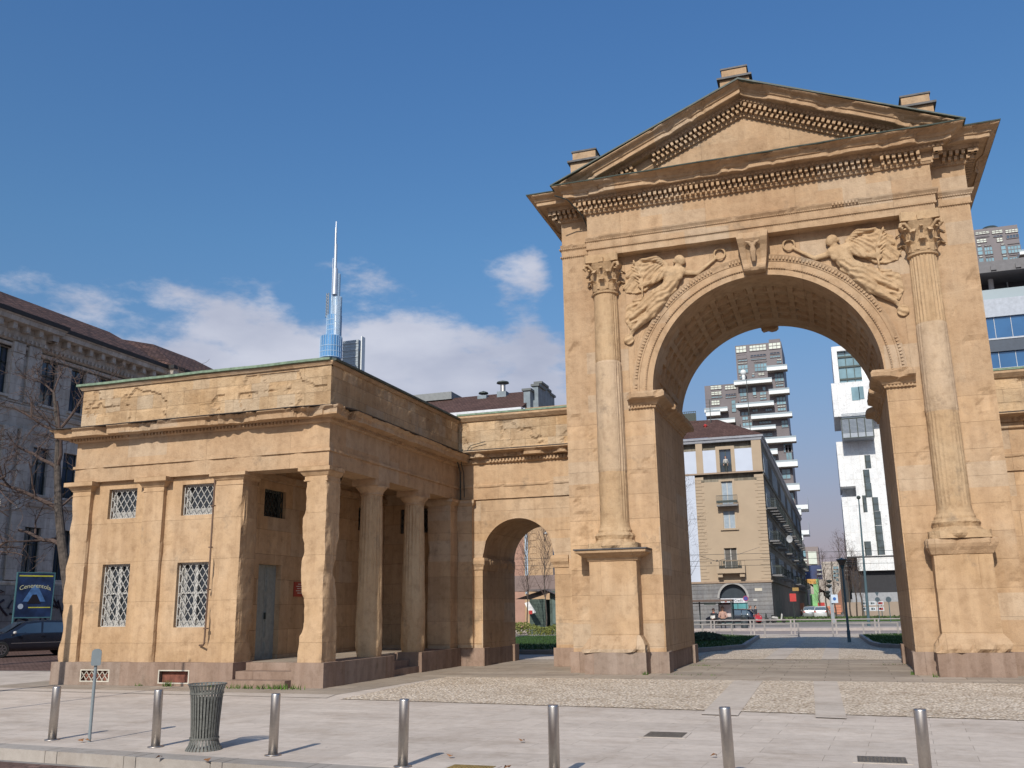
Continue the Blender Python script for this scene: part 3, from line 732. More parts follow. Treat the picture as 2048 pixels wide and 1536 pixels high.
for s in (-1, 1):
    dz = 12.70; ms = lambda x, y, z, s=s: fbm(x+s*9, y, 12, .9, 3) > .34
    rake(b, RAKE, s, lambda x, y, z, o, s=s: ((0 if (o < .53 or z > ZT-12.71) else max(0, min(.2, (fbm(x+s*5, y, 2.0, 1.1, 5)-.08)*.42))), 0),
         [(.07, .33, .185, .29, .082, .145, .02, ms), (.07, .23, .075, .175, .078, .145, .09, ms), (.03, .085, .005, .06, .045, .0725, 0, ms), (.28, .345, .32, .385, .06, .105, 0, None)])
b.build('raking_cornice', SANDC, arch)
b = MB()      # roof slabs with lead edge
for s in (-1, 1):
    e = .705
    A = (s*(-5.43), ZB+.6*0+ (ZT-ZB)+.03); 
    xa, za = -5.38-.05*cs-e*sn, ZB-.05*sn+e*cs
    xb, zb = 0, None
    za2 = ZB+ (5.38)*math.tan(TS)+e/cs
    def ln(x): return ZB+(x+5.38)*math.tan(TS)+e/cs
    x0 = -5.42
    z0_ = max(ZT+.045, ln(x0))
    vs = [(s*-x0*-1, y, z) for y, z in ()]
    pts = [(x0, z0_), (0, ln(0)), (0, ln(0)-.05), (x0, z0_-.035)]
    o = MB(); o.prismy([(p[0], p[1]) for p in pts][::-1], -1.18, D+1.0)
    if s > 0: o.map(lambda x, y, z: (-x, y, z)).flip()
    b.join(o)
b.build('roof', COPPERD, arch)
b = MB(); b.prismy([(-5.3, ZT), (5.3, ZT), (0, ZB+2.34+.3)], .2, D+.5); b.build('gable_body', SANDP, arch)
b = MB(); b.box(-Wh+.01, Wh-.01, .02, D-.01, 11.41, ZT); b.build('attic_core', SANDP, arch)
for (cx, z0, z1) in ((-.2, 15.2, 17.17), (-4.82, 13.42, 15.34), (4.55, 13.42, 15.30)):
    b = MB(); y0, y1 = .55, 1.45
    b.box(cx-.42, cx+.42, y0, y1, z0, z1-.42); b.box(cx-.36, cx+.36, y0+.06, y1-.06, z1-.40, z1-.1)
    ob = b.build('roof_pedestal', SANDC, arch)
    b = MB(); b.box(cx-.50, cx+.50, y0-.09, y1+.09, z1-.46, z1-.40); b.box(cx-.39, cx+.39, y0+.03, y1-.03, z1-.1, z1-.05); b.build('lead_cap', LEAD, ob)
# ---- winged victories in the spandrels (one continuous carved surface each)
def victory(s):
    b = MB(); Y = -.05
    def q(x, z, o=0): return (s*x, Y-o, z)
    def cap_(a, c, ra, rb, n=8): b.capsule(a, c, ra*1.3, rb*1.3, n)
    # all coordinates for the right-hand figure, mirrored for the left one
    b.capsule(q(1.98, 10.52, .10), q(2.01, 10.57, .11), .135, .14)             # head
    b.capsule(q(1.92, 10.47, .12), q(1.95, 10.52, .12), .05, .05)             # face
    b.capsule(q(2.05, 10.60, .08), q(2.12, 10.54, .09), .08, .07)             # hair
    cap_(q(2.03, 10.45, .08), q(2.10, 10.30, .08), .065, .08)            # neck
    cap_(q(2.00, 10.22, .08), q(2.34, 10.27, .08), .12, .13)             # shoulders
    cap_(q(2.15, 10.18, .09), q(2.28, 9.86, .10), .16, .15)              # chest
    cap_(q(2.04, 10.05, .17), q(2.06, 10.04, .17), .075, .075); cap_(q(2.22, 10.02, .18), q(2.24, 10.01, .18), .075, .075)
    cap_(q(2.28, 9.86, .10), q(2.52, 9.62, .10), .14, .18)               # belly, hips
    cap_(q(2.48, 9.60, .13), q(2.78, 9.10, .15), .17, .13)               # near thigh
    cap_(q(2.78, 9.10, .15), q(3.28, 8.72, .09), .115, .06)              # shin
    cap_(q(3.28, 8.72, .09), q(3.42, 8.52, .06), .05, .035)              # foot
    cap_(q(2.60, 9.66, .06), q(3.05, 9.30, .06), .15, .12); cap_(q(3.05, 9.30, .06), q(3.36, 9.05, .04), .11, .06)
    cap_(q(1.98, 10.20, .05), q(1.55, 10.12, .05), .07, .055); cap_(q(1.55, 10.12, .05), q(1.12, 10.42, .05), .05, .032)   # arm to the wreath
    cap_(q(1.12, 10.42, .05), q(1.02, 10.50, .06), .035, .03)
    cap_(q(2.36, 10.24, .10), q(2.68, 10.02, .14), .09, .07); cap_(q(2.68, 10.02, .14), q(3.0, 9.96, .10), .065, .05)       # arm to the palm
    cap_(q(3.0, 9.96, .10), q(3.06, 9.93, .10), .05, .05)
    # wreath
    for k in range(16):
        a = 2*math.pi*k/16; a2 = a+.4; b.capsule(q(.92+.15*math.cos(a), 10.60+.15*math.sin(a), .04), q(.92+.15*math.cos(a2), 10.60+.15*math.sin(a2), .04), .035, .03, 6)
    # wing: upper bone and rows of feathers
    b.capsule(q(2.36, 10.48, .07), q(2.60, 10.72, .08), .08, .09); b.capsule(q(2.60, 10.72, .08), q(3.02, 10.72, .06), .09, .05)
    b.capsule(q(3.02, 10.72, .05), q(3.40, 10.45, .03), .06, .03)
    for k in range(8):
        b.capsule(q(2.40+.09*k, 10.45+.02*k, .05), q(2.62+.115*k, 10.14+.018*k, .05), .055, .045, 6)
        b.capsule(q(2.62+.09*k, 10.22+.01*k, .03), q(2.95+.09*k, 9.80+.02*k, .02), .045, .025, 6)
    for pg in ([(2.32, 10.5), (2.6, 10.78), (3.0, 10.78), (3.42, 10.5), (3.62, 10.1), (3.5, 9.82), (3.2, 9.75), (2.9, 9.80), (2.55, 10.1), (2.3, 10.3)], [(2.45, 9.75), (3.0, 9.65), (3.50, 9.45), (3.56, 9.0), (3.42, 8.72), (3.15, 8.85), (2.85, 9.0), (2.55, 9.25)], [(2.05, 9.95), (2.35, 10.0), (2.6, 9.7), (2.7, 9.3), (2.5, 9.2), (2.25, 9.5)]):
        pg = [(s*x, z) for x, z in pg]; pg = pg if s < 0 else pg[::-1]; b.prismy(pg, Y-.012, .06)
    # palm branch
    b.capsule(q(3.02, 9.62, .10), q(3.0, 10.15, .13), .03, .035, 6); b.capsule(q(3.0, 10.15, .13), q(3.22, 10.72, .12), .035, .03, 6)
    for k in range(6): b.capsule(q(3.02+.025*k, 9.98+.12*k, .13), q(3.20+.03*k, 10.14+.11*k, .10), .025, .012, 6)
    # draperies
    for k in range(6):
        b.capsule(q(2.55+.05*k, 9.58-.10*k, .05), q(3.30+.03*k, 9.55-.13*k, .03), .06, .03, 6)
    for k in range(5): b.capsule(q(2.10+.06*k, 9.88-.05*k, .08), q(2.42+.06*k, 9.62-.12*k, .07), .045, .04, 6)
    b.capsule(q(2.20, 9.72, .05), q(2.62, 9.40, .05), .09, .07)
    # globe under the foot
    b.ball((s*3.47, Y-.01, 8.43), .155, 12, sy=.5)
    o = b.map(lambda x, y, z: (x+.09*s*max(0, min(1, (abs(x)-2.0)/.5)), y*.72-.0, z+.50)).build('victory_relief', SANDF, arch)
    apply_remesh(o, .020, 1)
    for v in o.data.vertices:
        x, y, z = abs(v.co.x), v.co.y, v.co.z
        if y > -.03: continue
        k = 0
        if x > 2.45 and z > 10.2: a = math.atan2(z-11.15, x-2.25); k = .016*math.sin(a*34+2*math.sin(x*9))
        elif x > 2.15 and z < 10.45: k = .018*math.sin((x*.8+z*1.3)*26+3*fbm(x, 0, z, 2))
        v.co.y += k+.014*fbm(v.co.x, 0, z, 6, 4)
    o.data.update(); return o
victory(1); vl = victory(-1)
vl['label'] = 'left winged victory, more worn than the other'
# iron drain spouts and the conduit on the cornice corner
b = MB(); b.tube([(-5.3, -1.13, 13.1), (-4.98, -.9, 13.02), (-4.66, -.40, 12.66), (-4.62, -.03, 12.4)], .018, 6); b.build('conduit', IRON, arch)
# ================================================================ connecting walls with a small arch
def link(s, label):
    t = thing('connecting_wall', label, 'wall', (s*7.6, 2.54, 0))
    L0 = 2.54; L1 = 5.6; xa, xb = 5.43, (9.74 if s < 0 else 16.0); XC = 7.8; r = 1.155; zs = 3.22
    sx = lambda x: s*x
    def dsp(u, z): return .010*fbm(u, 3, z, 1.6, 4)+.006*noise.noise(Vector((math.floor(z/.52)*3.1, math.floor(u/1.1)*2.7, 1)))
    # wall face with arched opening
    b = MB(); xs = lines(xa, xb, .10, (XC-r, XC+r)); vs = []; fs = []; NR = 30; nrm = 0
    def colm(z0f, z1f, keep):
        vs = []; fs = []
        for i, x in enumerate(xs):
            z0 = z0f(x)
            for j in range(NR+1):
                z = z0+(z1f-z0)*j/NR; vs.append((sx(x), L0-dsp(x, z)*(0 if j in (0, NR) else 1), z))
        for i in range(len(xs)-1):
            if not keep((xs[i]+xs[i+1])/2): continue
            for j in range(NR): a = i*(NR+1)+j; q = (a, a+NR+1, a+NR+2, a+1); fs.append(q if s > 0 else q[::-1])
        b.add(vs, fs)
    colm(lambda x: zs+math.sqrt(max(0, r*r-(x-XC)**2)), 5.02, lambda x: abs(x-XC) < r)
    colm(lambda x: .5, 5.02, lambda x: abs(x-XC) >= r)
    n = 28                                           # vault and jambs
    vs = []
    for i in range(n+1):
        a = math.pi*i/n; vs += [(sx(XC+r*math.cos(a)), L0, zs+r*math.sin(a)), (sx(XC+r*math.cos(a)), L1, zs+r*math.sin(a))]
    b.add(vs, [(2*i, 2*i+1, 2*i+3, 2*i+2) for i in range(n)])
    for q in (XC-r, XC+r): b.add([(sx(q), L0, .5), (sx(q), L1, .5), (sx(q), L1, zs), (sx(q), L0, zs)], [(0, 1, 2, 3)])
    b.box(min(sx(xa), sx(xb)), max(sx(xa), sx(xb)), L0+.4, L1, 5.0, 7.5)
    for q0, q1 in ((xa+.02, XC-r-.0), (XC+r, xb-.02)): b.add([(sx(q0), L1, .0), (sx(q1), L1, 0), (sx(q1), L1, 7.5), (sx(q0), L1, 7.5)], [(0, 1, 2, 3)])
    vs = []
    for i in range(n+1):
        a = math.pi*i/n; x = XC+r*math.cos(a); vs += [(sx(x), L1, zs+r*math.sin(a)), (sx(x), L1, 5.2)]
    b.add(vs, [(2*i, 2*i+1, 2*i+3, 2*i+2) for i in range(n)])
    b.build('wall', SANDP, t)
    b = MB()
    for q0, q1 in ((xa, XC-r+.07), (XC+r-.07, xb)): b.box(min(sx(q0), sx(q1)), max(sx(q0), sx(q1)), L0-.075, L0+.5, 0, .53)
    for q0, q1 in ((xa, XC-r+.02), (XC+r-.02, xb)): b.box(min(sx(q0), sx(q1)), max(sx(q0), sx(q1)), L0+.5, L1-.35, 0, .50)
    for q0, q1 in ((xa, XC-r+.09), (XC+r-.09, xb)): b.box(min(sx(q0), sx(q1)), max(sx(q0), sx(q1)), L1-.35, L1+.07, 0, .53)
    b.build('plinth', GRAN, t)
    b = MB()
    for sd in (-1, 1):
        q = XC+sd*r; path = [(q+sd*.45, L0), (q, L0), (q, L1)]
        if s < 0: path = [(-x, y) for x, y in path]
        if (sd < 0) == (s > 0): pass
        else: path = path[::-1]
        sweep(b, path, [(0, 2.84), (.03, 2.85), (.04, 2.93), (.09, 3.02), (.10, 3.12), (.07, 3.20), (0, 3.22)], .08, lambda x, y, z, o: (max(0, min(.9, (fbm(x, y, 3, 1.8, 4)+.2)*1.6)), 0))
    b.build('impost', SANDC, t)
    b = MB(); path = [(sx(xa), L0), (sx(xb), L0)] if s > 0 else [(sx(xb), L0), (sx(xa), L0)]
    sweep(b, path, [(0, 5.0), (.05, 5.0), (.05, 5.36), (.075, 5.37), (.085, 5.40), (.085, 5.44), (.04, 5.47), (.04, 6.10), (0, 6.1)], .1, lambda x, y, z, o: ((max(0, min(.6, (fbm(x, y, z, 2, 4)-.25)*2)) if o > .06 else 0), .01*fbm(x, y, z, 2)))
    b.add([(path[0][0], L0-.05, 5.0), (path[1][0], L0-.05, 5.0), (path[1][0], L0+.02, 5.0), (path[0][0], L0+.02, 5.0)], [(0, 3, 2, 1)])
    b.build('entablature', SANDC, t)
    b = MB()
    sweep(b, path, [(.04, 6.10), (.10, 6.12), (.12, 6.14), (.12, 6.26), (.22, 6.28), (.40, 6.29), (.41, 6.37), (.44, 6.40), (.50, 6.45), (.50, 6.48), (0, 6.56)], .06,
          lambda x, y, z, o: ((max(0, min(.6, (fbm(x, y, 5, 1.7, 5)+.02)*1.1)) if .15 < o < .45 else 0), 0))
    dentils(b, path, .10, .18, 6.15, 6.25, .06, .11, 0, lambda x, y, z: fbm(x, y, 8, 1.2) > .3)
    b.build('cornice', SANDC, t)
    b = MB(); sweep(b, path, [(0, 6.562), (.51, 6.482), (.515, 6.495), (0, 6.60)], .4); b.build('cornice_flashing', LEAD, t)
    b = MB()
    def ad(u, z):
        row = math.floor(z/.36); col = math.floor((u+row*.5)/1.0); n = noise.noise(Vector((row*3.7, col*2.9, 4)))
        d = .02*n+.02*fbm(u, 1, z, 2.2, 5); e = fbm(u, 4, z, 1.6, 5)
        if e > .22: d -= .05*min(1, (e-.22)*8)
        return d
    relief(b, 'y', L0, min(path[0][0], path[1][0]), max(path[0][0], path[1][0]), 6.56, 7.50, ad, step=.05, depth=.1)
    b.build('attic', SANDB, t)
    b = MB(); sweep(b, path, [(0, 7.50), (.05, 7.51), (.12, 7.58), (.16, 7.62), (.16, 7.69), (0, 7.70)], .3)
    b.box(min(path[0][0], path[1][0]), max(path[0][0], path[1][0]), L0+.001, L1, 7.5, 7.69); b.build('coping', SANDC, t)
    b = MB(); sweep(b, path, [(0, 7.702), (.18, 7.692), (.18, 7.75), (0, 7.76)], .5); b.build('coping_flashing', COPPER, t)
    return t
link(-1, 'left connecting wall with a small open arch between the colonnaded guardhouse and the great arch')
link(1, 'right connecting wall, a sliver at the edge of the photo beside the great arch')
# ================================================================ guardhouse with corner portico
GX0, GX1, GY, GYB = -17.25, -9.74, -5.59, 5.6
XW = -12.30                                   # portico back wall (faces +X)
PF = .50                                      # portico floor
gh = thing('guardhouse', 'low ochre sandstone guardhouse with an open corner portico, barred windows and a tall attic', 'guardhouse', (-13.5, -5.59, 0))
WY = GY+.13
h1 = [(-16.20, -15.32, 4.04, 4.80), (-13.94, -13.02, 4.03, 4.80), (-16.21, -15.36, 1.37, 2.90), (-13.94, -13.03, 1.34, 2.88)]
def gd(u, z):
    e = fbm(u, 6, z, 1.4, 4); return .008*fbm(u, 3, z, 1.3, 4)-(.02*(e-.35)*4 if e > .35 else 0)
b = MB(); relief(b, 'y', WY, GX0+.02, -12.09, .5, 5.02, gd, h1, step=.10, reveal=.24)
b.add([(GX0+.03, WY, .5), (GX0+.03, GYB, .5), (GX0+.03, GYB, 5.02), (GX0+.03, WY, 5.02)], [(0, 3, 2, 1)][::1])
b.build('front_wall', SANDG, gh)
# portico walls
dr = (-4.43, -3.42, PF+.02, 2.85)                 # door opening along y
hx = [(-4.32, -3.32, 4.05, 4.76), (.72, 1.60, 4.05, 4.76), dr]
b = MB()
def pd(u, z):
    row = math.floor(z/.62); return .005*noise.noise(Vector((row*3.3, math.floor((u+.7*(row % 2))/1.4)*3, 2)))+.006*fbm(u, 1, z, 1.5)
relief(b, 'x', XW, -5.2, 2.52, .48, 5.30, pd, hx, step=.12, reveal=.22)
relief(b, 'y', 2.5, XW-.01, GX1-.55, .48, 5.30, pd, [(-11.76, -10.78, 4.05, 4.82)], step=.12, reveal=.22)
b.build('portico_wall', SAND, gh)
b = MB(); b.box(GX0+.1, XW-.30, WY+.30, GYB, .4, 5.3); b.box(XW-.31, GX1, 2.78, GYB, .4, 5.3); b.build('core_wall', SAND, gh)
# plinth
b = MB(); yv = GY-.09
def plinth_front(x0, x1, holes):
    xs = sorted([x0]+[q for h in holes for q in h[:2]]+[x1])
    for i in range(0, len(xs), 2): b.box(xs[i], xs[i+1], yv, GY+.6, 0, .54)
    for h in holes: b.box(h[0], h[1], yv, GY+.6, h[3], .54); b.box(h[0], h[1], yv, GY+.6, 0, h[2]); b.box(h[0], h[1], GY+.12, GY+.6, h[2], h[3])
vh = [(-16.41, -15.53, .08, .37), (-14.10, -13.22, .06, .37)]
plinth_front(GX0-.09, -12.03, vh)
b.box(GX0-.09, GX0+.4, GY+.6, GYB, 0, .54)
b.box(-12.6, -12.03, GY+.6, -4.9, 0, .54)
b.box(-10.46, -9.64, yv-.03, -4.95, 0, .545)      # under the corner pier
b.box(-10.46, -9.64, -4.95, -2.12, 0, .535); b.box(-10.46, -9.64, -.42, 2.46, 0, .535)
b.box(-12.05, -10.44, -4.98, 2.5, 0, PF-.0); b.box(-10.47, -10.4, -2.12, -.42, 0, PF)
b.build('granite_plinth', GRAN, gh)
b = MB(); b.box(-12.3, -10.465, -4.97, 2.5, PF, PF+.025); b.build('portico_floor', OLDSLAB, gh)
b = MB()
for i, (y0, z) in enumerate(((-5.95, .17), (-5.58, .345), (-5.18, .52))): b.box(-12.02+.0, -10.47, y0, -4.975, (0, .17, .345)[i]+.001, z)
b.build('front_steps', GRAN, gh)
b = MB()
for i, (x1, z) in enumerate(((-9.72, .17), (-10.0, .345))): b.box(-10.40, x1, -2.11, -.43, (0, .17)[i]+.001, z)
b.build('side_steps', GRAN, gh)
# pilasters with caps
def cap(b, x0, x1, y0, y1, z0, z1, faces='L', er=None, out=.13):
    path = [(x0, y1), (x0, y0), (x1, y0), (x1, y1)]
    h = z1-z0; sweep(b, path, [(-.005, z0-.12), (.012, z0-.115), (.012, z0-.085), (-.005, z0-.08), (-.005, z0), (.02, z0+.01), (.07, z0+h*.35), (.09, z0+h*.5), (out, z0+h*.52), (out, z0+h*.97), (0, z1)], .08, er)
    sweep(b, path, [(-.005, z1-.001), (out-.01, z1-.002)], .5)
def ec(sd, k=.8): return lambda x, y, z, o: ((max(0, min(.75, fbm(x+sd, y, z, 1.8, 4)*k+.05)) if o > .03 else 0), 0)
for (x0, x1, sd) in ((GX0, -16.68, 1), (-15.02, -14.40, 2)):
    b = MB(); roughbox(b, x0, x1, GY, WY+.1, .54, 4.80, .08, .006, .05, .10, seed=sd, bias=.1); cap(b, x0, x1, GY, WY+.02, 4.77, 5.01, er=ec(sd, .45), out=.17); b.build('pilaster', SANDG, gh)
b = MB(); roughbox(b, -12.85, -12.08, GY, -4.93, .54, 4.82, .07, .008, .08, .22, seed=9, bias=.2); cap(b, -12.85, -12.08, GY, -4.95, 4.82, 5.01, er=ec(4, .3)); b.build('portico_pier', SANDG, gh)
b = MB()
def tp(x, y, z):
    k = .03*math.sin(z*2.2+.5)+.035*fbm(x, y, z, .8, 3); s = 1+.10*max(0, (1.2-z)/1.0)*.3
    return (x+k*(x+9.7), y+k*.3)
roughbox(b, -10.37, -9.76, -5.60, -4.98, .535, 4.78, .05, .014, .09, .24, seed=21, bias=.22, taper=tp)
cap(b, -10.37, -9.76, -5.60, -4.98, 4.78, 5.0, er=ec(7, .7), out=.12); b.build('corner_pier', SANDG, gh)
b = MB(); roughbox(b, -10.50, -9.74, 1.86, 2.56, .535, 4.80, .08, .006, .03, .08, seed=31); cap(b, -10.50, -9.74, 1.86, 2.56, 4.80, 5.0, er=ec(5, .3)); b.build('end_pier', SANDP, gh)
b = MB(); roughbox(b, -9.74, -9.24, 2.42, 2.6, .53, 4.80, .08, .004, .02, .08, seed=33); cap(b, -9.74, -9.24, 2.42, 2.56, 4.80, 5.0, er=ec(5, .3), out=.08); b.build('wall_pilaster', SANDP, gh)
# doric columns
def doric(cy, sd):
    cx = -10.06; b = MB(); z0, z1 = .535, 4.62; nz, na = 70, 100; vs = []
    for j in range(nz+1):
        z = z0+(z1-z0)*j/nz; t = (z-z0)/(z1-z0)
        for i in range(na):
            a = 2*math.pi*i/na; r = .335-.055*t**1.4; deg = math.degrees(a) % 360
            fl = max(0, min(1, (t-.22)*2.2))*(.7+.6*fbm(math.cos(a)+sd, math.sin(a), z, 1.2, 3)); 
            if i % 5 in (2, 3): r -= .022*max(0, fl)
            elif i % 5 in (1, 4): r -= .011*max(0, fl)
            r += .016*fbm(math.cos(a)+sd*3, math.sin(a), z, 1.6, 4)*(1.4-t)
            if t < .06: r -= .03*(1-t/.06)
            vs.append((cx+r*math.cos(a), cy+r*math.sin(a), z))
    b.add(vs, [(j*na+i, j*na+(i+1) % na, (j+1)*na+(i+1) % na, (j+1)*na+i) for j in range(nz) for i in range(na)])
    c = b.build('column', SANDF, gh)
    b = MB(); b.lathe([(.27, 4.60), (.30, 4.62), (.295, 4.66), (.33, 4.72), (.40, 4.80), (.41, 4.84)], cx, cy, 36); b.box(cx-.38, cx+.32, cy-.40, cy+.40, 4.842, 5.0)
    b.build('column_capital', SANDC, c)
doric(-2.76, 1); doric(-.10, 4)
# entablature, cornice, attic (front and right side, plus the left return)
GP = [(GX0, GYB), (GX0, GY), (GX1, GY), (GX1, GYB)]
b = MB()
def fe(x, y, z, o):
    n = fbm(x, y, z, 1.3, 4); corner = 1 if (x > -10.2 and y < -5.2) else 0
    return ((max(0, min(.9, (n-.0)*2)) if o > .01 else 0), 0)
sweep(b, GP, [(-.0, 5.0), (0, 5.36), (.045, 5.365), (.045, 5.43), (0, 5.435), (0, 6.05)], .07, fe)
b.box(GX0+.02, XW, GY+.5, GYB, 5.3, 6.0); 
b.add([(GX0, GY, 5.0), (GX1, GY, 5.0), (GX1, GY+.62, 5.0), (GX0, GY+.62, 5.0)], [(0, 3, 2, 1)])
b.add([(GX1-.62, GY+.62, 5.002), (GX1, GY+.62, 5.002), (GX1, 2.6, 5.002), (GX1-.62, 2.6, 5.002)], [(0, 3, 2, 1)])
b.add([(-12.3, GY+.62, 5.0), (GX1-.62, GY+.62, 5.0), (GX1-.62, GY+.62, 5.32), (-12.3, GY+.62, 5.32)], [(3, 2, 1, 0)])
b.add([(GX1-.62, GY+.62, 5.0), (GX1-.62, 2.6, 5.0), (GX1-.62, 2.6, 5.32), (GX1-.62, GY+.62, 5.32)], [(0, 3, 2, 1)])
b.add([(-12.4, GY+.3, 5.3), (GX1-.3, GY+.3, 5.3), (GX1-.3, 2.6, 5.3), (-12.4, 2.6, 5.3)], [(0, 3, 2, 1)])
b.box(XW-.0, XW+.09, -4.9, 2.5, 4.99, 5.15)
b.build('entablature', SANDC, gh)
b = MB()
def gce(x, y, z, o):
    if not (.16 < o < .52): return (0, 0)
    n = fbm(x, y*1.0, 31, 1.3, 5); k = .55
    if x > -11.2 and y < -5.0 : n += .28*max(0, 1-(abs(x+9.9)+abs(y+5.6))/1.6)
    return (max(0, min(.62, (n-.05)*.9))*(.25 if (x > GX1-.02 and y > -4.6) else 1), 0)
sweep(b, GP, [(0, 6.05), (.05, 6.055), (.07, 6.08), (.09, 6.085), (.09, 6.15), (.17, 6.155), (.20, 6.16), (.40, 6.165), (.41, 6.28), (.43, 6.30), (.49, 6.34), (.50, 6.365), (0, 6.42)], .05, gce)
dentils(b, GP, .08, .145, 6.085, 6.15, .055, .10, 0, lambda x, y, z: fbm(x, y, 21, 1.0) > .30)
b.build('cornice', SANDC, gh)
b = MB()
pts = [(GX0, GYB), (GX0, GY), (GX1-.55, GY), (GX1-.12, GY+.04), (GX1, GY+.35), (GX1, GYB)]
sweep(b, pts, [(0, 6.422), (.515, 6.372), (.52, 6.385), (0, 6.45)], .4, lambda x, y, z, o: (0, .008*fbm(x, y, 1, .7))); b.build('cornice_flashing', LEAD, gh)
b = MB()
def ad2(u, z):
    row = math.floor((z-6.42)/.36); off = .5*(row % 2); col = math.floor((u+off*1.0)/1.0); n = noise.noise(Vector((row*3.7, col*2.9, 14)))
    d = .020*n+.018*fbm(u, 1, z, 1.4, 5); e = fbm(u, 14, z, .9, 5)
    lim = .0 if z < 7.0 else .22
    if e > lim: d -= .045*min(1, (e-lim)*16)
    return d
relief(b, 'y', GY+.02, GX0+.02, GX1-.02, 6.42, 7.48, ad2, step=.04, depth=.15)
def ad3(u, z): return .010*noise.noise(Vector((math.floor(z/.36)*3.1, math.floor(u/1.0)*2.3, 3)))+.012*fbm(2, u, z, 2, 4)
relief(b, 'x', GX1-.02, GY+.02, GYB, 6.42, 7.48, ad3, step=.08, depth=.1)
b.box(GX0+.04, GX1-.12, GY+.14, GYB-.1, 6.0, 7.42); b.build('attic', SANDB, gh)
b = MB(); sweep(b, GP, [(.0, 7.47), (.02, 7.475), (.035, 7.50), (.06, 7.53), (.06, 7.565), (0, 7.57)], .3); b.box(GX0+.03, GX1-.03, GY+.03, GYB, 7.42, 7.565); b.build('coping', SANDC, gh)
b = MB()
sweep(b, GP[:3], [(0, 7.572), (.11, 7.567), (.125, 7.575), (.125, 7.635), (0, 7.66)], .3, lambda x, y, z, o: (0, .01*fbm(x, y, 1, 1))); b.build('copper_edge', COPPER, gh)
b = MB(); sweep(b, GP[2:], [(0, 7.572), (.11, 7.567), (.12, 7.575), (.12, 7.625), (0, 7.65)], .3); b.build('lead_edge', COPPERD, gh)
b = MB(); b.ball((-14.6, 1.2, 8.28), .30, 12, sz=.55); b.box(-14.78, -14.5, 1.05, 1.35, 7.6, 8.2); tag(b.build('roof_ventilator', WHITE, None), 'small white domed ventilator on the flat roof of the guardhouse', 'ventilator')
# windows: frame, pane, curtain, lattice grille
FY = lambda plane: (lambda u, o, z: (u, plane-o, z))
FX = lambda plane: (lambda u, o, z: (plane+o, u, z))
def fbox(mb, fn, u0, u1, o0, o1, z0, z1):
    c = [fn(u, o, z) for z in (z0, z1) for o in (o0, o1) for u in (u0, u1)]
    mb.add(c, [(0, 1, 5, 4), (1, 3, 7, 5), (3, 2, 6, 7), (2, 0, 4, 6), (4, 5, 7, 6), (0, 2, 3, 1)])
def barred(fn, u0, u1, z0, z1, tall, white=True, name='barred_window', parent=None, lab=None):
    m = WHITE if white else BINM
    f = MB(); w = .05
    for a, c in ((u0, u0+w), (u1-w, u1)): fbox(f, fn, a, c, -.22, -.17, z0, z1)
    for a, c in ((z0, z0+w), (z1-w, z1)): fbox(f, fn, u0+w, u1-w, -.22, -.17, a, c)
    if tall:
        um = (u0+u1)/2; fbox(f, fn, um-.045, um+.045, -.215, -.165, z0+w, z1-w)
        zm = z0+(z1-z0)*.53
        for a, c in ((u0+w, um-.045), (um+.045, u1-w)): fbox(f, fn, a, c, -.215, -.175, zm-.02, zm+.02)
    win = f.build(name, m, parent, lab)
    p = MB(); fbox(p, fn, u0+.01, u1-.01, -.236, -.223, z0+.01, z1-.01); p.build('pane', GLASS, win)
    if white:
        p = MB(); cw = .10 if tall else .06
        zt = z1-.12
        for a in (u0+w, ): fbox(p, fn, a, a+cw, -.222, -.2215, z0+w, zt)
        fbox(p, fn, u0+w, u1-w, -.2212, -.2205, z0+w, z0+w+(.11 if tall else .14)); p.build('curtain', CURT, win)
    g = MB(); lattice(g, u0+.02, u1-.02, z0+.02, z1-.02, .178, .265, .015, -.115, -.098, fn)
    for a, c in ((u0, u0+.02), (u1-.02, u1)): fbox(g, fn, a, c, -.12, -.095, z0, z1)
    for a, c in ((z0, z0+.02), (z1-.02, z1)): fbox(g, fn, u0, u1, -.12, -.095, a, c)
    g.build('lattice_grille', m if white else IRON, win); return win
for h in h1: barred(FY(WY), *h, tall=h[2] < 3, parent=gh)
for h in hx[:2]: barred(FX(XW), *h, tall=False, white=False, parent=gh)
barred(FY(2.5), -11.76, -10.78, 4.05, 4.82, False, False, parent=gh)
for i, h in enumerate(vh):
    f = MB(); fn = FY(yv)
    for a, c in ((h[0], h[0]+.03), (h[1]-.03, h[1])): fbox(f, fn, a, c, -.01, .006, h[2], h[3])
    for a, c in ((h[2], h[2]+.025), (h[3]-.025, h[3])): fbox(f, fn, h[0]+.03, h[1]-.03, -.01, .006, a, c)
    v = f.build('basement_vent', simple('cream_frame', (.5, .46, .38)) if i == 0 else bpy.data.materials['cream_frame'], gh, 'cellar vent with lattice' if i == 0 else 'cellar vent with rusty board')
    p = MB(); fbox(p, fn, h[0]+.02, h[1]-.02, -.16, -.12, h[2]+.02, h[3]-.02); p.build('rusty_board', RUST, v)
    if i == 0: g = MB(); lattice(g, h[0]+.03, h[1]-.03, h[2]+.02, h[3]-.02, .16, .20, .014, -.03, -.015, fn); g.build('lattice', bpy.data.materials['cream_frame'], v)
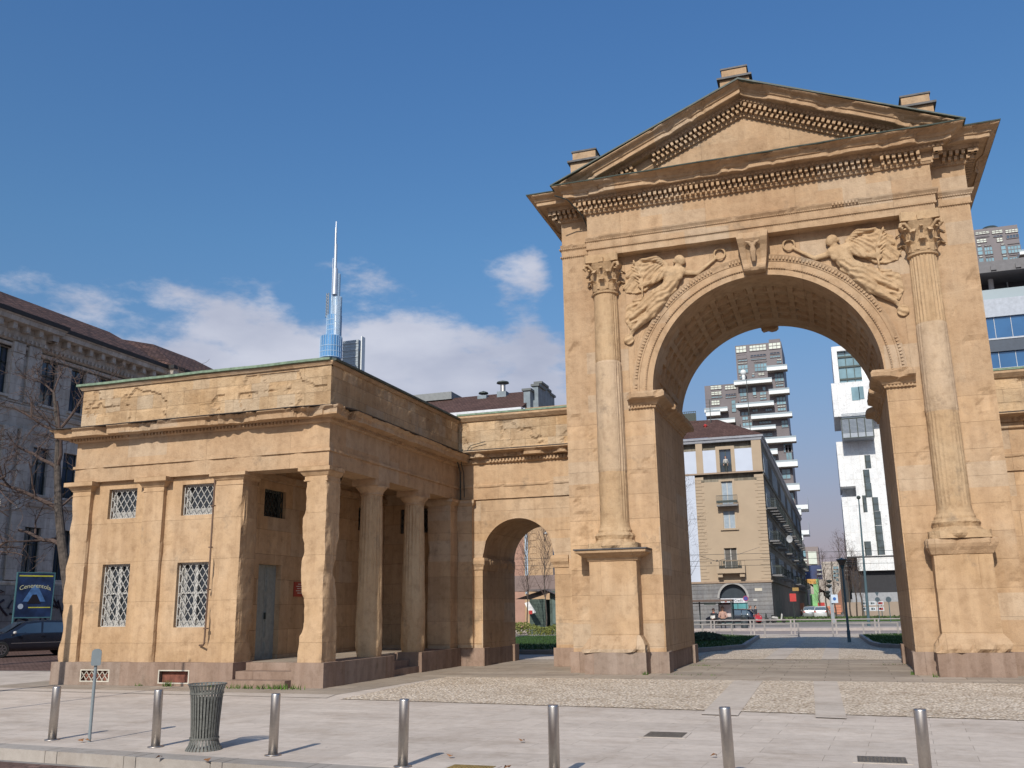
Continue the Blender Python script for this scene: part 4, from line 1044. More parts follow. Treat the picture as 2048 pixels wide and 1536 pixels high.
# door
fn = FX(XW); f = MB(); y0, y1, z0, z1 = dr
fbox(f, fn, y0, (y0+y1)/2-.006, -.20, -.15, z0, z1); fbox(f, fn, (y0+y1)/2+.006, y1, -.20, -.15, z0, z1)
for a in (y0+.08, (y0+y1)/2+.07):
    for (p, q) in ((.12, .42), (.52, 1.55), (1.66, 1.95), (2.02, 2.32)): fbox(f, fn, a, a+.26, -.15, -.135, z0+p, z0+q); fbox(f, fn, a+.03, a+.23, -.135, -.128, z0+p+.03, z0+q-.03)
door = f.build('double_door', DOORM, gh)
f = MB(); fbox(f, fn, (y0+y1)/2+.03, (y0+y1)/2+.06, -.15, -.10, z0+.98, z0+1.14); f.build('door_handle', IRON, door)
# gutter pipe on the front
b = MB(); b.tube([(-12.88, GY-.025, 4.86), (-12.88, GY-.03, 2.5), (-12.90, GY-.03, .98), (-12.93, GY-.03, .93), (-13.12, GY+.09, .925)], .022, 8)
for z in (4.2, 3.2, 2.2, 1.3): b.box(-12.93, -12.84, GY-.06, GY+.02, z, z+.025)
b.build('drain_pipe', simple('brown_pipe', (.12, .07, .045), .6), gh)
b = MB(); b.tube([(-9.55, 2.40, 6.6), (-9.50, 2.05, 6.45), (-9.58, 2.05, 6.15), (-9.62, 2.36, 5.9), (-9.62, 2.38, 5.0)], .022, 6); b.tube([(-9.46, 2.42, 6.5), (-9.42, 2.05, 6.42), (-9.46, 2.05, 6.1), (-9.50, 2.36, 5.85), (-9.50, 2.40, 5.1)], .016, 6)
b.tube([(-9.46, 2.44, 6.5), (-9.3, 2.44, 6.72), (-8.8, 2.45, 6.82)], .012, 5); b.build('corner_cables', IRON, gh)
# red plaque in the portico
f = MB(); fbox(f, fn, -2.80, -2.22, .006, .035, 2.06, 2.44)
pq = f.build('wall_plaque', simple('plaque_red', (.30, .045, .03), .5), None); tag(pq, 'small square red plaque beside the grey door inside the portico', 'plaque')
inkw = simple('white_lettering', (.55, .5, .45), .6)
for i, hw in enumerate((.12, .20, .16, .21, .14)): b = MB(); b.box(XW+.0355, XW+.0375, -2.51-hw, -2.51+hw, 2.375-.058*i, 2.395-.058*i); b.build('plaque_line', inkw, pq)
# ================================================================ ground
def flat(name, poly, z, mat, kind='structure', th=None):
    b = MB()
    if th: b.prism(poly, z-th, z)
    else: b.add([(x, y, z) for x, y in poly], [tuple(range(len(poly)))])
    return tag(b.build(name, mat), kind=kind)
ZR = -.13
flat('ground', [(-900, -300), (900, -300), (900, 1500), (-900, 1500)], ZR-.004, ASPH)
flat('near_road', [(-60, -40), (60, -40), (60, -21.6), (-9.03, -15.02), (-60, -10.2)], ZR, PORPH)
flat('left_road', [(-60, -3.8), (-17.9, -.9), (-17.9, 40), (-60, 40)], ZR, PORPH)
KX = lambda x: -14.90-.0953*(x+9.03)         # kerb line of the pavement
plz = [(-60, KX(-60)+.32), (40, KX(40)+.32), (40, 34), (-17.7, 34), (-17.7, -.75), (-60, -3.4)]
flat('plaza_pavement', plz, 0, SLAB, th=.2)
b = MB(); x = -60
while x < 40:
    b.prism([(x, KX(x)), (x+1.29, KX(x+1.29)), (x+1.29, KX(x+1.29)+.33), (x, KX(x)+.33)], ZR-.05, .006+.003*random.random()); x += 1.30
tag(b.build('kerb', KERBM), kind='structure')
b = MB(); b.prism([(-60, -3.75), (-17.5, -1.1), (-17.5, -.75), (-60, -3.4)], ZR-.05, .007); b.prism([(-17.7, -1), (-17.5, -1), (-17.5, 34), (-17.7, 34)], ZR-.05, .007); tag(b.build('side_kerb', KERBM), kind='structure')
flat('slab_apron', [(-18.5, -6.75), (-8.55, -6.75-.35), (-8.3, -1.95), (3.2, -2.3), (14, -3.0), (14, 6.4), (-17.5, 6.4), (-18.5, 0)], .004, OLDSLAB)
flat('slab_edge', [(-18.6, -7.25), (-8.35, -7.8), (-8.55, -7.08), (-18.6, -6.73)], .008, STRIP)
cob1 = [(-7.95, -7.95), (4, -9.25), (16, -10.3), (16, -3.1), (3.2, -2.35), (-8.25, -1.98)]
def ragged(pl, step=.18, a=.028):
    out = []
    for i, p in enumerate(pl):
        q = pl[(i+1) % len(pl)]; n = max(1, int(math.dist(p, q)/step))
        for k in range(n): t = k/n; out.append((p[0]+(q[0]-p[0])*t+random.uniform(-a, a), p[1]+(q[1]-p[1])*t+random.uniform(-a, a)))
    return out
flat('cobbles', ragged(cob1), .010, COBBLE)
flat('rear_cobbles', [(-3.4, 6.45), (3.4, 6.45), (3.4, 29.0), (-3.4, 29.0)], .010, COBBLE)
for i, (xa, xb) in enumerate(((-1.05, -.42), (.66, 1.16))):
    flat('track_slabs', [(xa+.22-(.0), -9.35+.09*i*-1), (xb+.16, -9.42-.09*i), (xb, -2.32), (xa, -2.30)], .014, STRIP)
    flat('track_slabs', [(xa, 6.5), (xb, 6.5), (xb, 28.8), (xa, 28.8)], .014, STRIP)
flat('crossing_pavement', [(-40, 29.05), (40, 29.05), (40, 33.9), (-40, 33.9)], .006, STRIP)
flat('tram_road', [(-200, 34.2), (200, 34.2), (200, 57), (-200, 57)], ZR, simple('tram_road_surface', (.30, .255, .24), .9, 0, .12, 2))
b = MB()
for y in (38.2, 39.7, 43.0, 44.5): b.box(-80, 80, y, y+.09, ZR+.002, ZR+.01)
tag(b.build('tram_rails', simple('rail_steel', (.12, .09, .08), .5, .6)), kind='structure')
flat('stop_platform', [(-60, 46.3), (60, 46.3), (60, 50.5), (-60, 50.5)], .06, simple('platform', (.36, .31, .28), .9), th=.2)
flat('far_road', [(-200, 57), (200, 57), (200, 80), (-200, 80)], ZR+.004, ASPH)
# raised lawns with granite edging
LAWN = {'left_lawn': [(-3.0, 12.6), (-2.35, 14.5), (-2.75, 26.6), (-5.0, 29.0), (-16.4, 29.0), (-16.4, 9.6), (-4.4, 9.6)], 'right_lawn': [(2.6, 15.2), (2.35, 17.5), (2.1, 27.8), (4.2, 29.2), (15, 29.2), (15, 13.0), (4.0, 13.0)]}
GR = []
for nm, pl in LAWN.items():
    cxm = sum(p[0] for p in pl)/len(pl); cym = sum(p[1] for p in pl)/len(pl)
    inn = [(cxm+(x-cxm)*.965, cym+(y-cym)*.975) for x, y in pl]
    b = MB()
    for i in range(len(pl)): j = (i+1) % len(pl); b.prism([pl[i], pl[j], inn[j], inn[i]], -.05, .16)
    tag(b.build('lawn_kerb', simple('lawn_kerb_stone', (.22, .21, .20)) if 'lawn_kerb_stone' not in bpy.data.materials else bpy.data.materials['lawn_kerb_stone']), kind='structure')
    flat(nm+'_soil', inn, .12, GRASSM); GR.append((nm, inn))
def inside(p, poly):
    x, y = p; c = False; n = len(poly)
    for i in range(n):
        (x1, y1), (x2, y2) = poly[i], poly[i-1]
        if (y1 > y) != (y2 > y) and x < (x2-x1)*(y-y1)/(y2-y1)+x1: c = not c
    return c
for nm, pl in GR:
    b = MB(); xs = [p[0] for p in pl]; ys = [p[1] for p in pl]; cnt = 0
    while cnt < 14000:
        x = random.uniform(min(xs), max(xs)); y = random.uniform(min(ys), max(ys))
        if not inside((x, y), pl): continue
        cnt += 1; a = random.random()*6.28; w = .02; h = random.uniform(.04, .10); dx, dy = math.cos(a)*w, math.sin(a)*w; l = random.uniform(-.04, .04)
        b.add([(x-dx, y-dy, .12), (x+dx, y+dy, .12), (x+l, y+l, .12+h)], [(0, 1, 2)])
    tag(b.build('lawn_grass', GRASSM), 'short green lawn grass behind the arch on the '+('left' if 'left' in nm else 'right'), 'grass', kind='stuff')
# weeds at the foot of the walls
WEED = simple('weed_green', (.075, .14, .02), .9, 0, .4, 8)
def weeds(name, label, spots):
    b = MB()
    for (x, y, n, r, h) in spots:
        for k in range(n):
            px, py = x+random.gauss(0, r), y+random.gauss(0, r*.35); a = random.random()*6.28; w = .012; hh = h*random.uniform(.4, 1.1); lx, ly = random.gauss(0, .05), random.gauss(0, .05)
            b.add([(px-math.cos(a)*w, py-math.sin(a)*w, .003), (px+math.cos(a)*w, py+math.sin(a)*w, .003), (px+lx, py+ly, hh)], [(0, 1, 2)])
    tag(b.build(name, WEED), label, 'weeds', kind='stuff')
weeds('weeds', 'tufts of grass and weeds growing at the foot of the guardhouse steps and cellar vents', [(-11.6, -6.0, 60, .22, .13), (-11.0, -6.0, 60, .2, .13), (-10.5, -6.02, 90, .22, .14), (-13.75, -5.76, 30, .06, .16), (-14.6, -5.75, 14, .08, .09), (-12.5, -5.76, 20, .15, .1), (-12.05, -5.9, 12, .04, .12)])
weeds('weeds', 'sparse weeds in the paving joints under the great arch', [(-3.0, 5.5, 40, .2, .06), (-2.5, 3.2, 30, .25, .05), (-2.2, -.6, 22, .3, .04), (2.9, .1, 30, .05, .10), (2.6, 4.2, 24, .3, .04), (3.3, -.72, 14, .04, .12), (-3.4, -.70, 18, .04, .10), (0, 5.6, 30, 1.0, .03), (-.5, 2.5, 20, 1.0, .03)])
# fallen leaves
b = MB()
for (x, y) in ((-8.38, -14.2), (-8.33, -14.12), (-3.0, -14.3), (-.1, -13.6), (2.05, -14.4), (-6.3, -15.2), (-5.6, -15.25), (-2.6, -12.9), (-2.1, -14.9)):
    a = random.random()*6; r = .05; b.add([(x+r*math.cos(a+k)*(1 if k % 2 else .5), y+r*math.sin(a+k)*(1 if k % 2 else .5), .02+.015*(k % 3)) for k in range(6)], [(0, 1, 2, 3, 4, 5)])
tag(b.build('fallen_leaves', simple('dry_leaf', (.22, .10, .04), .9, 0, .3)), 'a few dry brown leaves lying scattered on the near pavement', 'leaves', kind='stuff')
# ================================================================ street furniture
bol = thing('bollard', '', 'bollard', (-9.0, -14.07, 0), 0, 'steel bollards along the kerb')
b = MB(); b.lathe([(.056, 0), (.056, .685), (.052, .70)], n=28); b.build('post', STEEL, bol, local=True, smooth=False)
b = MB(); b.lathe([(.10, 0), (.10, .008), (.058, .012)], n=24); b.build('base_ring', STEEL, bol, local=True)
for o in bol.children: o.data.polygons.foreach_set('use_smooth', [len(p.vertices) == 4 for p in o.data.polygons])
labs = ['steel bollard farthest left, left of the grey post', 'steel bollard between the grey post and the slatted litter bin', 'steel bollard just right of the slatted litter bin', 'steel bollard in front of the slabs beside the guardhouse corner', 'steel bollard in front of the arch left pedestal', 'steel bollard in line with the left stone track under the arch', 'steel bollard farthest right, in front of the arch right pier']
bp = [(-9.0, -14.07), (-7.08, -14.32), (-5.16, -14.6), (-3.28, -14.98), (-1.46, -15.3), (.25, -15.2), (1.985, -15.05)]
bol['label'] = labs[0]
for i, ((x, y), lb) in enumerate(list(zip(bp, labs))[1:]): o = dup(bol, (x, y, .003), label=lb); o.rotation_euler = (R((.5, -.4, .8, -.6, .3, -.7)[i]), R((-.4, .7, .3, -.6, .8, .2)[i]), i*.9)
# litter bin
bn = thing('litter_bin', 'grey green slatted iron litter bin with flared rim and foot standing on the pavement', 'litter bin', (-6.30, -14.38, 0))
b = MB(); ns = 30
def br(z): return (.235 if z < .03 else .18 if z < .14 else .178+.045*(z-.14)/.6)
prof = [(.225, .0), (.215, .02), (.19, .06), (.172, .12), (.169, .16), (.177, .35), (.19, .55), (.202, .68), (.208, .72), (.222, .76), (.236, .785)]
for k in range(ns):
    a = 2*math.pi*k/ns; ca, sa = math.cos(a), math.sin(a); vs = []
    for r, z in prof:
        w = .0135*(r/.2)
        for (dr_, dw) in ((0, -w), (0, w), (-.006, w), (-.006, -w)): rr = r+dr_; vs.append((rr*ca-dw*sa, rr*sa+dw*ca, z))
    m = len(prof); b.add(vs, [(j*4+q, j*4+(q+1) % 4, (j+1)*4+(q+1) % 4, (j+1)*4+q) for j in range(m-1) for q in range(4)]+[(3, 2, 1, 0), tuple(range(m*4-4, m*4))])
b.build('slatted_body', BINM, bn, local=True)
b = MB()
for z, r in ((.14, .175), (.68, .203)):
    h_ = MB(); h_.lathe([(r, z-.012), (r+.005, z-.012), (r+.006, z+.012), (r, z+.012)], n=40, cap=False); h_.build('hoop', BINM, bn, local=True)
b.lathe([(.237, .778), (.243, .784), (.237, .792), (.229, .784), (.237, .778)], n=48, cap=False)
b.build('rim', BINM, bn, local=True)
b = MB(); b.lathe([(.152, .15), (.17, .62), (.165, .62), (.148, .16)], n=30); b.build('liner', simple('dark_liner', (.03, .03, .028)), bn, local=True)
# grey post with a rounded plate
gp = thing('post_with_box', 'slim grey post topped by a rounded flat grey box beside the leftmost bollard', 'post', (-8.32, -14.12, 0))
b = MB(); b.lathe([(.021, 0), (.021, 1.08)], n=14); b.build('pole', GREYM, gp, local=True)
b = MB(); pr = []
for k in range(9): a = math.pi*k/8; pr.append((.062*math.cos(a), 1.16+.045*math.sin(a)))
pr += [(-.062, 1.0), (-.05, .985), (.05, .985), (.062, 1.0)]; b.prismy(pr[::-1][::-1], -.04, .04)
o = b.map(lambda x, y, z: (x*math.cos(.7)+y*math.sin(.7)*-1, x*math.sin(.7)+y*math.cos(.7), z)).build('box', GREYM, gp, local=True)
# drain covers
def cover(x, y, w, d, rz, lab, m, bar=True):
    t = thing('drain_cover', lab, 'drain cover', (x, y, 0), rz, 'iron covers set in the pavement')
    b = MB(); b.box(-w/2-.05, w/2+.05, -d/2-.05, d/2+.05, .001, .006); b.build('frame', STRIP, t, local=True)
    b = MB(); b.box(-w/2, w/2, -d/2, d/2, .006, .010)
    if bar:
        for i in range(12):
            for j in range(6): b.box(-w/2+.02+i*(w-.03)/12, -w/2+.02+i*(w-.03)/12+.02, -d/2+.02+j*(d-.03)/6, -d/2+.02+j*(d-.03)/6+.025, .010, .014)
    b.build('plate', m, t, local=True)
PLT = simple('iron_cover', (.12, .105, .09), .6, .3, .3, 20)
cover(-.96, -11.8, .50, .50, 0, 'square iron drain cover set in the slabs left of the sixth bollard', PLT)
cover(1.66, -13.35, .50, .42, 0, 'iron drain cover beside the rightmost bollard', PLT)
cover(-2.52, -14.95, .48, .40, 0, 'rusty yellow stained drain cover cut by the bottom edge of the photo', simple('rusty_cover', (.22, .15, .05), .8, 0, .4, 12))
# posts outside the left edge whose shadows cross the pavement
def streetpost(x, y, h, r, lab):
    t = thing('post', lab, 'post', (x, y, 0)); b = MB(); b.lathe([(r, 0), (r, h-.3), (r*.5, h)], n=12); b.build('pole', GREYM, t, local=True)
    b = MB(); b.lathe([(r*1.7, 0), (r*1.6, .2), (r*1.05, .25)], n=12); b.build('foot', GREYM, t, local=True)
streetpost(-16.98, -8.6, 4.0, .09, 'thick grey post whose shadow falls on the left corner of the guardhouse')
streetpost(-13.4, -12.6, 5.6, .035, 'thin grey post whose long shadow crosses the pavement')
# ================================================================ buildings beyond
def fq(mb, fn, u0, u1, z0, z1, o0, o1): fbox(mb, fn, u0, u1, o0, o1, z0, z1)
PT = lambda px, py, Y: P(px, py, Y=Y)
# ---- grey palace on the left (facade faces +X, in shade)
PX = -42.0
pal = thing('palace', 'grey stone palace in shade with bracketed eaves and dark tiled roof, left of the guardhouse', 'palace', (PX, 22, 0))
fn = FX(PX)
Y0, Y1 = 2.0, 39.0; YC = 16.05; YD = 27.4
rows = [(3.7, 6.6), (8.5, 11.2), (13.75, 16.4)]
cols = [17.25+2.28*i for i in range(9)]
holes = [(c-.58, c+.58, a, b_) for c in cols for a, b_ in rows]
b = MB()
def add_wall(b, y0, y1, z0, z1, hs, off):
    relief(b, 'x', PX+off, y0, y1, z0, z1, lambda u, z: 0, hs, step=3, reveal=.3)
add_wall(b, YC, YD, 3.3, 17.3, [h for h in holes if h[1] < YD-.2], 0)
add_wall(b, YD, Y1, 3.3, 17.3, [h for h in holes if h[0] > YD+.5], .45)
c2 = [5.2, 8.2, 11.2]; hs2 = [(c-.6, c+.6, a, b_) for c in c2 for a, b_ in rows]+[(13.3, 14.0, a, b_) for a, b_ in rows]
add_wall(b, Y0, YC, 3.3, 17.3, hs2, .35)
b.box(PX-12, PX+.34, YC-.01, YC, 0, 17.3); b.box(PX-12, PX+.44, YD, YD+.01, 0, 17.3); b.box(PX-14, PX-.35, Y0, Y1, 0, 18); b.add([(PX+.45, Y1, 0), (PX-14, Y1, 0), (PX-14, Y1, 17.3), (PX+.45, Y1, 17.3)], [(0, 1, 2, 3)])
b.build('wall', PALACE, pal)
b = MB(); b.box(PX-.3, PX+.25, YC, YD, 0, 3.3); b.box(PX-.3, PX+.7, YD, Y1, 0, 3.3); b.box(PX-.3, PX+.6, Y0, YC, 0, 3.3); b.build('base_wall', PALD, pal)
PP = [(PX+.35, Y0), (PX+.35, YC), (PX, YC), (PX, YD), (PX+.45, YD), (PX+.45, Y1)]
b = MB()
for z, o, h in ((7.75, .16, .35), (8.2, .08, .15), (13.0, .18, .3), (13.35, .08, .12), (17.3-.8, .10, .2), (3.3, .15, .25), (11.9, .08, .12)):
    sweep(b, PP, [(0, z), (o*.6, z+.02), (o, z+h*.6), (o, z+h), (0, z+h+.03)], 5)
sweep(b, PP, [(0, 16.8), (.15, 16.9), (.2, 17.1), (.25, 17.7), (.85, 17.75), (.9, 17.98), (1.0, 18.08), (0, 18.1)], 5)
dentils(b, PP, .15, .7, 17.35, 17.73, .28, .95); dentils(b, PP, .1, .3, 16.9, 17.1, .12, .32)
b.build('cornice', PALACE, pal)
for y in (14.45, 15.55):
  for (za, zb) in ((13.5, 16.2), (8.4, 11.4), (3.6, 7.4)):
    b = MB(); b.box(PX+.35, PX+.52, y-.38, y+.38, za, zb); o = b.build('pilaster', PALACE, pal); b = MB(); b.box(PX+.35, PX+.56, y-.41, y+.41, zb+.002, zb+.6); b.box(PX+.56, PX+.60, y-.18, y+.18, zb+.12, zb+.48); b.build('pilaster_capital', PALACE, o)
b = MB(); sweep(b, PP, [(.90, 18.09), (1.04, 18.09), (1.06, 18.33), (.88, 18.36)], 5); b.build('gutter', simple('black_gutter', (.03, .028, .028)), pal)
TILE = paving('roof_tiles', 'slab', (.075, .045, .038), (.12, .065, .05), bw=.33, rh=.22, mo=.03, joint=.35, var=.6, wob=.05)
b = MB(); e = PX+1.25; rz = 22.1; rx = PX-6.2
b.add([(e, Y0, 18.3), (e, YC+.9, 18.3), (PX+.25, YC+.9, 18.6), (PX+.25, YD, 18.6), (rx, YD+1, rz), (rx, Y0, rz)], [(0, 1, 2, 3, 4, 5)])
b.add([(PX+.85, YC, 18.28), (PX+.85, YD, 18.28), (rx, YD+1, rz-.02), (rx, YC, rz-.02)], [(0, 1, 2, 3)])
b.add([(PX+1.4, YD-.9, 18.3), (PX+1.4, Y1+.9, 18.3), (PX-4.0, Y1-3.5, 21.5), (PX-4.0, YD+3.2, 21.5)], [(0, 1, 2, 3)])
b.add([(PX+1.4, YD-.9, 18.3), (PX-4.0, YD+3.2, 21.5), (rx, YD+1.0, rz-.4), (PX+.2, YD-.9, 18.4)], [(0, 1, 2, 3)])
b.add([(PX+1.4, Y1+.9, 18.3), (PX-13, Y1+.9, 18.3), (PX-4.0, Y1-3.5, 21.5)], [(0, 1, 2)])
b.build('tiled_roof', TILE, pal)
SKYG = simple('sky_window', (.03, .05, .08), .05, 0, .3, .5, spec=1)
for off, hs in ((0, [h for h in holes if h[1] < YD-.2]), (.45, [h for h in holes if h[0] > YD+.5]), (.35, hs2)):
    for h in hs:
        f = MB(); fw = FX(PX+off); fbox(f, fw, h[0], h[1], -.28, -.24, h[2], h[3]); w = f.build('window', SKYG, pal)
        f = MB(); um = (h[0]+h[1])/2; zz = h[2]+(h[3]-h[2])*.68
        fbox(f, fw, um-.04, um+.04, -.24, -.20, h[2], h[3]); fbox(f, fw, h[0], h[1], -.24, -.20, zz-.05, zz+.05)
        for a in (h[0], h[1]-.06): fbox(f, fw, a, a+.06, -.24, -.2, h[2], h[3])
        if h[2] < 9:
            for i in range(6): u = h[0]+.1+i*(h[1]-h[0]-.2)/5; fbox(f, fw, u-.012, u+.012, -.1, -.07, h[2], h[2]+(1.1 if h[2] > 8 else 3))
        f.build('window_frame', IRON, w)
        f = MB(); fbox(f, fw, h[0]-.15, h[1]+.15, 0, .14, h[2]-.16, h[2]-.02); f.build('window_sill', PALACE, w)
# graffiti on the palace base
GRF = simple('dark_graffiti', (.025, .02, .03), .8); g2 = simple('pale_graffiti', (.30, .27, .27), .8); 
for k in range(10):
    y = 14.6+k*.55; z = 1.4+1.4*random.random(); b = MB(); b.tube([(PX+.26+(.36 if y < YC else 0), y+random.uniform(-.5, .5), z+random.uniform(-.7, .7)) for _ in range(4)], .07, 4); b.build('graffiti', GRF, pal)
# ---- poster stand and parked car
ps = thing('poster_stand', 'tall blue poster panel in a thin metal frame behind the dark parked car', 'poster stand', (-37.0, 12.9, 0), R(66))
pw, ph, pz = 1.75, 2.15, 1.62
b = MB(); b.box(-pw/2, pw/2, -.04, .04, pz, pz+ph); panel = b.build('poster', simple('poster_night_blue', (.015, .03, .08), .4, 0, .5, 2), ps, local=True)
b = MB()
for x in (-pw/2-.05, pw/2): b.box(x, x+.05, -.05, .05, 0, pz+ph+.05)
for z in (pz-.05, pz+ph): b.box(-pw/2, pw/2, -.05, .05, z, z+.05)
b.build('frame', simple('teal_frame', (.06, .14, .16), .5), ps, local=True)
b = MB(); b.box(-pw/2+.06, pw/2-.06, -.046, -.041, pz+ph-.17, pz+ph-.10); b.box(-.25, pw/2-.06, -.046, -.041, pz+.44, pz+.49); b.build('yellow_band', simple('poster_yellow', (.45, .42, .05), .6), ps, local=True)
b = MB(); b.prismy([(-.55, pz+.75), (.55, pz+.75), (.16, pz+1.45), (0, pz+1.6), (-.16, pz+1.45)], -.048, -.042); b.build('pale_glow', simple('poster_light_blue', (.06, .14, .30), .6, 0, .3, 4), ps, local=True)
b = MB(); b.prismy([(-.33, pz+.66), (.33, pz+.66), (.10, pz+1.10), (-.10, pz+1.10)], -.052, -.049); b.build('dark_patch', simple('poster_black', (.01, .008, .012)), ps, local=True)
word = 'Cenerentola'
pcream = simple('poster_cream', (.5, .48, .3), .6)
tt = text(word, .30, pcream, None, (0, 0, 0), (R(90), 0, 0), 'poster_title', .002)
for v in tt.data.vertices: v.co.y += -(v.co.x**2)*.25
tt.parent = ps; tt.location = (0, -.05, pz+ph-.62)
b = MB(); b.lathe([(.13, 0), (.13, .006)], n=18); o = b.map(lambda x, y, z: (x-.62, -.043-z, y+pz+.52)).build('round_emblem', simple('emblem_pale', (.35, .4, .48)), ps, local=True)
def car(name, label, loc, rz, paint, kind='wagon', group=None):
    t = thing(name, label, 'car', loc, rz, group); Lc = 4.5
    # side silhouette: x forward, z up
    low = [(-2.2, .42), (-2.24, .62), (-2.20, .90), (-2.16, .98)]
    top = [(-2.16, .98, .80), (-2.02, 1.38, .62), (-1.75, 1.46, .60), (-.2, 1.49, .62), (.55, 1.42, .61), (1.25, .98, .74), (1.95, .86, .76), (2.2, .70, .74)]
    st = []                                  # stations: x, list of (y, z)
    X_s = [-2.22, -2.12, -1.9, -1.6, -1.1, -.5, .1, .5, .85, 1.2, 1.6, 2.0, 2.17, 2.24]
    def roof(x):
        pr = [(-2.24, .80), (-2.16, 1.0), (-2.0, 1.38), (-1.75, 1.455), (-.2, 1.49), (.5, 1.42), (1.22, 1.0), (1.9, .88), (2.15, .76), (2.24, .62)]
        for (a, za), (b_, zb) in zip(pr, pr[1:]):
            if a <= x <= b_: return za+(zb-za)*(x-a)/(b_-a)
        return .7
    vs = []; m = 0
    for x in X_s:
        e = 1-max(0, (abs(x)-1.8)/.44)**2*.16; r = roof(x); belt = min(.93, r-.02)
        green = r > 1.05; hw = .86*e
        ring = [(hw*.93, .24), (hw, .42), (hw, .66), (hw*.975, belt), ((hw*.77 if green else hw*.90), r-.05 if green else r-.012), ((hw*.64 if green else hw*.7), r), (0, r+.015)]
        full = ring+[(-y, z) for y, z in ring[::-1][1:]]; m = len(full); vs += [(x, y, z) for y, z in full]
    b = MB(); n = len(X_s); b.add(vs, [(i*m+j, (i+1)*m+j, (i+1)*m+(j+1) % m, i*m+(j+1) % m) for i in range(n-1) for j in range(m)]+[tuple(range(m)), tuple(range((n-1)*m, n*m))[::-1]])
    body = b.build('body', paint, t, local=True, smooth=True)
    b = MB()
    def side(x0, x1, x2, x3, s):   # window quad: bottom x0..x1, top x3..x2
        q = []
        for x, up in ((x0, 0), (x1, 0), (x2, 1), (x3, 1)):
            r = roof(x) if up else .93; e = 1-max(0, (abs(x)-1.8)/.44)**2*.16; hw = .86*e
            z = (r-.09) if up else .97; k = (z-.93)/max(.2, roof(x)-.05-.93) if roof(x) > 1.05 else 0; y = hw*(.975-(.975-.77)*min(1, k))+.008
            q.append((x, s*y, z))
        b.add(q, [(0, 1, 2, 3)] if s < 0 else [(3, 2, 1, 0)])
    for s in (-1, 1): side(-1.95, -1.15, -1.15, -1.80, s); side(-1.08, -.22, -.24, -1.08, s); side(-.14, .98, .42, -.16, s)
    b.add([(1.20, -.68, 1.0), (1.20, .68, 1.0), (.56, .54, 1.41), (.56, -.54, 1.41)], [(0, 1, 2, 3)]); b.add([(-2.165, .66, 1.03), (-2.165, -.66, 1.03), (-2.03, -.56, 1.37), (-2.03, .56, 1.37)], [(0, 1, 2, 3)])
    b.map(lambda x, y, z: (x+(.02 if x > .5 and abs(y) < .7 else (-.015 if x < -2 else 0)), y, z+(.01 if x > .5 and abs(y) < .7 else 0)))
    b.build('windows', SKYG, t, local=True)
    for sx in (-1.38, 1.36):
        for s in (-1, 1):
            b = MB(); b.lathe([(.19, -.10), (.30, -.10), (.325, -.07), (.325, .07), (.30, .10), (.19, .10)], n=28); b.map(lambda x, y, z: (x+sx, s*.79+z, y+.325)); w = b.build('wheel', TIRE, t, local=True)
            b = MB(); b.lathe([(.20, .075), (.205, .102), (.18, .10), (.05, .07)], n=24)
            for k in range(7): a = k*2*math.pi/7; b.obox((.11*math.cos(a), .11*math.sin(a), .09), (.09*math.cos(a), .09*math.sin(a), 0), (-.022*math.sin(a), .022*math.cos(a), 0), (0, 0, .015))
            b.map(lambda x, y, z: (x+sx, s*(.79+z), y+.325)); b.build('rim', ALLOY, w, local=True)
    for s in (-1, 1):
        b = MB(); b.ball((0, 0, 0), .12, 8, .45, .6); b.map(lambda x, y, z: (x*.5+2.14, s*.62+y*1.8, z+.68)); b.build('headlight', LAMPG, t, local=True)
        b = MB(); b.box(-2.235, -2.20, s*.62-.12, s*.62+.12, .78, .92); b.build('tail_light', RED, t, local=True)
        b = MB(); b.ball((0, 0, 0), .11, 8, .7, .6); b.map(lambda x, y, z: (x*.7+.92, s*.97+y, z+1.0)); b.build('wing_mirror', paint if paint != CARD else WHITE, t, local=True)
        b = MB(); b.box(-1.0, 1.0, s*.862, s*.872, .56, .585); b.build('side_trim', STEEL, t, local=True)
        b = MB(); b.box(-.32, -.14, s*.85, s*.875, .82, .845); b.box(-1.25, -1.07, s*.85, s*.875, .82, .845); b.build('door_handle', paint, t, local=True)
    for s in (-.52,):
        b = MB(); b.box(2.235, 2.245, -.26, .26, .40, .51); b.build('number_plate', WHITE, t, local=True)
    return t
A = P(15, 1306, Z=ZR); B_ = P(115, 1301, Z=ZR)
car('parked_car', 'dark blue estate car parked left of the guardhouse with alloy wheels and pale wing mirror', (-34.3, 10.3, ZR), R(-118), CARD).scale = (1.08,)*3
# ---- bare trees
def branch(b, p, d, L_, r, depth, rnd, bend=.25, kids=(2, 4), up=.15, minr=.006, shrink=.62):
    n = 5; pts = [p]; rs = [r]; dd = d.normalized()
    for i in range(n):
        dd = (dd+Vector((rnd.gauss(0, bend), rnd.gauss(0, bend), rnd.gauss(0, bend)+up))*.5).normalized(); p = p+dd*(L_/n); pts.append(p); rs.append(max(minr*.6, r*(1-.5*(i+1)/n)))
    b.tube(pts, rs, 7 if r > .05 else (5 if r > .02 else 3), cap=False)
    if depth <= 0: return
    for k in range(rnd.randint(*kids)):
        t = rnd.randint(2, n); a = rnd.random()*6.28; o = dd.orthogonal(); o.rotate(Matrix.Rotation(a, 3, dd)); nd = (dd*rnd.uniform(.4, .9)+o*rnd.uniform(.5, 1)).normalized()
        branch(b, pts[t], nd, L_*shrink*rnd.uniform(.7, 1.2), max(minr, rs[t]*.6), depth-1, rnd, bend*1.1, kids, up, minr, shrink)
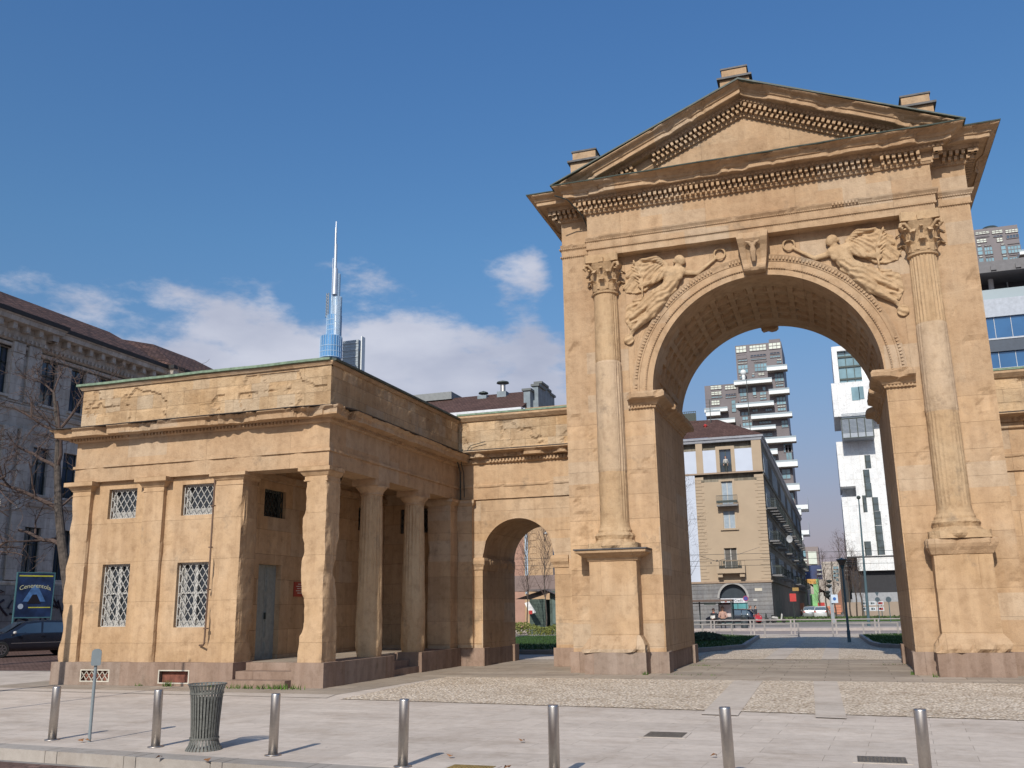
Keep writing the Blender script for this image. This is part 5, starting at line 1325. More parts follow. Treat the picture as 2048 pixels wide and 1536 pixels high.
def bare_tree(label, base, trunk_pts, rads, limbs, seed, group=None, depth=4, minr=.010, twig=1.5):
    rnd = random.Random(seed); t = thing('bare_tree', label, 'tree', base, 0, group)
    b = MB(); B0 = Vector(base); pts = [Vector(p) for p in trunk_pts]; b.tube(pts, rads, 12); b.build('trunk', BARK, t)
    b = MB()
    for (i, d, Ll, r) in limbs: branch(b, pts[i], Vector(d), Ll, r, depth, rnd, .30, (3, 5), .10, minr, .62)
    b.build('bare_crown', TWIG, t); return t
bare_tree('knobbly pollarded plane tree without leaves leaning beside the left corner of the guardhouse', (-24.9, 3, ZR),
    [(-24.9, 3, ZR), (-25.2, 3, 2), (-25.85, 3, 4.2), (-26.2, 3, 5.6), (-26.55, 3.1, 7.2), (-26.7, 3.1, 8.6), (-27.2, 3.2, 10.2)], [.24, .20, .17, .15, .12, .08, .05],
    [(2, (-1, .2, .35), 2.4, .09), (3, (-1, -.3, .25), 2.4, .09), (4, (-.9, .3, .55), 2.4, .08), (4, (.6, -.3, 1.2), 2.6, .07), (5, (.5, .5, 1), 2.0, .06), (5, (-.8, -.4, .5), 1.8, .06), (6, (.1, .1, 1), 1.2, .04), (6, (-.8, .1, .6), 1.2, .04), (3, (.6, .6, .5), 1.4, .05)], 5, None, 3, .011)
bare_tree('bare plane tree beyond the left edge, its twigs reaching in front of the palace', (-29.5, 1, ZR),
    [(-29.5, 1, ZR), (-29.4, 1, 3), (-29.3, 1, 5.5), (-29.4, 1, 8)], [.25, .2, .15, .09],
    [(1, (1, .2, .5), 2.6, .09), (2, (1, -.1, .2), 2.6, .08), (2, (.9, .5, .6), 2.4, .07), (3, (.6, 0, .5), 2.0, .06), (3, (-.5, 0, 1), 2.0, .06), (2, (.8, -.6, 0), 2.0, .06)], 8, None, 3, .012)
bare_tree('bare tree top rising just above the guardhouse roof before the palace', (-29.5, 14, ZR),
    [(-29.5, 14, ZR), (-29.5, 14, 5), (-29.6, 14, 8), (-29.7, 14, 11.6)], [.22, .18, .14, .08],
    [(3, (.2, 0, 1), 2.0, .07), (3, (-.8, .1, .8), 2.0, .06), (3, (.8, -.1, .6), 2.2, .06), (3, (.3, .8, .6), 1.8, .05), (2, (-1, 0, .8), 2.4, .07)], 12, None, 3, .012)
# ---- tenement block behind the connecting wall
YT = 60.0
ten = thing('tenement_building', 'orange plastered tenement with brown tiled roof and metal flues behind the left connecting wall', 'building', (-30, YT, 0))
ORNG = simple('orange_plaster', (.38, .255, .15), .9, 0, .08, 2); PINK = simple('pink_plaster', (.34, .20, .15), .9, 0, .1, 2)
eL, eR = PT(905, 830, YT), PT(1047, 815, YT); zE = (eL.z+eR.z)/2; xL, xR = -48, eR.x
xE = PT(1135, 1000, YT).x+3
hs = []
b = MB(); relief(b, 'y', YT, PT(1048, 1100, YT).x, xE, 0, zE, lambda u, z: 0, [], step=4); b.box(PT(1048, 1100, YT).x, xE, YT+.01, YT+12, 0, zE-.2)
b.build('wall', ORNG, ten)
b = MB(); b.box(xL, PT(1048, 1100, YT).x, YT+.3, YT+12, 0, zE-.2); b.build('side_wall', PINK, ten)
b = MB()
for i in range(26): z = zE-1-i*.62; x = PT(1058, 1100, YT).x; b.box(x+.05, x+.75, YT-.04, YT, z, z+.5)
b.build('quoins', simple('quoin_plaster', (.40, .27, .16), .9), ten)
b = MB(); b.box(PT(1050, 1100, YT).x, PT(1056, 1100, YT).x, YT-.1, YT+.2, 3, zE); b.build('downpipe_panel', simple('pale_blue_panel', (.36, .43, .50), .6), ten)
for px, py0, py1 in ((1107, 1095, 1150), (1090, 1040, 1065)):
    a = PT(px, py1, YT); c = PT(px+12, py0, YT); f = MB(); f.box(a.x, a.x+1.1, YT-.05, YT-.01, a.z, c.z); w = f.build('window', SKYG, ten); f = MB(); f.box(a.x-.12, a.x+1.22, YT-.12, YT-.055, a.z-.12, a.z); f.build('window_sill', WHITE, w)
rdg = PT(1050, 783, YT+6).z; rx0 = PT(868, 800, YT+6).x
b = MB(); b.add([(xL, YT-.6, zE), (xR, YT-.6, zE), (xR, YT+6, rdg), (xL, YT+6, rdg)], [(0, 1, 2, 3)]); b.add([(xR, YT-.6, zE), (xR, YT+12, zE), (xR, YT+6, rdg)], [(0, 1, 2)])
b.build('tiled_roof', paving('brown_tiles', 'slab', (.085, .048, .040), (.11, .062, .052), bw=.35, rh=.3, mo=.03, joint=.5, var=.2), ten)
b = MB(); b.box(xL, xR, YT-.8, YT-.6, zE-.38, zE-.02); b.build('white_gutter', simple('white_gutter_metal', (.55, .56, .58), .5), ten)
b = MB(); b.box(xL, PT(910, 800, YT+6).x, YT+5, YT+8, rdg-.3, rdg+.5); b.build('dormer', simple('grey_sheet', (.20, .21, .21)), ten)
FLU = simple('grey_chimney_render', (.20, .235, .26), .9, 0, .2, 1.5, .3, 8)
for (pa, pb, pt_, dy) in ((1047, 1060, 782, 1.0), (1060, 1067, 785, 2.5), (1065, 1076, 773, 2), (1071, 1082, 768, 4), (1078, 1088, 777, 6), (1087, 1097, 788, 8)):
    a, c = PT(pa, pt_, YT+dy), PT(pb, pt_, YT+dy); b = MB(); b.box(a.x, c.x, YT+dy, YT+dy+2.2, zE-2, a.z); o = b.build('chimney_stack', FLU, ten); b = MB(); b.box(a.x-.15, c.x+.15, YT+dy-.15, YT+dy+2.3, a.z, a.z+.22); b.build('chimney_cap', simple('cap_grey', (.12, .13, .13)) if 'cap_grey' not in bpy.data.materials else bpy.data.materials['cap_grey'], o)
for px, pyb, pyt, r in ((1006, 790, 764, .28), (967, 798, 785, .22)):
    a = PT(px, pyb, YT+5); c = PT(px, pyt, YT+5); b = MB(); b.box(a.x-.5, a.x+.5, YT+4.5, YT+5.5, a.z-1.2, a.z+.3); o = b.build('flue_base', FLU, ten)
    b = MB(); b.lathe([(r, 0), (r, c.z-a.z-.3)], a.x, YT+5, 12, a.z); b.build('steel_flue', STEEL, o); b = MB(); b.lathe([(r*2.4, 0), (r*2.2, .14), (.05, .3)], a.x, YT+5, 14, c.z-.15); b.build('cowl', IRON, o)
# kiosk, red parasol, planter and saplings seen through the small arch
YK = 41.0
kio = thing('kiosk', 'dark green boarded kiosk with pitched roof seen through the small arch', 'kiosk', (-18.5, YK, ZR))
KG = simple('kiosk_green', (.06, .085, .07), .6, 0, .15, 3)
a = PT(1060, 1265, YK); c = PT(1090, 1180, YK); e = PT(1125, 1180, YK)
b = MB(); b.box(a.x, c.x, YK, YK+2.6, ZR, 2.3); 
for i in range(12): b.box(a.x, c.x, YK-.02, YK, ZR+.1+i*.2, ZR+.27+i*.2)
b.box(c.x+.25, e.x+.8, YK+.3, YK+3, ZR, 2.9); b.build('boarded_wall', KG, kio)
b = MB(); b.box(c.x+.45, e.x+.6, YK+.24, YK+.29, .6, 2.4); b.build('shutter', simple('shutter_green', (.10, .14, .125), .6), kio)
b = MB(); b.add([(a.x-.9, YK-.5, 2.35), (c.x+.1, YK-.5, 3.0), (c.x+.1, YK+3, 3.0), (a.x-.9, YK+3, 2.35)], [(0, 1, 2, 3)]); b.add([(c.x+.1, YK-.5, 3.0), (c.x+1.2, YK-.5, 2.5), (c.x+1.2, YK+3, 2.5), (c.x+.1, YK+3, 3.0)], [(0, 1, 2, 3)])
b.box(a.x-.4, e.x+.8, YK+.8, YK+5, 2.9, 3.05); o = b.build('roof', simple('kiosk_roof', (.13, .11, .105), .8), kio)
b = MB(); b.box(a.x-3, e.x+2, YK+5, YK+7, 3.0, 4.2); b.build('rear_roof', simple('kiosk_rear_roof', (.20, .15, .135), .9), kio)
pr = thing('awning', 'red and white striped awning folded beside the green kiosk', 'awning', (a.x-.1, YK-1, 2))
b = MB(); b.add([(a.x-.05, YK-1.0, 2.05), (a.x+.28, YK-1.0, 2.15), (a.x+.85, YK-1.2, 1.40), (a.x+.45, YK-1.2, 1.30), (a.x-.05, YK-.97, 2.07), (a.x+.28, YK-.97, 2.17), (a.x+.85, YK-1.17, 1.42), (a.x+.45, YK-1.17, 1.32)], [(0, 1, 2, 3), (7, 6, 5, 4), (0, 4, 5, 1), (1, 5, 6, 2), (2, 6, 7, 3), (3, 7, 4, 0)]); b.build('cloth', simple('white_cloth', (.6, .58, .56)), pr)
b = MB(); b.box(a.x+.36, a.x+.60, YK-1.26, YK-1.2, 1.30, 1.55); b.build('red_panels', RED, pr)
hs_ = thing('hedge', 'clipped yellow green hedge behind the small lawn', 'hedge', (-17, 26, 0))
b = MB(); rnd = random.Random(4)
for k in range(9000):
    x = rnd.uniform(-26, -9.5); y = rnd.uniform(30.2, 31.6); z = .1+rnd.random()**.6*.62*(1+.25*math.sin(x*2.1)); s = rnd.uniform(.03, .07); a_ = Vector((rnd.gauss(0, 1), rnd.gauss(0, 1), rnd.gauss(0, 1))).normalized()*s; b2_ = a_.orthogonal().normalized()*s*.7
    c_ = Vector((x, y, z)); b.add([c_-a_, c_+b2_, c_+a_, c_-b2_], [(0, 1, 2, 3)])
b.build('foliage', simple('hedge_leaf', (.14, .15, .035), .8, 0, .6, 9), hs_)
def sapling(px, py, Y, h, seed, lab, group='young bare trees', stake=True, sp=.35, th=.05):
    g = PT(px, py, Y); t = thing('young_tree', lab, 'tree', (g.x, Y, ZR), 0, group); rnd = random.Random(seed)
    pts = [Vector((g.x+.06*math.sin(i*1.7+seed), Y, ZR+h*i/7)) for i in range(8)]; b = MB(); b.tube(pts, [th*(1-.12*i) for i in range(8)], 8); b.build('trunk', BARK, t)
    b = MB()
    for k in range(46):
        i = rnd.randint(2, 6); f = rnd.random(); p = pts[i].lerp(pts[i+1], f); a = rnd.random()*6.28; d = Vector((math.cos(a)*sp, math.sin(a)*sp, .75))
        branch(b, p, d, h*.22*(1-.08*i), .016, 2, rnd, .14, (2, 3), .12, .006, .6)
    b.build('bare_crown', TWIG, t); return t
sapling(1056, 1250, 37.5, 7.6, 3, 'young bare tree in front of the kiosk, the left one of the pair')
sapling(1092, 1250, 36.0, 8.4, 6, 'young bare tree in front of the kiosk, the right one of the pair')
for i, (px, Y, h) in enumerate(((1655, 92, 7.5), (1690, 95, 9.5), (1702, 90, 9), (1715, 97, 8), (1726, 93, 7), (1642, 98, 5.5), (1672, 100, 7))):
    sapling(px, 1230, Y, h, 20+i, 'slender bare tree before the hoarding, %s from the left' % ('first', 'second', 'third', 'fourth', 'fifth', 'sixth', 'seventh')[(1, 3, 4, 5, 6, 0, 2)[i]], 'bare trees before the hoarding', th=.10, sp=.4)
sapling(1376, 1240, 62, 13, 41, 'bare street tree half hidden behind the left pier of the arch', None, th=.16, sp=.6)
# ---- corner house seen through the arch
YB = 80.0
cb = thing('corner_house', 'beige corner apartment house with grey rusticated ground floor, bank front and brown roof', 'building', (-9, YB, 0))
bL = PT(1369, 900, YB).x-9; bR = -5.45; BE = 19.75; SX = bR
BEI = simple('beige_plaster', (.37, .285, .20), .9, 0, .06, .6); BLU = simple('pale_blue_plaster', (.46, .50, .58), .9, 0, .05, .6); GST = stone('grey_rustication', (.17, .17, .18), (.21, .21, .215), (.24, .235, .23), bw=30, rh=.42, mortar=.03, joint=.5, rough_amt=.15, streak=.2)
x1 = PT(1392, 1000, YB).x     # blue / beige boundary
zq = PT(1450, 945, YB).z      # string below the top floor
wins = {}
def pr_(pa, pb, ya, yb): a = PT(pa, yb, YB); c = PT(pb, ya, YB); return (a.x, c.x, a.z, c.z)
W5 = pr_(1441, 1461, 898, 945); W4 = pr_(1445, 1464, 962, 1010); W3 = pr_(1448, 1469, 1021, 1057); W2 = pr_(1451, 1473, 1096, 1143)
b = MB(); relief(b, 'y', YB, x1, bR, 4.15, zq, lambda u, z: 0, [W4, W3, W2], step=5, reveal=.3); b.build('front_wall', BEI, cb)
b = MB(); relief(b, 'y', YB, bL, bR, zq, BE, lambda u, z: 0, [W5], step=5, reveal=.3); relief(b, 'y', YB, bL, x1, 4.15, zq, lambda u, z: 0, [], step=5); b.build('blue_front', BLU, cb)
b = MB(); sc = PT(1503, 900, YB).x; b.box(sc, bR+.02, YB-.06, YB, zq, BE-.35); b.build('beige_trim', BEI, cb); b = MB()
a_ = PT(1391, 900, YB).x; b.box(a_, a_+.75, YB-.06, YB, zq, BE-.35); b.build('beige_trim', BEI, cb); b = MB(); b.box(W5[0]-.45, W5[1]+.45, YB-.08, YB-.0, W5[2]-.1, W5[3]+.4) if False else None
for (u0, u1, z0, z1) in (W5,):
    b.box(u0-.4, u0, YB-.08, YB, z0, z1+.35); b.box(u1, u1+.4, YB-.08, YB, z0, z1+.35); b.box(u0, u1, YB-.08, YB, z1, z1+.35)
b.build('window_trim', BEI, cb)
b = MB()
for i in range(31): z = 4.5+i*.36; w = .7 if i % 2 else .95; b.box(bR-w, bR+.03, YB-.05, YB, z, z+.32)
b.build('quoins', BEI, cb); b = MB()
for i in range(31): z = 4.5+i*.36; w = .7 if i % 2 else .95; b.box(x1, x1+w, YB-.05, YB, z, z+.32)
b.build('quoins', BEI, cb)
b = MB(); b.box(bL, bR+.08, YB-.08, YB, zq-.12, zq+.05); b.build('string_course', simple('string_brown2', (.28, .20, .14)), cb); b = MB(); b.box(bL, bR+.1, YB-.12, YB, 4.05, 4.25); b.build('string_course', simple('string_brown', (.28, .20, .14)), cb)
AR = pr_(1442, 1492, 1165, 1240); 
b = MB(); az0 = PT(1466, 1205, YB).z; ra = (AR[1]-AR[0])/2; ac = (AR[0]+AR[1])/2; zsp = PT(1466, 1168, YB).z-ra
ac2 = ac-6.1
for c_ in (ac, ac2):
    pass
xs = sorted(set([bL, bR]+[c_+ra*math.cos(math.pi*k/24) for c_ in (ac, ac2) for k in range(25)]))
for u0, u1 in zip(xs, xs[1:]):
    um = (u0+u1)/2; zs0 = [ZR, ZR]
    for c_ in (ac, ac2):
        if abs(um-c_) < ra:
            for k, u in enumerate((u0, u1)): zs0[k] = zsp+math.sqrt(max(0, ra*ra-(u-c_)**2))
    b.add([(u0, YB, zs0[0]), (u1, YB, zs0[1]), (u1, YB, 4.1), (u0, YB, 4.1)], [(0, 1, 2, 3)])
for c_ in (ac, ac2):
    vs = [];
    for k in range(25): a = math.pi*k/24; vs += [(c_+ra*math.cos(a), YB, zsp+ra*math.sin(a)), (c_+ra*math.cos(a), YB+.6, zsp+ra*math.sin(a))]
    b.add(vs, [(2*k, 2*k+1, 2*k+3, 2*k+2) for k in range(24)])
    for q in (c_-ra, c_+ra): b.add([(q, YB, ZR), (q, YB+.6, ZR), (q, YB+.6, zsp), (q, YB, zsp)], [(0, 1, 2, 3)])
b.build('ground_floor_wall', GST, cb)
for c_ in (ac, ac2):
    b = MB(); vs = []
    for k in range(25):
        a = math.pi*k/24; vs += [(c_+(ra)*math.cos(a), YB-.06, zsp+ra*math.sin(a)), (c_+(ra+.22)*math.cos(a), YB-.06, zsp+(ra+.22)*math.sin(a))]
    b.add(vs, [(2*k, 2*k+1, 2*k+3, 2*k+2)[::-1] for k in range(24)])
    b.build('arch_trim', simple('pale_trim', (.30, .29, .28)) if c_ == ac else bpy.data.materials['pale_trim'], cb)
TEAL = simple('shop_window_teal', (.10, .28, .30), .1, 0, .2, .6, spec=.8, emit=(.10, .35, .36, .12))
for i, c_ in enumerate((ac, ac2)):
    sf = MB(); sf.box(c_-ra, c_+ra, YB+.55, YB+.6, zsp-.2, zsp+ra); s0 = sf.build('bank_front', simple('lunette_dark', (.035, .045, .055), .3) if i == 0 else bpy.data.materials['lunette_dark'], cb)
    f = MB(); f.box(c_-ra, c_+ra, YB+.52, YB+.57, ZR, zsp-.55); f.build('shop_window', TEAL, s0)
    f = MB(); f.box(c_-ra+.05, c_+ra-.05, YB+.35, YB+.5, zsp-.52, zsp-.05); sg = f.build('sign_board', simple('sign_white', (.55, .56, .60)) if i == 0 else bpy.data.materials['sign_white'], s0)
    for dx in (-.55, .35): f = MB(); f.box(c_+dx, c_+dx+.05, YB+.48, YB+.52, ZR, zsp-.55); f.build('mullion', IRON, s0)
text('UniCredit', .34, IRON, cb, (ac+.25, YB+.34, zsp-.29), (R(90), 0, 0), 'bank_lettering', .01)
b = MB(); b.lathe([(.15, 0), (.15, .02)], n=14); b.map(lambda x, y, z: (x+ac-.85, YB+.34-z, y+zsp-.29)); b.build('bank_emblem', RED, cb)
f = MB(); f.box(ac-ra+.15, ac-ra+.85, YB+.44, YB+.50, 1.6, 2.05); f.build('red_notice', RED, cb)
f = MB(); f.box(ac-ra+.1, ac-ra+.8, YB+.44, YB+.50, .3, 1.4); f.build('white_notice', WHITE, cb)
sn = pr_(1510, 1524, 1176, 1182); b = MB(); b.box(sn[0], sn[1], YB-.06, YB-.01, sn[2], sn[3]); b.build('street_name_plate', simple('street_plate', (.5, .45, .36)), cb)
sn = pr_(1507, 1514, 1198, 1202); b = MB(); b.box(sn[0], sn[1], YB-.06, YB-.01, sn[2], sn[3]); b.build('small_plate', WHITE, cb)
SHUT = simple('grey_blue_shutter', (.26, .31, .36), .6); SHD = simple('dark_shutter', (.10, .09, .08), .7)
for i, (Wd, m) in enumerate(((W5, SKYG), (W4, SHUT), (W3, SHUT), (W2, SHD))):
    f = MB(); f.box(Wd[0], Wd[1], YB+.25, YB+.29, Wd[2], Wd[3]); w = f.build('window', m, cb)
    f = MB(); um = (Wd[0]+Wd[1])/2; f.box(um-.05, um+.05, YB+.2, YB+.25, Wd[2], Wd[3]); f.box(Wd[0], Wd[0]+.06, YB+.2, YB+.25, Wd[2], Wd[3]); f.box(Wd[1]-.06, Wd[1], YB+.2, YB+.25, Wd[2], Wd[3]); f.build('window_frame', WHITE if i in (1, 2, 3) else IRON, w)
    f = MB(); f.box(Wd[0]-.25, Wd[0]-.02, YB-.05, YB, Wd[2], Wd[3]+.2); f.box(Wd[1]+.02, Wd[1]+.25, YB-.05, YB, Wd[2], Wd[3]+.2); f.box(Wd[0]-.02, Wd[1]+.02, YB-.05, YB, Wd[3]+.02, Wd[3]+.2); 
    if i == 2: f.box(Wd[0]-.35, Wd[1]+.35, YB-.2, YB, Wd[2]-.2, Wd[2]-.02)
    f.build('window_surround', BEI, w)
def balcony(Wd, hw, stone_, parent, dep=1.0):
    um = (Wd[0]+Wd[1])/2; z = Wd[2]; f = MB(); f.box(um-hw, um+hw, YB-dep, YB-.02, z-.22, z-.04); o = f.build('balcony', BEI if stone_ else GST, parent)
    f = MB()
    if stone_:
        f.box(um-hw, um-hw+.3, YB-dep, YB-dep+.2, z-.04, z+1.05); f.box(um+hw-.3, um+hw, YB-dep, YB-dep+.2, z-.04, z+1.05); f.box(um-hw, um+hw, YB-dep-.03, YB-dep+.2, z+1.05, z+1.15); f.box(um-hw+.3, um+hw-.3, YB-dep, YB-dep+.2, z-.04, z+.25)
        for x in (um-hw+.1, um+hw-.6): f.box(x, x+.5, YB-dep*.8, YB-.02, z-.62, z-.22)
        f.build('parapet', BEI, o); f = MB()
        n = 14; 
        for i in range(n): x = um-hw+.4+i*(2*hw-.8)/(n-1); f.box(x-.03, x+.03, YB-dep+.05, YB-dep+.1, z+.25, z+1.05)
        f.build('railing', IRON, o)
    else:
        for i in range(20): x = um-hw+i*2*hw/19; f.box(x-.015, x+.015, YB-dep, YB-dep+.03, z, z+.9)
        f.box(um-hw, um+hw, YB-dep-.01, YB-dep+.04, z+.9, z+.95); f.box(um-hw, um+hw, YB-dep-.12, YB-dep+.1, z+.15, z+.38)
        f.build('railing', IRON, o)
balcony(W4, 1.12, False, cb); balcony(W2, 1.5, True, cb)
f = MB()
for i in range(12): x = W5[0]+.05+i*(W5[1]-W5[0]-.1)/11; f.box(x-.014, x+.014, YB-.12, YB-.09, W5[2], W5[2]+1.0)
f.box(W5[0], W5[1], YB-.13, YB-.08, W5[2]+.98, W5[2]+1.03); f.build('railing', IRON, cb)
# side street front (faces +X), in shade
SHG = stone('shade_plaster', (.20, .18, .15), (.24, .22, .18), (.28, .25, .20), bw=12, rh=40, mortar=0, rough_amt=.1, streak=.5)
YE = 190.0; shw = []
y = YB+3
while y < YE-3:
    for k, z in enumerate((5.0, 8.7, 12.3, 16.1)): shw.append((y, y+1.3, z, z+2.3))
    shw.append((y-.2, y+1.6, .3, 3.2)); y += 3.6
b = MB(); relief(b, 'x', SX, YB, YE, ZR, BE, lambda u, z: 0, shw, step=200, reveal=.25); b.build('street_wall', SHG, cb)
b = MB()
for z, o in ((4.1, .2), (8.0, .1), (11.7, .1), (15.5, .12)): b.box(SX, SX+o, YB-.1, YE, z, z+.2)
b.build('side_string_course', SHG, cb)
for h in shw:
    if h[0] > 150 and h[2] < 1: continue
    f = MB(); f.box(SX-.22, SX-.18, h[0], h[1], h[2], h[3]); w = f.build('window', SKYG, cb)
    if h[2] > 1:
        f = MB(); s0 = .62
        f.box(SX+.0, SX+.06, h[0]-s0, h[0], h[2], h[3]); f.build('shutter', SHUT if int(h[0]) % 3 else SHD, w); f = MB(); f.box(SX+.0, SX+.06, h[1], h[1]+s0, h[2], h[3]); f.build('shutter', SHUT if int(h[0]) % 3 else SHD, w)
random.seed(5)
for i, h in enumerate(shw):
    if h[2] in (5.0, 8.7, 12.3) and (random.random() < .55 or h[0] < 92):
        f = MB(); f.box(SX, SX+1.05, h[0]-.5, h[1]+.5, h[2]-.25, h[2]-.08); o = f.build('balcony', GST, cb)
        f = MB(); f.box(SX+1.0, SX+1.04, h[0]-.5, h[1]+.5, h[2]+.85, h[2]+.9)
        for k in range(12): yy = h[0]-.5+k*(h[1]-h[0]+1)/11; f.box(SX+1.0, SX+1.03, yy, yy+.03, h[2]-.08, h[2]+.85)
        for yy in (h[0]-.5, h[1]+.47): 
            for k in range(5): f.box(SX+k*.22, SX+k*.22+.025, yy, yy+.03, h[2]-.08, h[2]+.85)
            f.box(SX, SX+1.04, yy, yy+.03, h[2]+.85, h[2]+.9)
        f.build('railing', IRON, o)
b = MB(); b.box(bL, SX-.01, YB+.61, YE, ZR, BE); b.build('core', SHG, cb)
b = MB()
sweep(b, [(bL, YB), (SX, YB), (SX, YE)], [(0, BE-.35), (.1, BE-.3), (.2, BE-.02), (.3, BE), (.35, BE+.22), (0, BE+.25)], 20); b.build('eaves', simple('pale_eaves', (.32, .33, .36)), cb)
b = MB(); z0 = BE+.25; rpk = PT(1369, 832, YB+5).z
b.add([(bL, YB-.33, z0), (SX+.33, YB-.33, z0), (SX-5, YB+5, z0+3.0), (bL, YB+5, z0+3.3)], [(0, 1, 2, 3)]); b.add([(SX+.33, YB-.33, z0), (SX+.33, YE, z0), (SX-5, YE, z0+3), (SX-5, YB+5, z0+3)], [(0, 1, 2, 3)])
b.build('tiled_roof', bpy.data.materials['brown_tiles'], cb)
b = MB(); a = PT(1366, 835, YB+5); c = PT(1391, 822, YB+5)
for i in range(8): x = a.x+i*(c.x-a.x)/7; b.box(x-.03, x+.03, YB+5, YB+5.06, z0+2.5, c.z)
b.box(a.x, c.x, YB+5, YB+5.06, c.z-.06, c.z); b.box(a.x, c.x, YB+5.1, YB+5.14, z0+2.4, c.z-.2); b.build('roof_terrace_screen', IRON, cb)
b = MB(); q = PT(1411, 858, YB+3); b.lathe([(.14, 0), (.14, .7), (.25, .75), (.1, .95)], q.x, YB+3, 10, q.z-.4); b.build('vent_pipe', RED, cb)
for px, dz in ((1424, 5.5), (1502, 7.5)):
    q = PT(px, 880, YB+4); b = MB(); b.tube([(q.x, YB+4, BE), (q.x, YB+4, BE+dz)], .04, 5)
    for k in range(4): b.tube([(q.x-.5, YB+4, BE+dz-.4*k), (q.x+.35, YB+4, BE+dz-.4*k)], .014, 4)
    b.build('aerial', IRON, cb)
b = MB(); q = P(1579, 1078, X=SX+1.0); b.lathe([(.02, -.16), (.3, -.1), (.5, .0), (.5, .02), (.02, -.1)], n=16); b.map(lambda x, y, z: (q.x+x*.8, q.y-z, q.z+y)); b.build('satellite_dish', simple('dish_grey', (.35, .36, .38)), cb)
# ---- dark tower with white balconies
DK = simple('dark_cladding', (.135, .115, .12), .5, 0, .08, .3); WB = simple('white_balcony', (.66, .68, .67), .5, 0, .03, .3); PANE = simple('pale_panel', (.55, .58, .50), .4, 0, .1, .8); TGL = simple('tower_glass', (.17, .28, .32), .08, 0, .35, .25, spec=1); RAILG = simple('rail_glass', (.30, .35, .37), .1, 0, .05, .3, spec=.9)
YW = 258.0
def tower_face(t, Y, groups, bal, dep=3.0):
    for (pa, pb, ya, yb, nx, nz, m) in groups:
        a = PT(pa, yb, Y); c = PT(pb, ya, Y); f = MB(); f.box(a.x, c.x, Y-.12, Y-.02, a.z, c.z); w = f.build('window', m, t); f = MB()
        for i in range(nx+1): x = a.x+(c.x-a.x)*i/nx; f.box(x-.07, x+.07, Y-.22, Y-.12, a.z, c.z)
        for j in range(nz+1): z = a.z+(c.z-a.z)*j/nz; f.box(a.x, c.x, Y-.21, Y-.125, z-.07, z+.07)
        f.build('window_frame', DK, w)
    for (pa, pb, ya, yb) in bal:
        a = PT(pa, yb, Y-dep); c = PT(pb, ya, Y-dep); f = MB(); f.box(a.x, c.x, Y-dep, Y-.02, a.z, c.z); o = f.build('balcony', WB, t)
        f = MB(); f.box(a.x-.02, c.x+.02, Y-dep-.02, Y-dep+.05, c.z, c.z+.5); f.build('glass_rail', RAILG, o)
        f = MB(); f.box(a.x+.1, c.x-.1, Y-dep+.1, Y-.05, a.z-.12, a.z-.01); f.build('balcony_soffit', simple('soffit_brown', (.20, .16, .13)) if 'soffit_brown' not in bpy.data.materials else bpy.data.materials['soffit_brown'], o)
tw = thing('apartment_tower', 'tall dark clad apartment tower with staggered white balconies seen through the arch', 'tower', (-15, YW, 0))
a = PT(1470, 692, YW); c = PT(1562, 684, YW); TR = c.x
b = MB(); b.box(a.x, TR, YW, YW+20, 0, a.z); b.box(PT(1538, 690, YW).x, TR-.3, YW+.3, YW+18, a.z, a.z+1.0); b.build('cladding_wall', DK, tw)
S = 200/1536; cx_ = lambda v: 1440+v*S; cy_ = lambda v: 660+v*S
def G(x0, x1, y0, y1, nx, nz, m): return (cx_(x0), cx_(x1), cy_(y0), cy_(y1), nx, nz, m)
gr = [G(250, 398, 240, 355, 3, 2, PANE), G(455, 705, 215, 330, 5, 2, PANE), G(752, 925, 185, 300, 3, 2, PANE), G(268, 405, 375, 450, 1, 1, DK), G(470, 705, 365, 415, 5, 1, SKYG), G(480, 710, 425, 465, 5, 1, TGL), G(770, 915, 335, 375, 3, 1, SKYG), G(770, 925, 385, 430, 4, 1, TGL), G(280, 420, 450, 485, 3, 1, TGL),
      G(275, 415, 495, 525, 3, 1, PANE), G(285, 425, 530, 670, 3, 2, TGL), G(525, 715, 470, 500, 4, 1, PANE), G(535, 715, 505, 640, 4, 2, TGL), G(590, 680, 650, 700, 2, 2, PANE), G(875, 945, 440, 465, 2, 1, PANE), G(872, 945, 470, 515, 2, 1, TGL), G(290, 380, 680, 705, 2, 1, PANE), G(305, 370, 705, 750, 2, 1, TGL), G(490, 530, 660, 680, 1, 1, PANE), G(490, 530, 685, 720, 1, 1, TGL),
      G(845, 970, 660, 795, 3, 2, TGL), G(855, 975, 800, 825, 3, 1, PANE), G(860, 975, 830, 870, 3, 1, TGL), G(305, 400, 895, 1025, 2, 2, TGL), G(505, 550, 880, 1005, 1, 2, TGL), G(655, 700, 870, 935, 1, 1, TGL), G(615, 710, 945, 1000, 2, 1, TGL), G(315, 410, 1030, 1055, 2, 1, PANE), G(615, 710, 1002, 1030, 2, 1, PANE), G(515, 560, 1015, 1035, 1, 1, PANE), G(320, 410, 1060, 1100, 2, 1, TGL), G(620, 715, 1035, 1075, 2, 1, TGL),
      G(875, 1005, 1020, 1150, 3, 2, TGL), G(885, 1005, 1155, 1185, 3, 1, PANE), G(890, 1010, 1190, 1245, 3, 1, TGL), G(330, 430, 1255, 1320, 2, 1, TGL), G(345, 430, 1325, 1385, 2, 1, TGL), G(345, 480, 1388, 1412, 3, 1, PANE), G(700, 800, 1205, 1250, 3, 1, TGL), G(500, 580, 1215, 1260, 2, 1, TGL), G(950, 1040, 1385, 1500, 2, 2, TGL), G(600, 790, 1395, 1445, 4, 1, TGL), G(350, 490, 1415, 1480, 3, 1, TGL)]
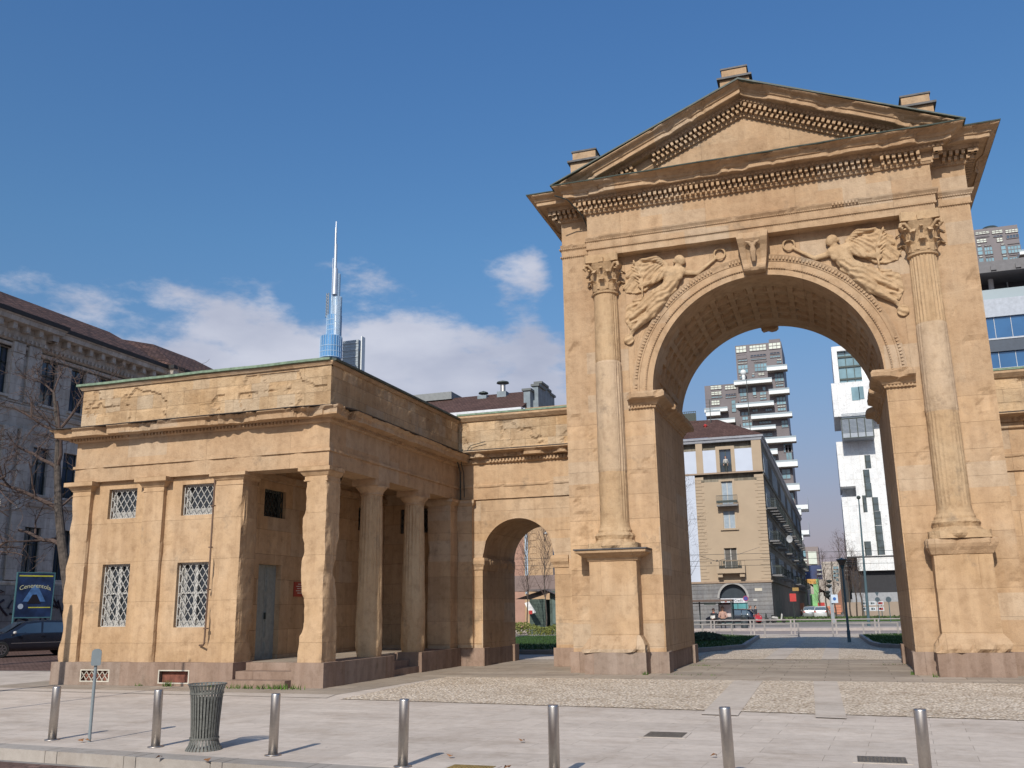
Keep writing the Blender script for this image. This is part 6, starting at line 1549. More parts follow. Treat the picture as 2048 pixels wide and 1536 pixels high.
for (pa, pb, ya, yb) in ((1573, 1582, 890, 920), (1568, 1583, 884, 905), (1565, 1580, 938, 958), (1567, 1587, 985, 1015), (1575, 1590, 1040, 1065), (1537, 1552, 912, 921), (1522, 1545, 866, 874), (1540, 1560, 938, 948)): gr.append((pa, pb, ya, yb, 2, 2, TGL))
bl = [(1533.8, 1574, 731, 741.5), (1468, 1543.5, 757.5, 770), (1538, 1578.5, 778, 788.5), (1472, 1547.5, 804, 815.5), (1502.5, 1584, 826, 838), (1475, 1551.4, 852, 862), (1521, 1592, 874, 887), (1531, 1555, 900, 909), (1538, 1595, 922, 935), (1550, 1559, 948, 957), (1565, 1599, 969, 981), (1586, 1602, 1019, 1030), (1590, 1606, 1071, 1081)]
tower_face(tw, YW, gr, bl)
ys_ = [cy_(v) for v in (530, 895, 1265)]
for (pa, ya, yb) in ((1602, 1000, 1022), (1604, 1052, 1072)):
    a2 = PT(pa, yb, YW+4); f = MB(); f.box(a2.x-1.5, a2.x+2.2, YW-2, YW+8, a2.z, a2.z+1.2); o = f.build('side_balcony', WB, tw); f = MB(); f.box(a2.x+2.15, a2.x+2.22, YW-2, YW+8, a2.z+1.2, a2.z+3.6); f.build('glass_rail', RAILG, o)
# tower body widens towards the street as balconies step out
b = MB(); xr = PT(1592, 1080, YW).x
b.box(TR-.5, xr, YW+.1, YW+19, 0, PT(1590, 985, YW).z); b.box(TR-.4, PT(1582, 900, YW).x, YW+.2, YW+18, 0, PT(1582, 850, YW).z); b.build('lower_cladding', DK, tw)
t2 = thing('apartment_tower', 'lower dark tower wing with white balconies left of the tall tower', 'tower', (-26, YW+6, 0))
Y2 = YW+6; a = PT(1412, 772, Y2); c = PT(1476, 768, Y2)
b = MB(); b.box(a.x-.5, c.x, Y2, Y2+14, 0, a.z); b.build('cladding_wall', DK, t2)
S2 = 500/2048; q = lambda x0, x1, y0, y1, nx, nz, m: (1350+x0*S2, 1350+x1*S2, 640+y0*S2, 640+y1*S2, nx, nz, m)
tower_face(t2, Y2, [q(292, 380, 532, 572, 3, 2, PANE), q(410, 500, 530, 572, 4, 2, PANE), q(298, 380, 582, 618, 3, 2, PANE), q(300, 385, 622, 642, 3, 1, TGL), q(415, 500, 600, 620, 4, 1, SKYG), q(415, 500, 622, 640, 4, 1, TGL), q(300, 365, 655, 700, 3, 2, PANE), q(468, 495, 655, 755, 1, 3, TGL), q(300, 370, 765, 800, 3, 1, TGL)], [(1409, 1455, 816, 825), (1416, 1470, 838, 848), (1412, 1440, 822, 832)], 2.5)
t3 = thing('apartment_tower', 'dark clad tower with pale window panels, right of the arch pediment', 'tower', (51, 250, 0))
Y3 = 250.0; a = PT(1940, 461, Y3); c = PT(2035, 456, Y3); b = MB(); b.box(a.x-2, c.x, Y3, Y3+20, 0, a.z); o = b.build('cladding_wall', DK, t3); b = MB(); m_ = PT(1986, 455, Y3); b.lathe([(3.2, 0), (2.9, 1), (1.8, 1.9), (.2, 2.2)], m_.x, Y3+5, 16, a.z); b.build('roof_dome', IRON, t3)
S3 = 148/758; q = lambda x0, x1, y0, y1, nx, nz, m: (1900+x0*S3, 1900+x1*S3, 440+y0*S3, 440+y1*S3, nx, nz, m)
tower_face(t3, Y3, [q(260, 398, 108, 155, 4, 2, PANE), q(430, 535, 95, 145, 3, 2, PANE), q(568, 692, 85, 138, 4, 2, PANE), q(272, 400, 160, 185, 4, 1, SKYG), q(445, 535, 152, 178, 3, 1, SKYG), q(580, 700, 145, 195, 4, 1, SKYG), q(275, 370, 188, 240, 3, 2, PANE), q(480, 535, 178, 228, 2, 2, PANE), q(283, 318, 252, 270, 1, 1, PANE), q(352, 415, 250, 268, 2, 1, PANE), q(522, 555, 238, 256, 1, 1, PANE), q(592, 712, 230, 250, 4, 1, PANE),
    q(288, 328, 275, 362, 1, 2, TGL), q(358, 430, 272, 358, 3, 2, TGL), q(530, 568, 260, 350, 1, 2, TGL), q(598, 718, 255, 345, 4, 2, TGL), q(300, 332, 366, 384, 1, 1, PANE), q(368, 440, 362, 380, 3, 1, PANE), q(540, 575, 354, 372, 1, 1, PANE), q(610, 715, 346, 364, 4, 1, PANE), q(305, 342, 388, 478, 1, 2, TGL), q(376, 450, 384, 474, 3, 2, TGL), q(550, 590, 376, 468, 1, 2, TGL), q(616, 735, 370, 460, 4, 2, TGL), q(318, 352, 482, 500, 1, 1, PANE), q(388, 455, 478, 494, 3, 1, PANE), q(558, 594, 470, 488, 1, 1, PANE), q(665, 750, 462, 480, 3, 1, PANE), q(322, 358, 505, 570, 1, 2, TGL), q(392, 460, 500, 560, 3, 2, TGL)], [(2040, 2075, 499, 509)], 4)
# ---- white stacked tower on the right of the opening
wt = thing('white_tower', 'white panelled tower of stacked shifted blocks on black base, right side of the arch opening', 'tower', (9, 150, 0))
WP = stone('white_panels', (.68, .69, .70), (.72, .73, .73), (.74, .74, .74), bw=1.35, rh=4.6, mortar=.03, joint=.85, blockvar=.02, rough_amt=.05, streak=.05, offset=0)
YQ = 150.0
def px_box(b, pa, pb, ya, yb, Y, d): a = PT(pa, yb, Y); c = PT(pb, ya, Y); b.box(a.x, c.x, Y, Y+d, a.z, c.z); return a, c
b = MB(); zt = PT(1672, 693, YQ).z; xa = PT(1669, 765, YQ).x; xr = PT(1800, 700, YQ).x+9
b.box(xa, xa+.9, YQ, YQ+14, PT(1670, 766, YQ).z, zt); b.box(xa+.9, xr, YQ, YQ+14, zt-.9, zt); b.box(PT(1725, 765, YQ).x, xr, YQ+.02, YQ+14, PT(1670, 766, YQ).z, zt-.9); b.box(xa+.9, xr, YQ+2.5, YQ+14, PT(1670, 766, YQ).z, zt-.9)
b.build('upper_block', WP, wt)
f = MB(); f.box(xa+.9, PT(1725, 765, YQ).x, YQ+.8, YQ+.9, PT(1670, 766, YQ).z, zt-.9); w = f.build('glazed_front', TGL, wt)
f = MB()
for i in range(4): x = xa+.9+i*1.35; f.box(x-.06, x+.06, YQ+.6, YQ+.8, PT(1670, 766, YQ).z, zt-.9)
for py in (712, 732, 757): z = PT(1690, py, YQ).z; f.box(xa+.9, PT(1725, 765, YQ).x, YQ+.55, YQ+.8, z-.15, z+.15)
f.build('mullions', IRON, w)
b = MB(); a = PT(1662, 767, YQ-3); zb_ = PT(1668, 834, YQ-3).z; b.box(a.x, xr, YQ-3, YQ+12, zb_, PT(1700, 764, YQ-3).z); b.build('projecting_block', WP, wt)
b = MB(); zc = PT(1673, 884, YQ).z; zd = PT(1690, 973, YQ).z; b.box(PT(1688, 880, YQ).x, xr, YQ+.03, YQ+14, zc, zb_+.2); b.box(PT(1672, 884, YQ).x, xr, YQ, YQ+14, zd, zc); 
ze = PT(1690, 994, YQ).z; b.box(PT(1712, 980, YQ).x, xr, YQ+.02, YQ+14, ze, zd); b.box(PT(1685, 980, YQ).x, PT(1713, 980, YQ).x, YQ+5, YQ+14, ze, zd); zf = PT(1700, 1113, YQ).z; b.box(PT(1683, 996, YQ).x, xr, YQ, YQ+14, zf, ze)
zg = PT(1780, 1140, YQ).z; b.box(PT(1714, 1120, YQ).x, xr, YQ+.4, YQ+14, zg, zf); b.build('main_block', WP, wt)
a = PT(1685, 880, YQ-3.5); c = PT(1745, 832, YQ-3.5)
b = MB(); b.box(a.x, c.x, YQ-3.5, YQ, a.z+.2, c.z-.1); o = b.build('louvred_bay', simple('louvre_grey', (.30, .33, .37), .4), wt); f = MB()
for i in range(5): x = a.x+.1+(c.x-a.x-.2)*i/4; f.box(x-.08, x+.08, YQ-3.6, YQ-3.51, a.z+.2, c.z-.1)
for z in (a.z+.2, c.z-.2): f.box(a.x, c.x, YQ-3.62, YQ-3.52, z, z+.15)
f.build('bay_frame', IRON, o); f = MB()
for i in range(16): z = a.z+1.2+i*.22; f.box(a.x+.2, c.x-.2, YQ-3.56, YQ-3.5, z, z+.10)
f.build('louvres', simple('louvre_dark', (.12, .15, .19)), o)
S4 = 160/1024
for (x0, x1, y0, y1, oy) in ((413, 497, 600, 775, -3), (505, 552, 592, 758, -3)): 
    pa, pb, ya, yb = 1640+x0*S4, 1640+x1*S4, 680+y0*S4, 680+y1*S4; Y = YQ+oy; f = MB(); a = PT(pa, yb, Y); c = PT(pb, ya, Y); f.box(a.x, c.x, Y-.08, Y-.01, a.z, c.z); f.build('window', TGL, wt)
for (x0, x1, y0, y1) in ((583, 652, 62, 235), (565, 640, 248, 420), (585, 665, 420, 605), (558, 600, 580, 795), (680, 752, 602, 780), (700, 785, 782, 960), (718, 805, 965, 1160), (740, 828, 1160, 1340), (580, 660, 1168, 1350)):
    pa, pb, ya, yb = 1640+x0*S4, 1640+x1*S4, 900+y0*S4, 900+y1*S4; a = PT(pa, yb, YQ); c = PT(pb, ya, YQ); f = MB(); f.box(a.x, c.x-.15, YQ-.08, YQ-.01, a.z, c.z); w = f.build('window', simple('strip_window', (.06, .085, .095), .1, 0, .4, .8, spec=.8) if 'strip_window' not in bpy.data.materials else bpy.data.materials['strip_window'], wt)
    f = MB(); f.box(a.x, a.x+.22, YQ-.12, YQ-.081, a.z, c.z); f.box(a.x, c.x-.15, YQ-.12, YQ-.081, (a.z+c.z)/2-.06, (a.z+c.z)/2+.06); f.build('window_frame', IRON, w)
b = MB(); b.box(PT(1705, 1180, YQ).x, xr, YQ+1.5, YQ+14, 2.5, zg); b.build('black_base', simple('black_panels', (.028, .028, .032), .4), wt)
b = MB(); b.box(PT(1700, 1180, YQ).x, xr, YQ+3, YQ+14, 0, 2.5); b.build('ground_storey', simple('grey_storey', (.22, .23, .25)), wt)
# ---- office building at the far right with blue glazing
of = thing('office_building', 'modern office block with blue ribbon windows, grey bands and projecting roof at the right edge', 'building', (25, 75, 0))
YO = 75.0; ox = PT(1935, 600, YO).x; oxr = ox+26
def zz(px, py): return PT(px, py, YO).z
bands = [(zz(2000, 598), zz(2000, 634), simple('white_band', (.34, .37, .42), .5)), (zz(2000, 678), zz(2000, 704), simple('navy_band', (.04, .055, .08), .4)), (0, zz(2000, 730), simple('grey_band', (.2, .21, .23)))]
for z1_, z0_, m in bands[:2]:
    b = MB(); b.box(ox, oxr, YO-.3, YO+14, z0_, z1_)
    b.build('spandrel_band', m, of)
for z1_, z0_ in ((zz(2000, 634), zz(2000, 678)), (zz(2000, 704), zz(2000, 738))):
    b = MB(); b.box(ox, oxr, YO, YO+14, z0_, z1_); w = b.build('ribbon_window', BLUEGL, of); f = MB()
    for i in range(14): x = ox+.6+i*1.5; f.box(x-.03, x+.03, YO-.06, YO-.005, z0_, z1_)
    f.box(ox, oxr, YO-.36, YO-.30, z0_-.12, z0_+.04); f.build('mullions', simple('pale_mullion', (.4, .42, .45)) if 'pale_mullion' not in bpy.data.materials else bpy.data.materials['pale_mullion'], w)
b = MB(); b.box(ox, oxr, YO-.1, YO+14, 0, zz(2000, 738)); b.build('lower_wall', bands[2][2], of)
z0_, z1_ = zz(2000, 598), zz(2000, 552); b = MB(); b.box(ox, oxr, YO+2.5, YO+14, z0_, z1_); b.build('top_storey', simple('top_storey_dark', (.05, .05, .06), .4), of)
b = MB(); b.box(ox+4.2, oxr, YO+2.35, YO+2.45, z0_+.2, z1_-.6); w = b.build('terrace_glazing', BLUEGL, of); f = MB()
for i in range(9): x = ox+4.2+i*1.7; f.box(x-.05, x+.05, YO+2.25, YO+2.35, z0_, z1_)
f.build('mullions', bpy.data.materials['pale_mullion'], w)
b = MB(); b.lathe([(.25, 0), (.25, z1_-z0_)], PT(1990, 600, YO).x, YO+.9, 14, z0_); b.build('terrace_column', simple('terrace_column_white', (.5, .5, .5)), of)
b = MB(); b.box(ox, oxr, YO-.25, YO-.22, z0_, z0_+1.0); b.build('glass_balustrade', RAILG, of)
b = MB(); b.box(ox-2, oxr+2, YO-1.6, YO+14, z1_, z1_+.9); b.box(ox-2, oxr+2, YO-1.4, YO+14, z1_+.9, z1_+1.2)
for i in range(9): x = ox+i*2.2; b.box(x, x+.5, YO-1.75, YO-1.6, z1_+.15, z1_+.6)
b.build('projecting_roof', simple('roof_slab_grey', (.13, .125, .13), .6), of)
# ---- spire tower far behind the guardhouse
YS = 420.0
sp = thing('spire_tower', 'blue glass skyscraper crowned by a stepped silver spire far behind the guardhouse', 'tower', (-255, YS, 0))
SPG = simple('spire_silver', (.50, .53, .57), .35, .6, .1, .2); SPB = simple('spire_blue_glass', (.10, .27, .50), .12, .2, .15, .15, spec=1)
def grid_tower(name, m, px0, px1, pyt, pyb, Y, bands_=0, off=0, r=None):
    a = PT(px0, pyb, Y); c = PT(px1, pyt, Y); R_ = (c.x-a.x)/2*.94; cx = (a.x+c.x)/2; b = MB(); b.lathe([(R_*1.0, 0), (R_*.97, c.z-a.z)], cx, Y+off, 32, a.z); o = b.build(name, m, sp)
    if bands_:
        f = MB(); n = int((c.z-a.z)/bands_)
        for i in range(n): f.lathe([(R_*1.0, 0), (R_*1.015, .05), (R_*1.015, .35), (R_*1.0, .4)], cx, Y+off, 32, a.z+i*bands_, cap=False)
        for k in range(24): aa = 2*math.pi*k/24; f.box(cx+R_*math.cos(aa)-.12, cx+R_*math.cos(aa)+.12, Y+off+R_*math.sin(aa)-.12, Y+off+R_*math.sin(aa)+.12, a.z, c.z)
        f.build('cladding_lines', simple('cladding_line_pale', (.30, .42, .55), .4) if 'cladding_line_pale' not in bpy.data.materials else bpy.data.materials['cladding_line_pale'], o)
    return o
grid_tower('glass_drum', SPB, 641, 683, 672, 720, YS, 3.2); 
b = MB(); a = PT(662, 720, YS); b.lathe([(4.6, 0), (4.6, PT(662, 700, YS).z)], a.x, YS+.5, 32, 0); b.build('tower_shaft', SPB, sp)
grid_tower('spire_blue_stage', SPB, 650, 679, 628, 673, YS, 3.0, 2); grid_tower('spire_stage', SPG, 661, 680, 610, 673, YS, 4, 1)
grid_tower('spire_stage', SPG, 657, 678, 590, 632, YS, 4, 3); grid_tower('spire_stage', SPG, 662, 677, 545, 612, YS, 4, 2)
grid_tower('spire_stage', SPG, 664, 676, 537, 590, YS); grid_tower('spire_stage', SPG, 667, 675, 488, 546, YS); grid_tower('spire_stage', SPG, 669, 674.5, 455, 490, YS); grid_tower('spire_stage', SPG, 671, 674, 443, 457, YS)
grid_tower('spire_fin', SPG, 661, 665, 515, 600, YS, 0, 1)
a = PT(651, 635, YS); c = PT(657, 586, YS); b = MB(); b.box(a.x, a.x+.35, YS, YS+.4, a.z, c.z); b.box(c.x, c.x+.3, YS, YS+.4, a.z, c.z)
n = 8
for i in range(n): z = a.z+(c.z-a.z)*i/n; b.box(a.x, c.x, YS, YS+.3, z, z+.4); b.tube([(a.x, YS+.2, z), (c.x, YS+.2, z+(c.z-a.z)/n)], .22, 4)
b.build('lattice_fin', simple('lattice_grey', (.22, .24, .26)), sp)
gt = thing('glass_tower', 'grey ribbed office tower with a white edge fin beside the spire', 'tower', (-235, YS+20, 0))
a = PT(684, 740, YS+20); c = PT(717, 679, YS+20); b = MB(); b.box(a.x, c.x, YS+20, YS+25, 0, c.z); b.build('tower_body', simple('ribbed_grey', (.30, .34, .36), .4, 0, .06, .2), gt)
f = MB(); z = a.z
for i in range(12): f.box(a.x-.05, c.x+.05, YS+19.8, YS+20, c.z-1-i*1.5-(.0), c.z-.85-i*1.5)
for i in range(3): f.box(a.x-.05, c.x+.05, YS+19.6, YS+19.9, c.z-2-i*4.2, c.z-1.5-i*4.2)
f.build('rib_lines', simple('rib_pale', (.42, .45, .46)), gt)
c2_ = PT(722, 700, YS+20); b = MB(); b.box(c.x, c2_.x, YS+22, YS+24, 0, PT(718, 700, YS+20).z); b.build('dark_return', simple('tower_dark', (.05, .06, .07)), gt)
a = PT(720.5, 740, YS+18); c = PT(725, 672, YS+18); b = MB(); b.box(a.x, c.x-.3, YS+18, YS+22, 0, c.z); b.build('edge_fin', WB, gt)
# ---- far end of the street
def farbox(name, lab, cat, parts, Y, d=8):
    a = PT(parts[0][0], parts[0][3], Y); t = thing(name, lab, cat, (a.x, Y, 0))
    for i, (pa, pb, ya, yb, m, nm) in enumerate(parts):
        a = PT(pa, yb, Y); c = PT(pb, ya, Y); b = MB(); b.box(a.x, c.x, Y-.3*i, Y+(d if i == 0 else .0)-.0 if i == 0 else Y-.3*i+.28, a.z if i else min(0, a.z), c.z); b.build(nm, m, t)
    return t
TAN = simple('tan_concrete', (.42, .37, .32), .9, 0, .08, .2); NAVY = simple('navy_cladding', (.035, .05, .12), .6, 0, .15, .3); BRN = simple('brown_grey', (.23, .19, .18), .9)
farbox('office_block', 'grey brown office block with tall pale ribs at the far end of the street', 'building', [(1598, 1636, 1093, 1240, BRN, 'wall')]+[(1618+4*i, 1620.5+4*i, 1103, 1129, PANE, 'rib') for i in range(4)]+[(1602, 1611, 1102, 1114, TGL, 'window'), (1600, 1614, 1118, 1121, PANE, 'window_band'), (1600, 1614, 1124, 1127, PANE, 'window_band')], 420, 20)
farbox('apartment_block', 'navy blue clad block at the far end of the street', 'building', [(1604, 1652, 1130, 1240, NAVY, 'wall')]+[(1604+30*i, 1613+30*i, 1139+8*j, 1141.5+8*j, PANE, 'window') for i in (0, 1) for j in range(2)], 360, 15)
farbox('apartment_block', 'tan concrete block with a column of windows behind the street lamp', 'building', [(1653, 1700, 1122, 1240, TAN, 'wall')]+[(1667+5.5*i, 1671+5.5*i, 1133+8*j, 1138+8*j, TGL, 'window') for i in range(2) for j in range(4)], 330, 15)
farbox('dark_pavilion', 'dark glass stair pavilion behind the inverted cone street lamp', 'building', [(1688, 1716, 1117, 1240, simple('pavilion_dark', (.05, .055, .06), .3), 'wall')]+[(1690, 1712, 1122+9*j, 1124+9*j, simple('pavilion_line', (.3, .32, .33)) if j == 0 else bpy.data.materials['pavilion_line'], 'floor_band') for j in range(4)], 170, 5)
hz = thing('site_wall', 'tan construction ramp wall rising behind the crossroads', 'wall', (0, 210, 0))
a0, a1, a2, a3 = PT(1608, 1160, 210), PT(1672, 1158, 210), PT(1690, 1225, 210), PT(1608, 1225, 210)
b = MB(); b.prismy([(a3.x, 0), (a2.x+4, 0), (a2.x, a2.z), (a1.x, a1.z), (a0.x, a0.z)], 210, 212); b.build('wall', TAN, hz)
b = MB(); q0, q1, q2 = PT(1668, 1200, 205), PT(1690, 1163, 205), PT(1692, 1225, 205); b.prismy([(q0.x, 0), (q2.x+2, 0), (q2.x+2, q1.z), (q1.x, q1.z), (q0.x, q0.z)], 205, 206); b.build('rust_panel', simple('rust_orange', (.24, .13, .09), .9), hz)
gs = thing('grey_shed', 'dark grey shed front behind the red street sign at the street end', 'building', (-1, 195, 0)); a = PT(1600, 1225, 195); c = PT(1613, 1160, 195); b = MB(); b.box(a.x, c.x, 195, 199, 0, c.z); b.build('wall', BRN, gs)
cr = thing('lifting_platform', 'bright green telescopic lift machine on the building site', 'crane', (1, 190, 0)); LG = simple('lime_green', (.22, .46, .20), .5)
a = PT(1634, 1222, 190); c = PT(1634, 1158, 190); b = MB(); b.box(a.x-.3, a.x+.9, 190, 191, 1, c.z); b.build('boom', LG, cr)
b = MB(); a = PT(1622, 1210, 190); c = PT(1640, 1188, 190); b.box(a.x, c.x, 189, 192, a.z, c.z); b.box(a.x-1, c.x+.5, 188.5, 192, 0, a.z); b.build('machine_body', LG, cr)
b = MB(); a = PT(1612, 1165, 190); c = PT(1632, 1158, 190); b.box(a.x, c.x, 189.8, 190.6, c.z-1, c.z); b.build('platform', simple('yellow_orange', (.55, .30, .08)), cr)
ORB = simple('barrier_orange', (.48, .20, .12), .7)
for i, (px, py, w, h, lab) in enumerate(((1601, 1206, 7, 14, 'orange plastic site barrier stack beside the street corner'), (1612, 1212, 14, 5, 'low orange barrier left of the green lift'), (1624, 1222, 10, 4, 'low orange barrier before the green lift'), (1654, 1212, 12, 5, 'yellow orange barrier right of the red kiosk'), (1668, 1210, 14, 5, 'orange barrier behind the white traffic sign'))):
    a = PT(px, py+h, 150); c = PT(px+w, py, 150); t = thing('site_barrier', lab, 'barrier', (a.x, 150, 0), 0, 'orange barriers of the building site'); b = MB(); b.box(a.x, c.x, 150, 150.4, 0, c.z)
    for k in range(3): b.box(a.x, c.x, 149.92, 150, c.z*(.2+.28*k), c.z*(.3+.28*k))
    b.build('panel', ORB, t); b = MB(); b.box(a.x-.1, a.x+.15, 149.7, 150.7, 0, .25); b.box(c.x-.15, c.x+.1, 149.7, 150.7, 0, .25); b.build('foot', IRON, t)
rk = thing('red_panel', 'dark red upright panel with white notice at the crossroads', 'panel', (.6, 110, 0)); a = PT(1637, 1225, 110); c = PT(1649, 1205, 110); b = MB(); b.prismy([(a.x-.3, 0), (c.x+.3, 0), (c.x, a.z+.6), (c.x, c.z), (a.x, c.z), (a.x, a.z+.6)], 110, 110.3); b.build('panel', RED, rk)
b = MB(); a = PT(1638, 1204, 110); c = PT(1647, 1189, 110); b.box(a.x, c.x, 109.9, 110.1, a.z, c.z+.3); b.build('white_notice', WHITE, rk)
# hoarding and green banks along the far kerb
hg = thing('hoarding', 'grey and tan hoarding with white direction boards below the white tower', 'hoarding', (6, 118, 0))
a = PT(1690, 1237, 118); c = PT(1800, 1203, 118); b = MB(); b.box(a.x, c.x+8, 118, 118.2, ZR, c.z); b.build('tan_panel', simple('tan_panel_mat', (.30, .24, .19), .9, 0, .1, .5), hg)
b = MB(); c = PT(1700, 1186, 118); b.box(PT(1705, 1200, 118).x, PT(1800, 1200, 118).x+8, 118.3, 118.5, 1, c.z); b.build('grey_panel', simple('grey_panel_mat', (.30, .31, .33), .8), hg)
def strip(name, lab, x0, x1, y0, y1, h, n, col, seed):
    rnd = random.Random(seed); b = MB()
    for k in range(n):
        x = rnd.uniform(x0, x1); y = rnd.uniform(y0, y1); s = rnd.uniform(.08, .2); z = ZR+rnd.random()*h; a_ = Vector((rnd.gauss(0, 1), rnd.gauss(0, 1), rnd.gauss(0, 1)+.5)).normalized()*s; b2_ = a_.orthogonal().normalized()*s*.6; c_ = Vector((x, y, z)); b.add([c_-a_, c_+b2_, c_+a_, c_-b2_], [(0, 1, 2, 3)])
    tag(b.build(name, col), lab, 'plants', kind='stuff')
HG = simple('bank_green', (.06, .09, .03), .9, 0, .5, 3)
strip('ground_cover', 'low dark green planting on the traffic island before the far cars', -9, 14, 84, 88, .45, 9000, HG, 2)
flat('green_island', [(-9, 83.8), (14, 83.8), (14, 95), (-9, 95)], .04, GRASSM, th=.2)
# bush at the lawn corner by the pier
bs = thing('low_bush', 'low dark clipped bush on the left lawn beside the rear foot of the pier', 'bush', (-4.6, 20, .1)); rnd = random.Random(9); b = MB()
for k in range(3500):
    a = rnd.random()*6.28; r_ = rnd.random()**.5; x = -4.75+1.0*r_*math.cos(a); y = 20.4+1.4*r_*math.sin(a); z = .12+rnd.random()*.40*(1-r_*r_*.7); s = .05; d_ = Vector((rnd.gauss(0, 1), rnd.gauss(0, 1), rnd.gauss(0, 1)+.4)).normalized()*s; e_ = d_.orthogonal().normalized()*s*.6; c_ = Vector((x, y, z)); b.add([c_-d_, c_+e_, c_+d_, c_-e_], [(0, 1, 2, 3)])
b.build('foliage', simple('bush_leaf', (.045, .06, .03), .9, 0, .5, 6), bs)
# ---- railings, shelter, lamps, signs, wires
def rail(Y, xs_, h, lab, low=True, x0=None, x1=None):
    t = thing('pedestrian_railing', lab, 'railing', (0, Y, 0)); m = simple('rail_metal', (.46, .42, .40), .35, .7) if 'rail_metal' not in bpy.data.materials else bpy.data.materials['rail_metal']
    for x in xs_: b = MB(); b.box(x-.04, x+.04, Y-.04, Y+.04, 0, h); b.build('post', m, t)
    b = MB(); b.box(x0, x1, Y-.025, Y+.025, h-.05, h+.01); b.build('top_rail', m, t)
    if low: b = MB(); b.box(x0, x1, Y-.015, Y+.015, .10, .13); b.build('low_rail', m, t)
rail(27.6, [-9.2, -7.5, -5.8, -4.25, -2.55, -.85], .72, 'nearer steel railing closing the path on the left', True, -9.2, -.85)
rail(27.9, [.85, 2.35, 4.0], .72, 'nearer steel railing closing the path on the right', True, .85, 4.0)
rail(33.6, [-10.5, -8.4, -8.2, -6.1, -5.9, -3.8, -3.6, -1.5, -1.3, .8, 1.0, 3.1, 3.3, 5.4, 5.6], .84, 'long pale steel railing along the tram road', False, -14, 14)
LBL = simple('lamp_blue_grey', (.06, .10, .115), .5)
lp = thing('street_lamp', 'dark street lamp with inverted cone lantern standing on the path beyond the arch', 'street lamp', (1.58, 20.56, 0))
b = MB(); b.lathe([(.075, 0), (.075, .5), (.055, .55), (.045, 3.25)], n=14); b.build('pole', LBL, lp, local=True)
b = MB(); b.lathe([(.05, 3.2), (.09, 3.32), (.12, 3.36)], n=18); b.build('lantern_neck', LBL, lp, local=True)
b = MB(); b.lathe([(.10, 3.36), (.235, 3.60)], n=22); b.build('lantern_bowl', simple('smoked_bowl', (.14, .10, .08), .3), lp, local=True)
b = MB(); b.lathe([(.25, 3.60), (.25, 3.63), (.06, 3.67), (.02, 3.70)], n=22); b.build('lantern_lid', LBL, lp, local=True)
q = PT(1717, 995, 60); w0 = PT(1739, 1236, 60)
tl = thing('street_lamp', 'very tall slim street lamp with small round head in front of the white tower', 'street lamp', (q.x, 60, ZR))
b = MB(); b.tube([(w0.x-.1, 60, ZR), (q.x, 60, q.z)], [.13, .05], 10); b.build('pole', LBL, tl); b = MB(); b.ball((q.x, 60, q.z), .17, 10); b.build('lamp_head', IRON, tl)
tp_ = thing('traffic_light', 'grey post with traffic lights and a white sign with a blue disc', 'traffic light', (PT(1671, 1236, 75).x, 75, ZR)); x = PT(1666, 1236, 75).x
b = MB(); zt_ = PT(1664, 1168, 75).z; b.box(x-.16, x+.16, 75, 75.3, ZR, zt_); b.build('post', simple('post_grey', (.24, .26, .28)), tp_)
b = MB(); a = PT(1663, 1206, 74.8); c = PT(1675, 1189, 74.8); b.box(a.x, c.x, 74.8, 74.9, a.z, c.z); sgn = b.build('sign_plate', simple('sign_pale_blue', (.45, .52, .60)), tp_)
b = MB(); b.lathe([(.15, 0), (.15, .03)], n=18); b.map(lambda x_, y_, z_: ((a.x+c.x)/2+x_, 74.79-z_, (a.z+c.z)/2+y_)); b.build('blue_disc', simple('disc_blue', (.02, .10, .32)), tp_)
for dx, dz in ((-.05, .3), (-.12, -.15), (-.3, -.75), (-.3, -1.1)): b = MB(); b.lathe([(.02, .12), (.30, .05), (.26, -.05), (.08, -.22)], x+dx, 75, 12, zt_+dz); b.build('signal_head', IRON, tp_)
def roundsign(px, py, Y, r, lab, m, face=None, arrow=False):
    c = PT(px, py, Y); t = thing('traffic_sign', lab, 'traffic sign', (c.x, Y, ZR)); b = MB(); b.tube([(c.x, Y+.05, ZR), (c.x, Y+.05, c.z+r)], .035, 8); b.build('pole', LBL, t)
    b = MB(); b.lathe([(r, 0), (r, .03)], n=22); b.map(lambda x, y, z: (c.x+x, Y-z, c.z+y)); o = b.build('sign_disc', m, t)
    if face: b = MB(); b.lathe([(r*.8, 0), (r*.8, .01)], n=22); b.map(lambda x, y, z: (c.x+x, Y-.031-z, c.z+y)); b.build('sign_face', face, o)
    if arrow: b = MB(); b.prismy([(c.x-r*.8, c.z+r*3.0), (c.x, c.z+r*1.2), (c.x+r*.8, c.z+r*3.0)], Y-.03, Y); b.build('give_way_back', m, t)
    return t
SB = simple('sign_back', (.05, .075, .09), .5)
roundsign(1755, 1199, 70, .22, 'traffic sign back with triangle above, left of two near the right pier', SB, None, True); roundsign(1777, 1199, 70, .25, 'traffic sign back nearest the right pier', SB)
roundsign(1491.5, 1197, 66, .24, 'no stopping sign in front of the bank window', simple('nostop_red', (.35, .03, .06)), simple('nostop_blue', (.05, .05, .22)))
